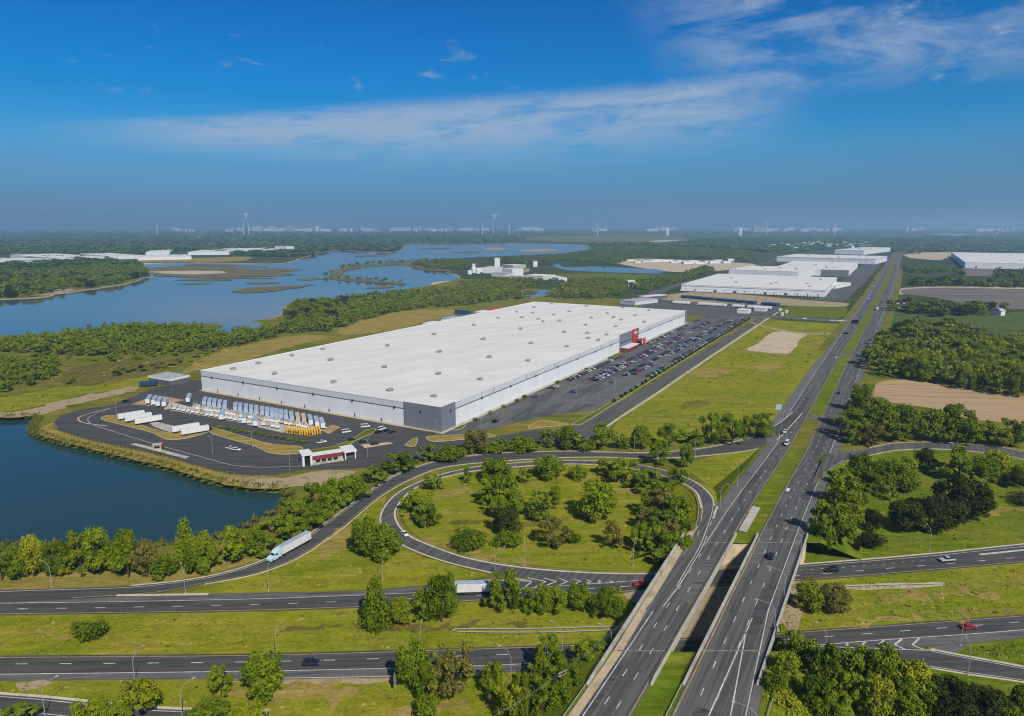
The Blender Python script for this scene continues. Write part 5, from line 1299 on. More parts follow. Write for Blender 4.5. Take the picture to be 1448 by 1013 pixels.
# ------------------------------------------------------------------ gatehouse, small buildings
def loc_frame(a, b):
    """origin at ground point a, x towards b, y away from the camera side"""
    d = (b - a); L = d.length; ang = math.atan2(d.y, d.x); return a, ang, L
def gatehouse():
    a, ang, L = loc_frame(at(428, 660), at(505, 648))
    e = empty('gatehouse', a, ang); tag(e, 'long gatehouse with a dark red band between white portals at the yard entrance', 'gatehouse')
    m = MB(); m.box(0, 1.0, -.5, 8, 0, 5.6); m.box(3.9, 4.9, -.5, 8, 0, 5.6); m.box(-.3, 5.2, -.8, 8.4, 5.6, 6.2); m.build('portal', M_TRIM, e)
    m = MB(); m.box(1.0, 3.9, .6, 7.4, 0, 3.9); m.build('window', M_GLASS, e)
    m = MB(); m.box(5.2, L - 7, 1.6, 6, 1.9, 3.9); m.build('red_band', M_DRED, e)
    m = MB(); m.box(5.2, L - 7, 2.2, 7, 3.9, 4.3); m.build('roof', M_TRIM, e)
    m = MB(); m.box(5.2, L - 7, 1.8, 5.8, 0, 1.9); m.build('wall', M_CONC, e)
    for k in range(4):
        x = 7 + k * (L - 16) / 4; m = MB(); m.box(x, x + 2.2, 1.5, 1.79, .6, 1.8); m.build('window', M_GLASS, e)
    m = MB(); m.box(5.2, L - 7, -.6, 1.2, 0, .5); m.build('plinth', M_CONC, e)
    m = MB(); m.box(L - 7, L, -.5, 10, 3.9, 4.6); m.box(L - 6.4, L - 5.8, -.2, .4, 0, 3.9); m.box(L - 1.2, L - .6, -.2, .4, 0, 3.9); m.build('canopy', M_TRIM, e)
    m = MB(); m.box(L - 6.4, L - .8, 2.5, 9.5, 0, 3.88); m.build('office', M_STRIPE, e)
M_TRIM = mat('off_white_trim', (0.58, 0.57, 0.55), 0.7, [(0.64, 0.63, 0.61), (0.5, 0.49, 0.47)], 0.4)
gatehouse()
def small_box(name, label, cat, a, b, depth, h, wall_m, roof_m, extra=None, group=None, fascia=0.6):
    a, ang, L = loc_frame(a, b)
    e = empty(name, a, ang); tag(e, label, cat, group)
    m = MB(); m.box(0, L, 0, depth, 0, h - fascia); m.build('wall', wall_m, e)
    m = MB(); m.box(-.25, L + .25, -.25, depth + .25, h - fascia, h); m.build('roof', roof_m, e)
    if extra: extra(e, L, depth, h)
    return e
M_ROOFG = mat('grey_roof', (0.30, 0.31, 0.33), 0.8, [(0.36, 0.37, 0.39), (0.25, 0.26, 0.28)], 0.15)
def dock_doors(n, w=2.4, h=3.0, z=0.2, m_=None):
    def f(e, L, d, H):
        for k in range(n):
            x = L * (k + .5) / n; m = MB(); m.box(x - w / 2, x + w / 2, -.12, -.004, z, z + h); m.build('dock_door', m_ or M_STRIPE, e)
    return f
small_box('shed', 'low white shed with a grey flat roof beside the yard entrance road', 'shed', at(241, 546.5), at(268, 540.5), 26, 5.6, M_STRIPE, M_ROOFG, None)
def cap_white(e, L, d, H):
    m = MB(); m.box(-.3, L + .3, -.32, -.255, H - 1.6, H + .05); m.box(-.32, -.255, -.3, d + .3, H - 1.6, H + .05); m.build('fascia', M_WHITEPAINT, e)
cap_white(bpy.data.objects['shed'], (at(268, 540.5) - at(241, 546.5)).length, 26, 5.6)

# ------------------------------------------------------------------ distant warehouses and works
def big(label, FL, FR, depth, h, band=True, docks=0, name='distant_warehouse', roof=None, wall=None, gpanel=None, win=0):
    a, b = at(*FL), at(*FR); a, ang, L = loc_frame(a, b)
    e = empty(name, a, ang); tag(e, label, 'warehouse')
    m = MB(); m.box(0, L, 0, depth, 0, h - .6); m.build('wall', wall or M_PANEL, e)
    m = MB(); m.box(-.3, L + .3, -.3, depth + .3, h - .6, h); m.build('roof', roof or M_ROOF, e)
    if band: m = MB(); m.box(-.1, L + .1, -.1, depth + .1, h - 3.4, h - 2.5); m.build('wall_stripe', M_STRIPE, e)
    for k in range(docks):
        x = L * (k + .6) / (docks + .2); m = MB(); m.box(x - 3, x + 3, -.2, -.12, .4, 4.4); m.build('dock_door', M_STRIPE, e)
    if gpanel: m = MB(); m.box(L * gpanel[0], L * gpanel[1], -.6, -.12, 0, h + .5); m.box(L, L + .5, -.6, 14, 0, h + .5); m.build('grey_panel', M_GREYP, e)
    for k in range(win):
        m = MB(); m.box(L * .08 + k * L * .9 / max(win, 1), L * .08 + k * L * .9 / max(win, 1) + 5, -.2, -.12, 2, 6); m.build('window', M_GLASS, e)
    rr = random.Random(int(FL[0])); 
    for k in range(7):
        x, y = rr.uniform(.1, .9) * L, rr.uniform(.15, .85) * depth; m = MB(); m.box(x - 2.5, x + 2.5, y - 2, y + 2, h, h + 2.2); m.build('rooftop_unit', M_HVAC, e)
    return e, L
B1, B1L = big('white warehouse with white trailers docked along its front, nearest of the cluster by the highway', (963, 411.5), (1166, 420.5), 330, 12.5, True, 14)
big('tall plain white block rising behind the docked trailers warehouse', (1030, 392.5), (1128, 396.5), 190, 19, False)
big('white warehouse with a dark grey front panel near the highway', (1090, 388), (1199, 391.5), 420, 15, False, gpanel=(.66, .995))
big('long white warehouse with a grey stripe, farthest but one of the cluster', (1098, 370), (1238, 374), 260, 17, True)
big('small white warehouse at the far end of the cluster by the highway', (1180, 359.5), (1221, 360.5), 500, 19, False, win=1)
small_box('annexe', 'low white annexe with a flat roof beside the docked trailers warehouse', 'building', at(1182, 408.5), at(1203, 404), 60, 6, M_PANEL, M_ROOF)
big('large white warehouse right of the highway with dark doors', (1364, 379.5), (1560, 384.5), 900, 17, False, win=5)
big('white flat-roofed warehouse with a dark end wall on the far lake side', (28, 375), (79, 371.5), 420, 15, False)
big('white warehouse beside the dark end wall one on the far lake side', (80, 371.5), (150, 369), 480, 14, False)
big('long low white shed among trees on the far lake side', (154, 367.5), (200, 366), 330, 13, False)
big('long white shed nearest the marsh on the far lake side', (195, 368.5), (271, 367), 200, 11, False)
big('narrow white shed set back on the far lake side', (206, 361), (240, 360.5), 300, 12, False)
big('long white shed behind the hedge on the far lake side', (266, 361), (324, 360.5), 300, 13, False)
big('white shed with a stepped end, last along the far lake side', (337, 358.5), (404, 357), 300, 14, False)
small_box('tall_shed', 'tall white end block of the last shed along the far lake side', 'building', at(405, 356.8), at(416, 356.5), 120, 26, M_PANEL, M_ROOF)
# the white works in the middle distance
def works():
    G = 'buildings of the white works behind the warehouse'
    L = [('white flat shed', 672, 385, 690, 384.5, 40, 9, M_PANEL, M_ROOF), ('white gabled hall', 682, 386.5, 703, 387, 45, 15, M_PANEL, M_ROOF), ('white tower', 699.5, 383, 707, 383, 22, 34, M_PANEL, M_PANEL),
         ('low brown-roofed hall', 716, 385.5, 740, 386, 60, 9, M_CONCT, M_DARKSOIL), ('white block', 710, 389, 724, 390, 40, 16, M_PANEL, M_ROOF), ('long pale hall', 695, 391, 716, 392, 30, 9, M_BAND, M_ROOFG),
         ('white hall with a blue-grey front', 741, 396, 768, 397.5, 48, 11, M_BAND, M_ROOF), ('low tan shed', 720, 394, 739, 395, 30, 7, M_CONCT, M_ROOF), ('narrow white shed', 768, 393, 790, 398, 20, 7, M_PANEL, M_ROOF),
         ('small white block', 754, 377.5, 760, 377.5, 30, 16, M_PANEL, M_ROOF), ('pale shed', 726, 380, 744, 379, 50, 9, M_CONC, M_ROOF), ('white cottage', 668, 380.5, 672, 380.5, 16, 14, M_PANEL, M_ROOF)]
    for lab, u0, v0, u1, v1, d, h, wm_, rm in L:
        small_box('works_building', f'{lab} of the white works in front of the far lake', 'building', at(u0, v0), at(u1, v1), d, h, wm_, rm, None, G, 1.0)
    small_box('works_building', 'white block with a lean-to near the service road', 'building', at(888, 405), at(898, 405), 22, 11, M_PANEL, M_ROOF)
    small_box('works_building', 'low white lean-to near the service road', 'building', at(898.5, 405), at(908, 405), 20, 5, M_PANEL, M_ROOF)
    for u_, v_, r_, h_ in ((670,386,7,13),(676,387,6,10),(664,388,6,8)):
        p = at(u_, v_); e = empty('silo', p); tag(e, {670: 'tallest white silo at the end of the white works', 676: 'middle white silo at the end of the white works', 664: 'shortest white silo at the end of the white works'}[u_], 'silo', 'silos of the white works')
        m = MB(); m.tube([(0, 0, 0), (0, 0, h_)], r_, 16); m.build('wall', M_WHITEPAINT, e); m = MB(); m.tube([(0, 0, h_), (0, 0, h_ + 3)], [r_ * 1.02, .4], 16); m.build('roof', M_ROOF, e)
works()
# pale stock piles and sheds beyond the service road
rr_ = random.Random(31)
for k in range(16):
    u_ = 890 + k * 9.5 + rr_.uniform(-3, 3); v_ = 371.5 + rr_.uniform(-1.5, 2.5) - abs(k - 8) * .12; p = at(u_, v_)
    small_box('storage_shed', f'{ordinal(k)} low white storage shed from the left on the sandy yard beyond the narrow pond', 'shed', p, p + Vector((rr_.uniform(18, 42), rr_.uniform(-4, 4), 0)), rr_.uniform(14, 26), rr_.uniform(4, 8), M_PANEL, M_ROOF, None, 'storage sheds on the sandy yard', 0.8)
# houses in the far suburb and by the fields
def house(p, label, w=12, d=9, h=5, wallm=None, roofm=None, group=None, rz=0.0, name='house'):
    e = empty(name, p, rz); tag(e, label, 'house', group)
    m = MB(); m.box(-w / 2, w / 2, -d / 2, d / 2, 0, h); m.build('wall', wallm or M_WHITEPAINT, e)
    m = MB(); m.prism([(-d / 2 - .6, h), (d / 2 + .6, h), (0, h + d * .38)], -w / 2 - .5, w / 2 + .5, 0, Matrix.Rotation(math.radians(90), 4, 'Z')); m.build('roof', roofm or M_ROOFG, e)
for k, (u_, v_) in enumerate(((1268,432.5),(1279,433),(1283.5,434),(1342,434),(1413,442))):
    house(at(u_, v_ + 4), ['white farmhouse nearest the highway in the tree clump', 'tall white farmhouse between the trees', 'small white outbuilding by the tall farmhouse', 'pale house half hidden in the middle of the tree clump', 'grey shed beside the lone tree'][k], 11, 9, 6, None, None, 'houses in the tree clump by the dark soil field', .5)
small_box('barn', 'tan flat roofed house in the wood by the green crop', 'house', at(1305, 472), at(1328, 468), 11, 5, M_CONCT, M_CONCT)
for k in range(4): house(at((1287, 1322, 1281, 1327)[k], (486, 497.5, 498, 499)[k]), ['red-brown cottage in the clearing of the wood', 'white cottage at the edge of the bright trees', 'small white shed under the bright trees', 'second white shed under the bright trees'][k], 8, 6, 3, None, None, 'cottages in the wood by the green crop', .3)
for k in range(46):
    u_, v_ = rr_.uniform(1085, 1245), rr_.gauss(349, 2.2)
    if v_ < 343: continue
    house(at(u_, v_), 'small white house in the hazy suburb beyond the warehouse cluster', 22, 16, rr_.uniform(8, 16), None, None, 'houses of the hazy suburb', rr_.uniform(0, 3))

for i, (p_, w_, d_, m1, m2, lb) in enumerate(((330, 22, 12, M_PANEL, M_ROOF, 'white roofed lean-to behind the warehouse, nearest of the row'), (372, 26, 14, M_PANEL, M_ROOFG, 'grey roofed lean-to behind the warehouse'), (410, 30, 12, M_CONCT, M_DARKSOIL, 'brown roofed lean-to behind the warehouse'), (446, 20, 12, M_PANEL, M_ROOF, 'small white roofed lean-to behind the warehouse beside the red one'), (478, 26, 16, M_RED, M_RED, 'red shed at the end of the row behind the warehouse'))):
    a = W(p_ + w_, -WW - 30); b = W(p_, -WW - 30); small_box('lean_to', lb, 'shed', b, b + (a - b), d_, 7 + i % 2, m1, m2, None, 'sheds behind the long warehouse')
# ------------------------------------------------------------------ vehicles
def paint(name, c, rough=0.3): return mat(name, c, rough, spec=0.5)
P_BLACK = paint('black_car_paint', (0.010, 0.010, 0.012)); P_GREY = paint('grey_car_paint', (0.07, 0.072, 0.078)); P_SILV = paint('silver_car_paint', (0.38, 0.39, 0.40))
P_WHITE = paint('white_car_paint', (0.60, 0.60, 0.60)); P_BLUE = paint('blue_car_paint', (0.02, 0.06, 0.17)); P_RED = paint('red_car_paint', (0.34, 0.012, 0.016)); P_NAVY = paint('navy_car_paint', (0.012, 0.02, 0.045)); P_PALEBLUE = paint('pale_blue_cab_paint', (0.42, 0.58, 0.66))
P_TRAILER = mat('white_trailer_panel', (0.56, 0.56, 0.55), 0.6, [(0.62, 0.62, 0.61), (0.48, 0.47, 0.45)], 0.5, fine=0.05, fine_scale=0.6); P_TROOF = mat('silver_trailer_roof', (0.27, 0.34, 0.43), 0.4, [(0.33, 0.40, 0.49), (0.22, 0.29, 0.37)], 0.3, spec=0.5); P_YELLOW = mat('yellow_steel', (0.62, 0.37, 0.03), 0.6); P_TBLUE = mat('dark_blue_trailer', (0.015, 0.055, 0.13), 0.5)
P_TAN = mat('sun_bleached_tan', (0.42, 0.35, 0.26), 0.8); M_LAMP = mat('headlamp_lens', (0.6, 0.6, 0.58), 0.2, spec=0.6); M_TAIL = mat('tail_lamp_lens', (0.30, 0.01, 0.01), 0.3)
BODY = {'sedan': ([(-2.3, .35), (2.3, .35), (2.32, .62), (2.15, .78), (1.05, .92), (-1.55, .95), (-2.25, .88), (-2.32, .6)], [(1.0, .90), (.25, 1.40), (-1.0, 1.42), (-1.75, .93)]),
        'suv': ([(-2.35, .42), (2.35, .42), (2.37, .72), (2.2, .95), (1.15, 1.08), (-2.2, 1.1), (-2.37, .9)], [(1.1, 1.06), (.45, 1.68), (-1.85, 1.70), (-2.22, 1.08)]),
        'pickup': ([(-2.8, .5), (2.8, .5), (2.82, .8), (2.65, 1.02), (1.35, 1.12), (.2, 1.12), (.2, 1.12), (-2.8, 1.08)], [(1.25, 1.10), (.65, 1.75), (-.55, 1.75), (-.75, 1.10)]),
        'van': ([(-2.9, .45), (2.6, .45), (2.7, .9), (2.3, 1.25), (1.5, 1.4), (-2.9, 1.4)], [(1.9, 1.30), (1.3, 2.25), (-2.88, 2.30), (-2.9, 1.38)])}
def body_mb(kind, mi=0):
    lo, hi = BODY[kind]; m = MB(); m.prism(lo, -.92, .92, mi); return m
def cabin_mb(kind, mi=0):
    lo, hi = BODY[kind]; m = MB(); n = len(hi)
    w = [.88, .68, .68, .88]
    v = [(p[0], -w[i], p[1]) for i, p in enumerate(hi)] + [(p[0], w[i], p[1]) for i, p in enumerate(hi)]
    m.add(v, [(0, 1, 2, 3), (7, 6, 5, 4), (0, 4, 5, 1), (2, 6, 7, 3), (0, 3, 7, 4)], mi); return m
def roof_mb(kind, mi=0):
    lo, hi = BODY[kind]; m = MB(); a, b = hi[1], hi[2]; m.box(b[0] - .03, a[0] + .05, -.70, .70, max(a[1], b[1]) - .03, max(a[1], b[1]) + .04, mi); return m
def wheel_mb(x, y, r=.34, w=.22, mi=0):
    m = MB(); m.tube([(x, y - w / 2, r), (x, y + w / 2, r)], [r, r], 12, mi); return m
def road_car(kind, px, z, heading, paint_, label, name=None, cat=None, group='cars and trucks driving on the roads'):
    p = at(px[0], px[1], z); e = empty(name or ('pickup_truck' if kind == 'pickup' else 'van' if kind == 'van' else 'car'), p + Vector((0, 0, .09)), heading)
    tag(e, label, cat or ('pickup' if kind == 'pickup' else 'van' if kind == 'van' else 'car'), group)
    o = body_mb(kind).build('body', paint_, e); bv = o.modifiers.new('b', 'BEVEL'); bv.width = .09; bv.segments = 2
    if kind == 'pickup': m = MB(); m.box(-2.6, -.9, -.75, .75, 1.10, 1.13); m.build('cargo_bed', M_DARKMETAL, e)
    cabin_mb(kind).build('windows', M_GLASS, e); roof_mb(kind).build('roof', paint_, e)
    fx = BODY[kind][0][1][0]
    for s_ in (-1, 1):
        for x in (fx * .62, -fx * .62): wheel_mb(x, s_ * .83).build('wheel', M_TYRE, e)
        m = MB(); m.box(fx - .02, fx + .05, s_ * .62 - .2, s_ * .62 + .2, .62, .78); m.build('headlight', M_LAMP, e)
        m = MB(); m.box(-fx - .06, -fx + .02, s_ * .68 - .16, s_ * .68 + .16, .7, .88); m.build('tail_light', M_TAIL, e)
    return e
def heading_of(a, b, z=0):
    d = at(*b, z) - at(*a, z); return math.atan2(d.y, d.x)
HW = math.pi / 2 - HAZ              # away from the camera along the highway
def trailer_parts(e, L=14.6, wall=P_TRAILER, roof=P_TROOF, wheels=True, x1=0.0):
    """trailer body with its front at x1, running back to x1-L"""
    m = MB(); m.box(x1 - L, x1, -1.28, 1.28, 1.15, 4.02); m.build('trailer_box', wall, e)
    m = MB(); m.box(x1 - L + .02, x1 - .02, -1.26, 1.26, 4.022, 4.06); m.build('trailer_roof', roof, e)
    m = MB(); m.box(x1 - L, x1, -.5, .5, .9, 1.15); m.box(x1 - L + 3.6, x1 - 4.2, -1.2, -1.12, .45, 1.1); m.box(x1 - L + 3.6, x1 - 4.2, 1.12, 1.2, .45, 1.1); m.build('chassis', M_DARKMETAL, e)
    if wheels:
        for x in (x1 - L + 1.6, x1 - L + 2.9):
            for y in (-1.0, 1.0): wheel_mb(x, y, .5, .55).build('wheel', M_TYRE, e)
def semi(px, z, heading, cab_paint, label, L=14.6):
    p = at(px[0], px[1], z); e = empty('semi_truck', p + Vector((0, 0, .06)), heading); tag(e, label, 'truck', 'cars and trucks driving on the roads')
    trailer_parts(e, L, x1=-1.6)
    m = MB(); m.prism([(-1.2, .6), (3.9, .6), (3.95, 1.5), (3.6, 1.95), (2.1, 2.15), (1.75, 2.9), (.6, 3.75), (-1.2, 3.95)], -1.2, 1.2); o = m.build('cab', cab_paint, e); bv = o.modifiers.new('b', 'BEVEL'); bv.width = .1; bv.segments = 2
    m = MB(); m.add([(2.16, -1.02, 2.18), (2.16, 1.02, 2.18), (1.83, .98, 2.88), (1.83, -.98, 2.88)], [(0, 1, 2, 3)]); m.build('windscreen', M_GLASS, e)
    for s_ in (-1, 1):
        m = MB(); m.box(.7, 1.7, s_ * 1.21 - .01, s_ * 1.21 + .01, 2.1, 2.8); m.build('side_window', M_GLASS, e)
        m = MB(); m.box(3.9, 4.0, s_ * .85 - .22, s_ * .85 + .22, 1.1, 1.4); m.build('headlight', M_LAMP, e)
        m = MB(); m.tube([(-1.0, s_ * 1.05, 1.0), (-1.0, s_ * 1.05, 4.2)], .1, 6); m.build('exhaust_stack', M_STEEL, e)
        for x in (2.9, -.2, -1.5 - 1.3): wheel_mb(x, s_ * 1.02, .52, .45).build('wheel', M_TYRE, e)
    m = MB(); m.box(-3.4, 3.6, -.5, .5, .6, .95); m.build('frame', M_DARKMETAL, e)
    return e
semi((392, 790), 0, heading_of((424, 771), (386, 792)), P_PALEBLUE, 'truck with a pale blue cab and white trailer on the ramp by the pond')
semi((712, 838), 0, heading_of((640, 840), (720, 837.5)), P_WHITE, 'truck with a long white trailer half hidden by trees on the lower road')
road_car('pickup', (908, 828.5), 0, heading_of((880, 829), (940, 825.5)) + math.pi, P_RED, 'bright red pickup about to pass under the highway bridge')
road_car('sedan', (572, 757), 0, heading_of((566, 752), (580, 763)), P_WHITE, 'white car on the tight bend of the loop ramp')
road_car('suv', (440, 940.5), 0, heading_of((400, 941), (480, 940)), P_NAVY, 'dark blue car on the lowest road beside the big round tree')
road_car('suv', (1176, 808.5), 0, heading_of((1230, 804), (1150, 811)), P_BLACK, 'dark car on the lower road just right of the bridges')
road_car('pickup', (1339, 794), 0, heading_of((1400, 788), (1300, 797)), P_SILV, 'silver pickup on the lower road beyond the dark car')
road_car('sedan', (1369, 889), 0, heading_of((1330, 893), (1400, 886.5)), P_RED, 'red car on the lowest road next to the lamp post')
road_car('van', (1114, 699), 2.6, HW, P_WHITE, 'white van on the highway near the median slab')
road_car('suv', (1090, 789), 7, HW, P_BLACK, 'black car on the right hand highway bridge')
road_car('pickup', (1110, 612), .4, HW + math.pi, P_WHITE, 'white pickup at the merge of the outer ramp')
road_car('van', (1112.5, 629), .6, HW + math.pi, P_WHITE, 'white van beside the median just below the merging pickup')
road_car('sedan', (1182.5, 507), 0, HW + math.pi, P_WHITE, 'white car on the highway beside the mown field')
road_car('suv', (1186, 557), .1, HW, P_BLACK, 'black car by the median crossing')
road_car('sedan', (1211.5, 503.5), 0, HW, P_BLACK, 'black car in the lane by the median before the bright trees')
road_car('suv', (1205, 464.5), 0, HW + math.pi, P_NAVY, 'dark car at the mouth of the cross road')
road_car('sedan', (1218, 449.5), 0, HW + math.pi, P_NAVY, 'dark car just beyond the cross road')
semi((1241, 438), 0, HW, P_PALEBLUE, 'pale blue truck on the highway beside the tree clump', 12)
semi((1234, 408), 0, HW + math.pi, P_BLUE, 'dark blue truck on the far highway beside the white warehouse cluster', 12)
FARC = [((1228, 423), P_WHITE, 1), ((1229.5, 419), P_SILV, 1), ((1226, 426.5), P_GREY, 1), ((1232.5, 414), P_WHITE, 1), ((1244, 396.5), P_WHITE, 1), ((1260.5, 402), P_WHITE, 0), ((1265.5, 385.5), P_WHITE, 0), ((1250, 384), P_NAVY, 1), ((1247, 427), P_NAVY, 0), ((1254, 414), P_BLUE, 0), ((1238, 441), P_SILV, 0), ((1268, 373), P_WHITE, 0), ((1262, 364), P_SILV, 1), ((1275, 364.5), P_WHITE, 0)]
for i, (px, pt, toward) in enumerate(FARC):
    road_car('suv' if i % 3 else 'van', px, 0, HW + math.pi * toward, pt, f'{ordinal(i)} far {pt.name.split("_")[0]} vehicle on the highway beyond the cross road', 'car', 'car')
for i, (px, k_) in enumerate((((1137, 451.5), 'van'), ((1176, 454), 'van'), ((1183, 454.3), 'sedan'), ((1189, 454.5), 'van'), ((1195, 454.8), 'sedan'))):
    road_car(k_, px, 0, 0 + math.pi, P_WHITE, f'{ordinal(i)} white vehicle from the left on the cross road', 'car', 'car')
for px, pt, hd, lb, kd in (((178, 569), P_BLACK, heading_of((170, 571), (190, 566)), 'black car alone on the bend of the yard road', 'suv'), ((326, 635.5), P_WHITE, heading_of((310, 633), (340, 637)), 'white pickup on the yard road near the planted strip', 'pickup'), ((334, 637.5), P_WHITE, heading_of((310, 633), (340, 637)), 'second white pickup close behind the first on the yard road', 'pickup'),
                       ((535, 612.5), P_BLACK, .9, 'black car beside the white van near the dark grey corner', 'suv'), ((540, 608.5), P_WHITE, .9, 'white van near the dark grey corner of the warehouse', 'van'), ((547, 610), P_BLACK, .9, 'black car in the middle by the dark grey corner', 'sedan'), ((555, 612), P_BLACK, .9, 'black car nearest the dark grey corner of the warehouse', 'sedan'),
                       ((497, 623), P_BLACK, .5, 'black car behind the gatehouse canopy', 'sedan'), ((514, 626), P_BLACK, .5, 'black car at the left end of the painted island', 'sedan'), ((530, 629), P_BLACK, .5, 'black car at the right end of the painted island', 'suv'), ((455, 627), P_WHITE, .6, 'white pickup beside the narrow green island', 'pickup'), ((490, 612.5), P_WHITE, .6, 'white van between the yellow chassis and the warehouse', 'van'), ((517, 605), P_WHITE, .2, 'white van beside the tan apron of the warehouse', 'van')):
    road_car(kd, px, 0, hd, pt, lb, group='cars and vans in the truck yard')

# parked cars: one mesh per kind and colour, every car an object of its own
PARK = {}
def parked_mesh(kind, pt):
    if (kind, pt.name) not in PARK:
        m = body_mb(kind, 0); c = cabin_mb(kind, 1); m.add(c.v, c.f, 1); r = roof_mb(kind, 0); m.add(r.v, r.f, 0)
        fx = BODY[kind][0][1][0]
        for s_ in (-1, 1):
            for x in (fx * .62, -fx * .62): w = wheel_mb(x, s_ * .83); m.add(w.v, w.f, 2)
        PARK[(kind, pt.name)] = m.mesh('parked_car', [pt, M_GLASS, M_TYRE])
    return PARK[(kind, pt.name)]
def park():
    r = random.Random(17); cols = [(P_BLACK, 'black', .26), (P_GREY, 'grey', .17), (P_NAVY, 'navy', .12), (P_BLUE, 'blue', .12), (P_WHITE, 'white', .13), (P_SILV, 'silver', .12), (P_RED, 'red', .08)]
    count = {}; n = 0
    dens = {9.0: [(25, 160, .25), (160, 290, .75), (300, 345, .0), (350, 520, .65), (520, 600, .2)], 22.5: [(110, 170, .12), (170, 300, .6), (300, 420, .75), (420, 560, .40)], 27.9: [(120, 170, .15), (170, 330, .6), (330, 470, .6), (470, 570, .3)],
            41.0: [(105, 200, .10), (200, 300, .6), (300, 350, .9), (350, 480, .6), (480, 590, .35)], 46.4: [(140, 200, .12), (200, 300, .4), (300, 380, .7), (380, 500, .6), (500, 590, .4)], 58.8: [(130, 200, .12), (200, 300, .6), (300, 480, .7), (480, 600, .6)]}
    cand = []
    run = 0
    for q, where in ROWS:
        p = 81.35
        while p < 608:
            d = next((x[2] for x in dens[q] if x[0] <= p < x[1]), 0)
            d = d * (1.45 if run else .62); run = r.random() < d
            if run: cand.append((p, q, where))
            p += 2.7
    cand.sort()
    rest = MB()
    for p, q, where in cand:
        t = r.random(); acc = 0
        for pt, cn, f in cols:
            acc += f
            if t <= acc: break
        kd = r.choice(['sedan', 'suv', 'suv', 'sedan', 'pickup'])
        o = bpy.data.objects.new('parked_car', parked_mesh(kd, pt)); o.location = W(p, q + r.uniform(-.3, .3), .05)
        o.rotation_euler = (0, 0, -WAZ + (0 if r.random() < .5 else math.pi) + r.uniform(-.03, .03))
        if n < 298:
            link(o); k = count.get((q, cn), 0); count[(q, cn)] = k + 1
            tag(o, f'{ordinal(k)} {cn} parked car from the near end {where}', 'car', f'cars parked {where} of the car park'); n += 1
        else:
            me = o.data; M_ = Matrix.Translation(o.location) @ Matrix.Rotation(o.rotation_euler.z, 4, 'Z'); mi0 = [P_BLACK, P_GREY, P_NAVY, P_BLUE, P_WHITE, P_SILV, P_RED].index(pt)
            k0 = len(rest.v); rest.v += [tuple(M_ @ v.co) for v in me.vertices]
            for pl in me.polygons: rest.f.append(tuple(i + k0 for i in pl.vertices)); rest.mi.append(mi0 if pl.material_index == 0 else 6 + pl.material_index)
    if rest.f:
        o = rest.build('parked_cars', [P_BLACK, P_GREY, P_NAVY, P_BLUE, P_WHITE, P_SILV, P_RED, M_GLASS, M_TYRE]); tag(o, 'cars parked at the far end of the car park', 'cars', None, 'stuff')
    print('parked', n, len(cand))
park()

# trailers standing in the yard
TR = {}
def trailer_mesh(wall, roof, L):
    k = (wall.name, roof.name, L)
    if k not in TR:
        m = MB(); m.box(-L, 0, -1.28, 1.28, 1.15, 4.0, 0); m.box(-L + .02, -.02, -1.26, 1.26, 4.002, 4.06, 1); m.box(-L, 0, -.5, .5, .85, 1.15, 2)
        for x in (-L + 1.5, -L + 2.8):
            for y in (-1, 1): w = wheel_mb(x, y, .5, .5); m.add(w.v, w.f, 3)
        m.box(-2.7, -2.5, -.9, -.75, 0, 1.1, 2); m.box(-2.7, -2.5, .75, .9, 0, 1.1, 2)
        TR[k] = m.mesh('parked_trailer', [wall, roof, M_DARKMETAL, M_TYRE])
    return TR[k]
def trailer(p, heading, wall, roof, L, label, group, name='parked_trailer'):
    o = bpy.data.objects.new(name, trailer_mesh(wall, roof, L)); link(o); o.location = p + Vector((0, 0, .06)); o.rotation_euler = (0, 0, heading); tag(o, label, 'trailer', group); return o
AZV = math.radians(-20); HV = math.pi / 2 - AZV + math.pi        # nose towards the camera side
G = 'silver roofed trailers standing at an angle in the truck yard'
for i, (u_, v_) in enumerate(((209,573),(217,574.5),(223.5,576.5),(232,577))): trailer(at(u_, v_), HV, P_TRAILER, P_TROOF, 14.6, f'{ordinal(i)} silver roofed trailer from the left by the gravel apron', G)
trailer(at(266, 571), HV, P_TRAILER, P_TROOF, 14.6, 'silver roofed trailer alone between the gravel apron and the long row', G)
row = [(289,576),(296,577.3),(303,578.5),(310.5,579.7),(318,581),(333,584),(340,585),(348,586.3),(355.5,587.5),(363,588.8),(371,590),(378,591.2),(385,592.5),(391.5,593.6),(398,594.7),(405,596),(413,597.6)]
for i, p_ in enumerate(row): trailer(at(*p_), HV, P_TROOF, P_TROOF, 13.5, f'{ordinal(i)} silver trailer from the left in the long yard row', G)
for i, p_ in enumerate(((422,599.5),(430.5,601))): trailer(at(*p_), HV, P_TAN, P_TAN, 13.5, f'{ordinal(i)} tan trailer near the right end of the long yard row', G)
for i, p_ in enumerate(((440,603.5),(449,606),(457,608))): trailer(at(*p_), HV, P_TRAILER, P_TROOF, 14.6, f'{ordinal(i)} silver roofed trailer behind the yellow chassis', G)
for i, p_ in enumerate(((313.5,596),(345.5,601),(361.5,605))): trailer(at(*p_), HV, P_TRAILER, P_TROOF, 14.6, f'{ordinal(i)} white fronted trailer from the left pulled forward of the long row', G)
for i, (a_, b_) in enumerate((((162,596),(204.5,589)),((174,599),(214.5,592)),((188,602.5),(229,595.5)),((238,614.5),(282,607)),((263,616),(295.5,610.5)))):
    pa, pb = at(*a_), at(*b_); d = (pb - pa).normalized(); trailer(pb, math.atan2(d.y, d.x), P_TRAILER, P_TRAILER, 15.2, f'{ordinal(i)} long white trailer from the left on the yard island', 'white trailers on the yard island')
trailer(at(222, 546.5), 0.15, P_TBLUE, P_TBLUE, 12, 'dark blue trailer with a white front beside the low shed', None)
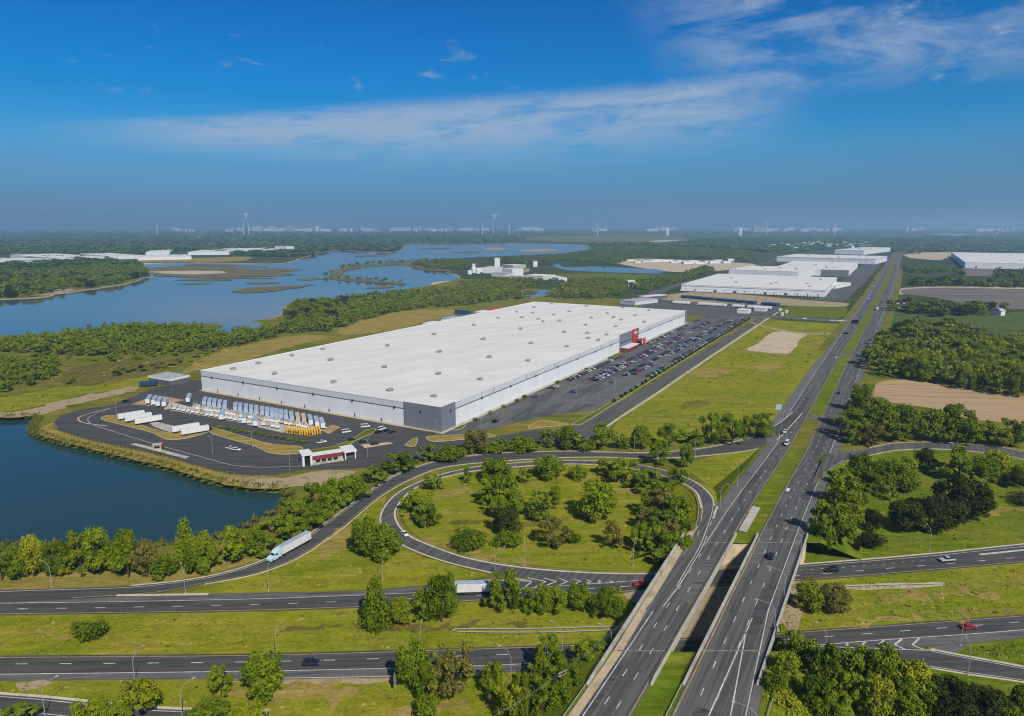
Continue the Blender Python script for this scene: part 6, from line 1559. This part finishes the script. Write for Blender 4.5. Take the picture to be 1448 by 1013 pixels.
# low chassis frames in front of the row, and the yellow ones
def chassis_mesh(m_, L, w):
    mb = MB()
    for y in (-w / 2, w / 2 - .25): mb.box(-L, 0, y, y + .25, 1.0, 1.35)
    for k in range(5): mb.box(-L + k * (L - .3) / 4, -L + k * (L - .3) / 4 + .3, -w / 2 + .26, w / 2 - .26, 1.02, 1.33)
    mb.box(-1.6, -.2, -w / 2, w / 2, 1.36, 1.9)
    for x in (-L + 1.2, -L + 2.4):
        for y in (-.85, .85): t = wheel_mb(x, y * w / 2.3, .48, .4); mb.add(t.v, t.f, 1)
    return mb.mesh('trailer_chassis', [m_, M_TYRE])
CM = chassis_mesh(P_TAN, 11, 2.4); CM2 = chassis_mesh(P_TRAILER, 11, 2.4)
rr_ = random.Random(23)
for i in range(24):
    t = (i + .5) / 24; u_ = 236 + t * 160; v_ = 579.5 + t * 28 + rr_.uniform(-.5, .5)
    if min(abs(u_ - x) for x in (313.5, 345.5, 361.5)) < 5: continue
    o = bpy.data.objects.new('trailer_chassis', (CM, CM2)[rr_.random() < .6]); link(o); o.location = at(u_, v_) + Vector((0, 0, .06)); o.rotation_euler = (0, 0, HV + rr_.uniform(-.05, .05))
    tag(o, f'{ordinal(i)} pale trailer chassis from the left on the lower edge of the concrete apron', 'trailer', 'pale trailer chassis on the lower edge of the apron')
for i in range(30):
    t = i / 29; u_ = 274 + t * 165; v_ = 579.5 + t * 28.5 + rr_.uniform(-.6, .6)
    o = bpy.data.objects.new('trailer_chassis', (CM, CM2)[rr_.random() < .55]); link(o); o.location = at(u_, v_) + Vector((0, 0, .06)); o.rotation_euler = (0, 0, HV + rr_.uniform(-.04, .04))
    tag(o, f'{ordinal(i)} pale trailer chassis from the left in front of the silver trailers', 'trailer', 'pale trailer chassis in the yard row')
def yellow_mesh():
    mb = MB(); mb.box(-8, 0, -.48, .48, .9, 1.9); mb.box(-.3, 0, -.4, .4, .2, 3.0); mb.box(-8, -7.7, -.4, .4, .2, 3.0)
    for x in (-1.5, -6.5): t = wheel_mb(x, 0, .45, .9); mb.add(t.v, t.f, 1)
    return mb.mesh('yellow_chassis', [P_YELLOW, M_TYRE])
YM = yellow_mesh()
for i in range(14):
    o = bpy.data.objects.new('yellow_chassis', YM); link(o); t = i / 13; o.location = at(406 + 47 * t, 613.5 + 5.5 * t - (2 if i > 9 else 0) * (t - .69) * 8) + Vector((0, 0, .06)); o.rotation_euler = (0, 0, HV)
    tag(o, f'{ordinal(i)} yellow chassis from the left at the end of the yard row', 'trailer', 'yellow chassis lined up in the yard')
# trailers docked along the far long side of the warehouse and at the distant warehouses
for i in range(62):
    p_ = 14 + i * 4.6 + (10 if i > 20 else 0) + (25 if i > 45 else 0)
    if i in (9, 23, 31, 38, 52): continue
    trailer(W(p_, -WW - 1.0 - 14.6), math.pi + (-WAZ), P_TRAILER, P_TROOF, 14.6, 'silver roofed trailer docked against the far long side of the warehouse', 'trailers docked along the far long side of the warehouse')
b1a, b1b = at(963, 411.5), at(1166, 420.5); d_ = (b1b - b1a).normalized(); nrm_ = Vector((d_.y, -d_.x, 0))
for i in range(44):
    t = (i + .7) / 45
    if i in (4, 11, 17, 18, 27, 33): continue
    trailer(b1a.lerp(b1b, t) + nrm_ * 16.5, math.atan2(nrm_.y, nrm_.x), P_TRAILER, P_TRAILER, 14.6, 'white trailer docked along the front of the nearest distant warehouse', 'white trailers docked at the distant warehouse')
ya, yb = at(962, 421.5), at(1098, 433.5); dd = (yb - ya).normalized(); ny = Vector((dd.y, -dd.x, 0))
for i in range(46):
    t = (i + .5) / 46
    if i in (17, 31, 36, 37, 38): continue
    trailer(ya.lerp(yb, t), math.atan2(ny.y, ny.x), P_TBLUE, P_TBLUE, 13, 'dark blue trailer in the long row of the far yard', 'dark blue trailers in the far yard')
wa, wb = at(950, 430), at(1090, 438.5); dw = (wb - wa).normalized(); nw = Vector((dw.y, -dw.x, 0))
for i in range(34):
    t = (i + .5) / 34
    if i in (6, 7, 8, 19, 20, 25): continue
    trailer(wa.lerp(wb, t), math.atan2(nw.y, nw.x), P_TRAILER, P_TRAILER, 13, 'white trailer in the row nearer the car park in the far yard', 'white trailers in the far yard')
small_box('canopy_building', 'long white roofed canopy at the left end of the far yard', 'canopy', at(912, 425), at(944, 422), 16, 6, M_STRIPE, M_ROOF)
small_box('canopy_building', 'pale blue-grey roofed shed beside the canopy in the far yard', 'shed', at(898, 432), at(930, 428), 30, 6, M_BAND, M_ROOFG)
small_box('yard_office', 'white flat roofed office at the end of the car park', 'building', at(1042, 443), at(1058, 444), 18, 5, M_PANEL, M_ROOF)
small_box('yard_office', 'white roofed gate office beside the far cross road', 'building', at(1066, 440), at(1082, 441), 16, 5, M_BAND, M_ROOF)
for i, (u_, v_) in enumerate(((1101, 440), (1110, 443), (1104, 446.5))):
    small_box('gate_booth', f'{["white gate booth nearest the far yard", "white gate booth beside the green field", "tan gate booth on the cross road"][i]}', 'booth', at(u_, v_), at(u_ + 3, v_ + .2), 5, 4, M_PANEL, M_ROOF)

# ------------------------------------------------------------------ lamp posts, guard rails, signs, fences
def lamp_post(p, arm_dir, label, h=9.5, arm=3.2, slant=True, name='street_lamp', double=False):
    e = empty(name, p); tag(e, label, 'lamp post', 'lamp posts along the roads and ramps')
    m = MB(); m.tube([(0, 0, 0), (0, 0, .25)], .28, 8); m.build('base', M_CONC, e)
    m = MB(); m.tube([(0, 0, .2), (0, 0, h * .72), (0, 0, h * .75)], [.11, .08, .08], 8); m.build('pole', M_STEEL, e)
    for s_ in ((1, -1) if double else (1,)):
        d = Vector((math.cos(arm_dir), math.sin(arm_dir), 0)) * s_; r = h * .25
        m = MB(); m.tube([(0, 0, h * .74), tuple(d * arm * .35 + Vector((0, 0, h * .74 + r * .75))), tuple(d * arm + Vector((0, 0, h * .74 + r)))], [.07, .06, .05], 6); a = m.build('arm', M_STEEL, e)
        q = d * arm + Vector((0, 0, h * .74 + r)); m = MB(); M_ = Matrix.Translation(q) @ Matrix.Rotation(math.atan2(d.y, d.x), 4, 'Z'); m.box(-.1, .70, -.15, .15, -.10, .06, 0, M_); m.build('lamp_head', M_CONC, a)
    return e
UP = math.pi / 2
for (u_, v_), ad, lb in (((191, 968), 1.15, 'tall lamp post leaning its arm over the lowest road near the shrub'), ((64, 1014), .9, 'lamp post beside the slip road at the lower left corner'), ((258, 1016), .8, 'lamp post between the bottom trees and the slip road'), ((262.5, 839), 2.2, 'lamp post on the gore where the outer ramp leaves the lower road'), ((73.5, 830), 2.9, 'lamp post on the pond side verge left of the ramp'), ((379.7, 835), 1.4, 'lamp post below the truck with the pale blue cab'), ((541, 821), 1.2, 'lamp post behind the pointed tree on the strip'), ((701, 811), .5, 'lamp post at the nose of the striped gore'),
                  ((594.4, 929), 1.5, 'lamp post behind the trio of trees beside the guard rail'), ((391.5, 929), 1.2, 'lamp post behind the large round tree at the lowest road'), ((742, 800), 1.6, 'lamp post on the lower edge of the loop lawn'), ((895, 801), 1.2, 'lamp post beside the grove next to the bridge'), ((863.8, 927), 2.9, 'lamp post against the tan parapet at the near abutment'), ((794.8, 926), 2.6, 'lamp post behind the thicket under the bridge approach'), ((722.6, 963), 2.6, 'lamp post beside the small dark tree near the bridge'),
                  ((1358, 913), 2.3, 'lamp post leaning over the lowest road at the red car'), ((1368.5, 955.5), 1.4, 'lamp post below the slip road kerb near the red car'), ((1166.4, 931), 2.2, 'lamp post at the point of the right striped gore'), ((1314, 780), 1.5, 'lamp post on the exit ramp lawn above the silver pickup'), ((1118, 937), 1.5, 'lamp post in the wood beside the right bridge approach'), ((1042.5, 687), 1.5, 'lamp post on the grass beside the highway merge'), ((1018, 717), .4, 'curved lamp post at the mouth of the loop ramp'), ((1105, 611), 2.2, 'lamp post beside the outer ramp merge at the trees'), ((1108, 590), 1.6, 'lamp post near the blue sign'), ((983, 648), 1.5, 'lamp post above the outer ramp by the tree row'), ((897, 640), 1.5, 'lamp post above the arch of the outer ramp')):
    lamp_post(at(u_, v_, {1042.5: 5.6, 1018: 6.4}.get(u_, 0)), ad, lb)
for (u_, v_), lb in (((1134.7, 749.5), 'lamp post with its arm over the highway before the bridge'), ((1112, 805), 'lamp post on the right bridge parapet beside the black car'), ((1098, 852), 'second lamp post on the right bridge parapet'), ((1073, 1000), 'lamp post at the bottom edge beside the entry lane')):
    q = at(u_, v_, 16.0); lamp_post(Vector((q.x, q.y, 7.0 if v_ > 760 else 6.8)), math.pi - HAZ + .15, lb, 9.0, 5.0)
for i, (p_, q_) in enumerate(((120, 34), (190, 34), (260, 34), (330, 34), (400, 34), (470, 34), (150, 52), (220, 52), (290, 52), (360, 52), (430, 52), (500, 52))):
    lamp_post(W(p_, q_), -WAZ, f'{ordinal(i % 6)} car park lamp from the near end {"between the middle rows" if i < 6 else "beside the hedge side rows"}', 9, 1.6, name='car_park_lamp', double=True)
for i, (u_, v_) in enumerate(((357, 634), (243, 583), (301, 641), (410, 665), (520, 646), (617, 617), (681, 613), (165, 585))):
    lamp_post(at(u_, v_), 1.2, ['lamp post between the planted strip and the yard tarmac', 'lamp post in front of the four left trailers', 'lamp post beside the yard road crossing', 'lamp post left of the gatehouse', 'lamp post right of the gatehouse', 'lamp post at the dark grey corner of the warehouse', 'lamp post at the near end of the car park', 'lamp post at the bend of the yard road'][i], 10, 1.4, name='yard_lamp', double=True)
def guard_rail(pts, label, h=.75, posts=3.8, group='guard rails along the highway and lower roads'):
    P = resample(pts, step=1.9); e = empty('guard_rail', P[0]); tag(e, label, 'guard rail', group)
    T = Matrix.Translation(-P[0]); m = MB()
    v, f = strip(P, -.04, .04, h); k = len(P)
    Nn = normals2(P); vv = []
    for p, n in zip(P, Nn): vv += [p + n * -.05 + Vector((0, 0, h - .32)), p + n * .05 + Vector((0, 0, h - .16)), p + n * -.05 + Vector((0, 0, h))]
    ff = [(i * 3 + j, i * 3 + 3 + j, i * 3 + 4 + j, i * 3 + 1 + j) for i in range(k - 1) for j in range(2)]
    m.add(vv, ff, 0, T); m.build('rail', M_STEEL, e)
    pm = MB(); pm.box(-.08, .08, -.08, .08, -.3, h - .05); me = pm.mesh('post', M_STEEL)
    for i in range(0, k, 2)[:95]:
        o = bpy.data.objects.new('post', me); link(o, e); o.location = P[i] - P[0]
def hoff(s0, s1, off, dz=0.0): return [p + n * off + Vector((0, 0, dz)) for p, n in zip(hpath(s0, s1), normals2(hpath(s0, s1)))]
guard_rail(hoff(55, 148, -17.6), 'guard rail along the left edge of the highway above the thicket')
guard_rail(hoff(55, 165, 3.2), 'guard rail along the median edge of the right carriageway')
guard_rail(hoff(55, 172, 23.8), 'guard rail along the right edge of the highway above the wood')
guard_rail(hoff(262, 330, 20.9), 'guard rail beside the highway before the exit ramp')
guard_rail(hoff(252, 275, -3.3), 'short guard rail at the far bridge end beside the median slab')
guard_rail(ats([(400, 962.2), (480, 961), (558, 959.2)]), 'guard rail along the lowest road shoulder beside the trio of trees')
guard_rail(ats([(640, 893.5), (642, 891.8), (700, 892), (780, 891), (872, 888)]), 'long guard rail in the grass approaching the bridge, upper of the pair')
guard_rail(ats([(640, 894), (643, 895.6), (700, 896.8), (780, 896.5), (866, 893.5)]), 'long guard rail in the grass approaching the bridge, lower of the pair')
guard_rail(ats([(1178, 832), (1250, 829.5), (1335, 827.5)]), 'guard rail in the grass right of the bridges')
patch('gravel_strip', ats([(1178, 829), (1335, 824.5), (1336, 829.5), (1180, 834)]), M_SAND, 0.02, .3, 4)
patch('gravel_strip', ats([(300, 962.5), (330, 962), (560, 959.5), (560, 965), (420, 968), (330, 966)]), M_DIRT, 0.02, .3, 4)
patch('worn_ground', ats([(20, 967), (60, 962), (75, 966), (60, 974), (30, 978)]), M_DIRT, 0.02, .3, 4)
patch('worn_ground', ats([(880, 842), (915, 836), (935, 838), (925, 850), (900, 856)]), M_DIRT, 0.02, .3, 4)
patch('worn_ground', ats([(950, 700), (975, 688), (985, 715), (972, 770), (950, 790)]), M_DIRT, 0.02, .5, 4)
M_SIGNB = mat('blue_white_sign_face', (0.26, 0.36, 0.43), 0.6); M_SIGNG = mat('green_sign_face', (0.02, 0.14, 0.06), 0.5)
def sign_board(p, rz, w, h, z, face, label):
    e = empty('road_sign', p, rz); tag(e, label, 'sign')
    m = MB()
    for x in (-w * .3, w * .3): m.box(x - .07, x + .07, -.06, .06, 0, z + h)
    m.build('post', M_STEEL, e); m = MB(); m.box(-w / 2, w / 2, -.12, -.062, z, z + h); m.build('board', face, e)
sign_board(at(1100, 590), 0.2, 4.2, 3.4, 5, M_SIGNB, 'pale blue and white roadside sign at the merge of the outer ramp')
sign_board(at(561, 973), 1.45, 5, 3.2, 2.2, M_STEEL, 'grey backed road sign seen edge on beside the trio of trees')
sign_board(at(654, 447), -.5, 26, 6, 2, P_TBLUE, 'dark screen standing behind the far long side of the warehouse')
def fence(pts, label, h=2.4):
    P = resample(pts, step=4.0); e = empty('fence', P[0]); tag(e, label, 'fence'); T = Matrix.Translation(-P[0])
    m = MB()
    for a, b in zip(P, P[1:]):
        for z in (.3, h * .5, h - .05): m.tube([a + Vector((0, 0, z)), b + Vector((0, 0, z))], .03, 4, 0, T)
    m.build('rail', M_DARKMETAL, e); pm = MB(); pm.box(-.06, .06, -.06, .06, 0, h); me = pm.mesh('post', M_DARKMETAL)
    for p in P[:96]: o = bpy.data.objects.new('post', me); link(o, e); o.location = p - P[0]
fence(ats([(75, 606), (130, 625), (215, 642.5), (298, 665.5), (340, 674), (392, 675), (425, 668)]), 'dark fence along the pond side of the yard road')
# small yard things
def booth(p, label):
    e = empty('yard_booth', p, .3); tag(e, label, 'booth')
    m = MB(); m.box(-2, 2, -1.5, 1.5, 0, 3); m.build('wall', P_TAN, e); m = MB(); m.box(-2.4, 2.4, -1.9, 1.9, 3, 3.3); m.build('roof', M_ROOFG, e); m = MB(); m.box(-1.4, 1.4, -1.56, -1.505, 1.2, 2.4); m.build('window', M_GLASS, e)
    m = MB(); m.tube([(2.8, 0, 0), (2.8, 0, 4.6)], .15, 6); m.box(2.2, 3.4, -.3, .3, 4.6, 5.4); m.build('scale_mast', P_RED, e)
booth(at(223, 636), 'tan weighing booth with a red mast on the pale slab of the yard road')
for i in range(13):
    t = i / 12; p = at(430 - 118 * (1 - t) + 0, 627 - 21 * (1 - t)); REQ_ = None
    o = bpy.data.objects.new('shrub', crown_meshes('shrub')[i % 2]); link(o); o.location = p + Vector((0, 0, .15)); o.rotation_euler = (0, 0, i * 1.7); o.scale = (3.4, 3.4, 2.6); tag(o, f'{ordinal(i)} small shrub from the left on the planted strip of the yard', 'shrub', 'shrubs on the planted strip of the yard')

# utility pole with its cables in the thicket by the bridge approach
def utility():
    a, b, c = at(795, 1003), at(700, 1070), at(905, 905)
    e = empty('utility_pole', a, .6); tag(e, 'wooden utility pole standing in the thicket below the bridge approach', 'utility pole')
    m = MB(); m.tube([(0, 0, 0), (0, 0, 11)], [.17, .12], 8); m.build('pole', M_BARK, e)
    for z in (9.6, 10.5): m = MB(); m.box(-1.4, 1.4, -.07, .07, z, z + .14); m.build('cross_arm', M_CONC, e)
    for k, off in enumerate((-1.2, 1.2)):
        o = Vector((math.cos(.6), math.sin(.6), 0)) * off; pts = []
        for i in range(21):
            t = i / 20; q = (b.lerp(a, t * 2) if t < .5 else a.lerp(c, t * 2 - 1)); s_ = (t * 2) % 1
            pts.append(Vector((q.x, q.y, 10.7 - 2 * s_ * (1 - s_) * 1.0)) + o)
        m = MB(); m.tube(pts, .022, 4); w = m.build('cable', M_STEEL); tag(w, ['cable over the thicket on the pond side of the utility pole', 'cable over the thicket on the highway side of the utility pole'][k], 'cable', 'cables of the utility pole')
utility()
# bay markings of the truck yard
mb_ = MB()
for i in range(44):
    t = i / 43; p = at(272 + t * 196, 575 + t * 33.5); d = Vector((math.sin(AZV), math.cos(AZV), 0)); quadline(mb_, p - d * 1, p + d * 16, .14, .055)
struct(mb_.build('road_marking', M_WLINE))
# ------------------------------------------------------------------ skyline in the haze, and the haze itself
def skyline():
    r = random.Random(41)
    YD = 14500.0
    def pt(u, y=None):
        y = y or YD
        return Vector(((u - PX0) / FOC * (y * _C + CAM_H * _S), y, 0))
    K = YD / FOC
    G = 'pale industrial buildings on the hazy horizon'
    def blk(u, wpx, hpx, label, y=YD, m_=None):
        m_ = m_ or r.choice((M_WHITEPAINT, M_TRIM, M_CONC, M_PANEL)); p = pt(u, y); k = y / FOC; e = empty('industrial_building', p); tag(e, label, 'building', G)
        w, h = wpx * k, CAM_H * 0 + max(hpx, 1) * k
        m = MB(); m.box(-w / 2, w / 2, 0, w * .3 + 40, 0, h); m.build('wall', m_, e); m = MB(); m.box(-w * .52, w * .52, -3, w * .3 + 43, h, h + 5); m.build('roof', M_ROOF, e)
    runs = [(240, 275, 7, 4), (318, 340, 4, 5), (350, 372, 4, 6), (374, 470, 15, 9), (480, 540, 8, 3), (556, 690, 26, 5), (720, 770, 7, 4), (835, 860, 5, 6), (915, 955, 8, 5), (1030, 1060, 5, 5), (1070, 1120, 9, 6), (1130, 1190, 10, 5), (1282, 1310, 5, 4), (1385, 1440, 9, 5)]
    n = 0
    words_ = ['pale block', 'white shed', 'squat white building', 'grey-white block', 'small pale hall']
    for a, b, k, hp_ in runs:
        for i in range(k):
            u = a + (b - a) * (i + r.uniform(.2, .8)) / k
            lab = f'{ordinal(i)} {r.choice(words_)} from the left in the hazy skyline group ' + ('left of the smoking works' if b < 330 else 'at the smoking works' if b < 373 else 'right of the smoking works' if b < 550 else 'at the twin chimneys' if b < 700 else 'right of the twin chimneys' if b < 830 else 'at the lone chimney' if b < 900 else 'at the white dome' if b < 1000 else 'beyond the warehouse cluster' if b < 1200 else 'near the highway end' if b < 1320 else 'above the large warehouse')
            blk(u, r.choice((2, 3, 4, 8, 12)) * r.uniform(.6, 1.3), 4.2 + r.uniform(0, 1) ** 2 * hp_ * .55, ' '.join(lab.split()[:16]), YD + r.uniform(-1500, 3000)); n += 1
    YD = 9000.0; K = YD / FOC
    for u, hp_, lab in ((345, 30, 'taller chimney of the smoking works'), (352, 27, 'shorter chimney of the smoking works'), (682, 25, 'left chimney of the twin chimneys'), (697, 31, 'right chimney of the twin chimneys'), (845, 28, 'lone white chimney on the horizon'), (720, 19, 'stubby white chimney right of the twin chimneys'), (1084, 26, 'chimney beyond the warehouse cluster'), (1180, 22, 'chimney nearest the highway end'), (223, 17, 'thin chimney at the left of the skyline'), (1410, 20, 'chimney above the large warehouse at the right')):
        p = pt(u); h = (hp_ * .62 + 6) * K; e = empty('chimney', p); tag(e, lab + ' in the haze', 'chimney', 'chimneys on the hazy horizon')
        m = MB(); m.tube([(0, 0, 0), (0, 0, h * .92)], [5.5, 3.2], 10); m.build('shaft', M_WHITEPAINT, e); m = MB(); m.tube([(0, 0, h * .92), (0, 0, h)], [3.4, 3.0], 10); m.build('cap', M_CONC, e)
    for u, lab in ((943, 'white storage dome on the horizon'), (1046, 'smaller white dome beyond the warehouse cluster')):
        p = pt(u); e = empty('storage_dome', p); tag(e, lab, 'dome'); m = MB()
        m.tube([(0, 0, 0), (0, 0, 62), (0, 0, 80), (0, 0, 92), (0, 0, 97)], [26, 26, 21, 12, 2], 14); m.build('shell', M_WHITEPAINT, e)
    # steam plumes
    ms = bpy.data.materials.new('steam'); ms.use_nodes = True; nt = ms.node_tree; nt.nodes.remove(nt.nodes['Principled BSDF']); 
    tr = nt.nodes.new('ShaderNodeBsdfTransparent'); df = nt.nodes.new('ShaderNodeBsdfDiffuse'); df.inputs[0].default_value = (.8, .8, .8, 1); mx = nt.nodes.new('ShaderNodeMixShader')
    lw = nt.nodes.new('ShaderNodeLayerWeight'); lw.inputs[0].default_value = .35; rp = nt.nodes.new('ShaderNodeMapRange'); rp.inputs['To Min'].default_value = .20; rp.inputs['To Max'].default_value = .02
    nt.links.new(lw.outputs['Facing'], rp.inputs[0]); nt.links.new(rp.outputs[0], mx.inputs[0])
    nt.links.new(tr.outputs[0], mx.inputs[1]); nt.links.new(df.outputs[0], mx.inputs[2]); nt.links.new(mx.outputs[0], nt.nodes['Material Output'].inputs[0])
    for u, h0, h1, dx, lab in ((348, 21, 31, 3, 'grey-white smoke above the smoking works'), (698, 22, 29, 3, 'white steam above the twin chimneys')):
        mb = bmesh.new(); p = pt(u)
        for i in range(34):
            t = i / 33; c = Vector((dx * K * t + r.gauss(0, 1) * K * (.4 + 1.3 * t), r.uniform(-20, 20), (h0 + (h1 - h0) * t) * K - 8)); 
            bmesh.ops.create_icosphere(mb, subdivisions=2, radius=(.5 + 1.1 * t) * K * r.uniform(.5, 1.2), matrix=Matrix.Translation(c))
        me = bpy.data.meshes.new('steam'); mb.to_mesh(me); mb.free(); me.materials.append(ms); me.polygons.foreach_set('use_smooth', [True] * len(me.polygons))
        o = link(bpy.data.objects.new('steam_plume', me)); o.location = p; tag(o, lab, 'steam', None, 'stuff')
skyline()
HAZE_DENSITY, HAZE_COL, HAZE_G = 1.05e-4, (0.46, 0.72, 1.0), 0.30
def haze():
    m = MB(); m.box(-41000, 41000, -2600, 41000, -5, 332)
    mt = bpy.data.materials.new('haze_air'); mt.use_nodes = True; nt = mt.node_tree; nt.nodes.remove(nt.nodes['Principled BSDF'])
    v = nt.nodes.new('ShaderNodeVolumePrincipled'); v.inputs['Color'].default_value = (*HAZE_COL, 1); v.inputs['Density'].default_value = HAZE_DENSITY; v.inputs['Anisotropy'].default_value = HAZE_G
    nt.links.new(v.outputs[0], nt.nodes['Material Output'].inputs['Volume'])
    mt.cycles.homogeneous_volume = True if hasattr(mt.cycles, 'homogeneous_volume') else None
    o = m.build('haze', mt); o['kind'] = 'stuff'; o['label'] = 'blue haze over the plain'
haze()
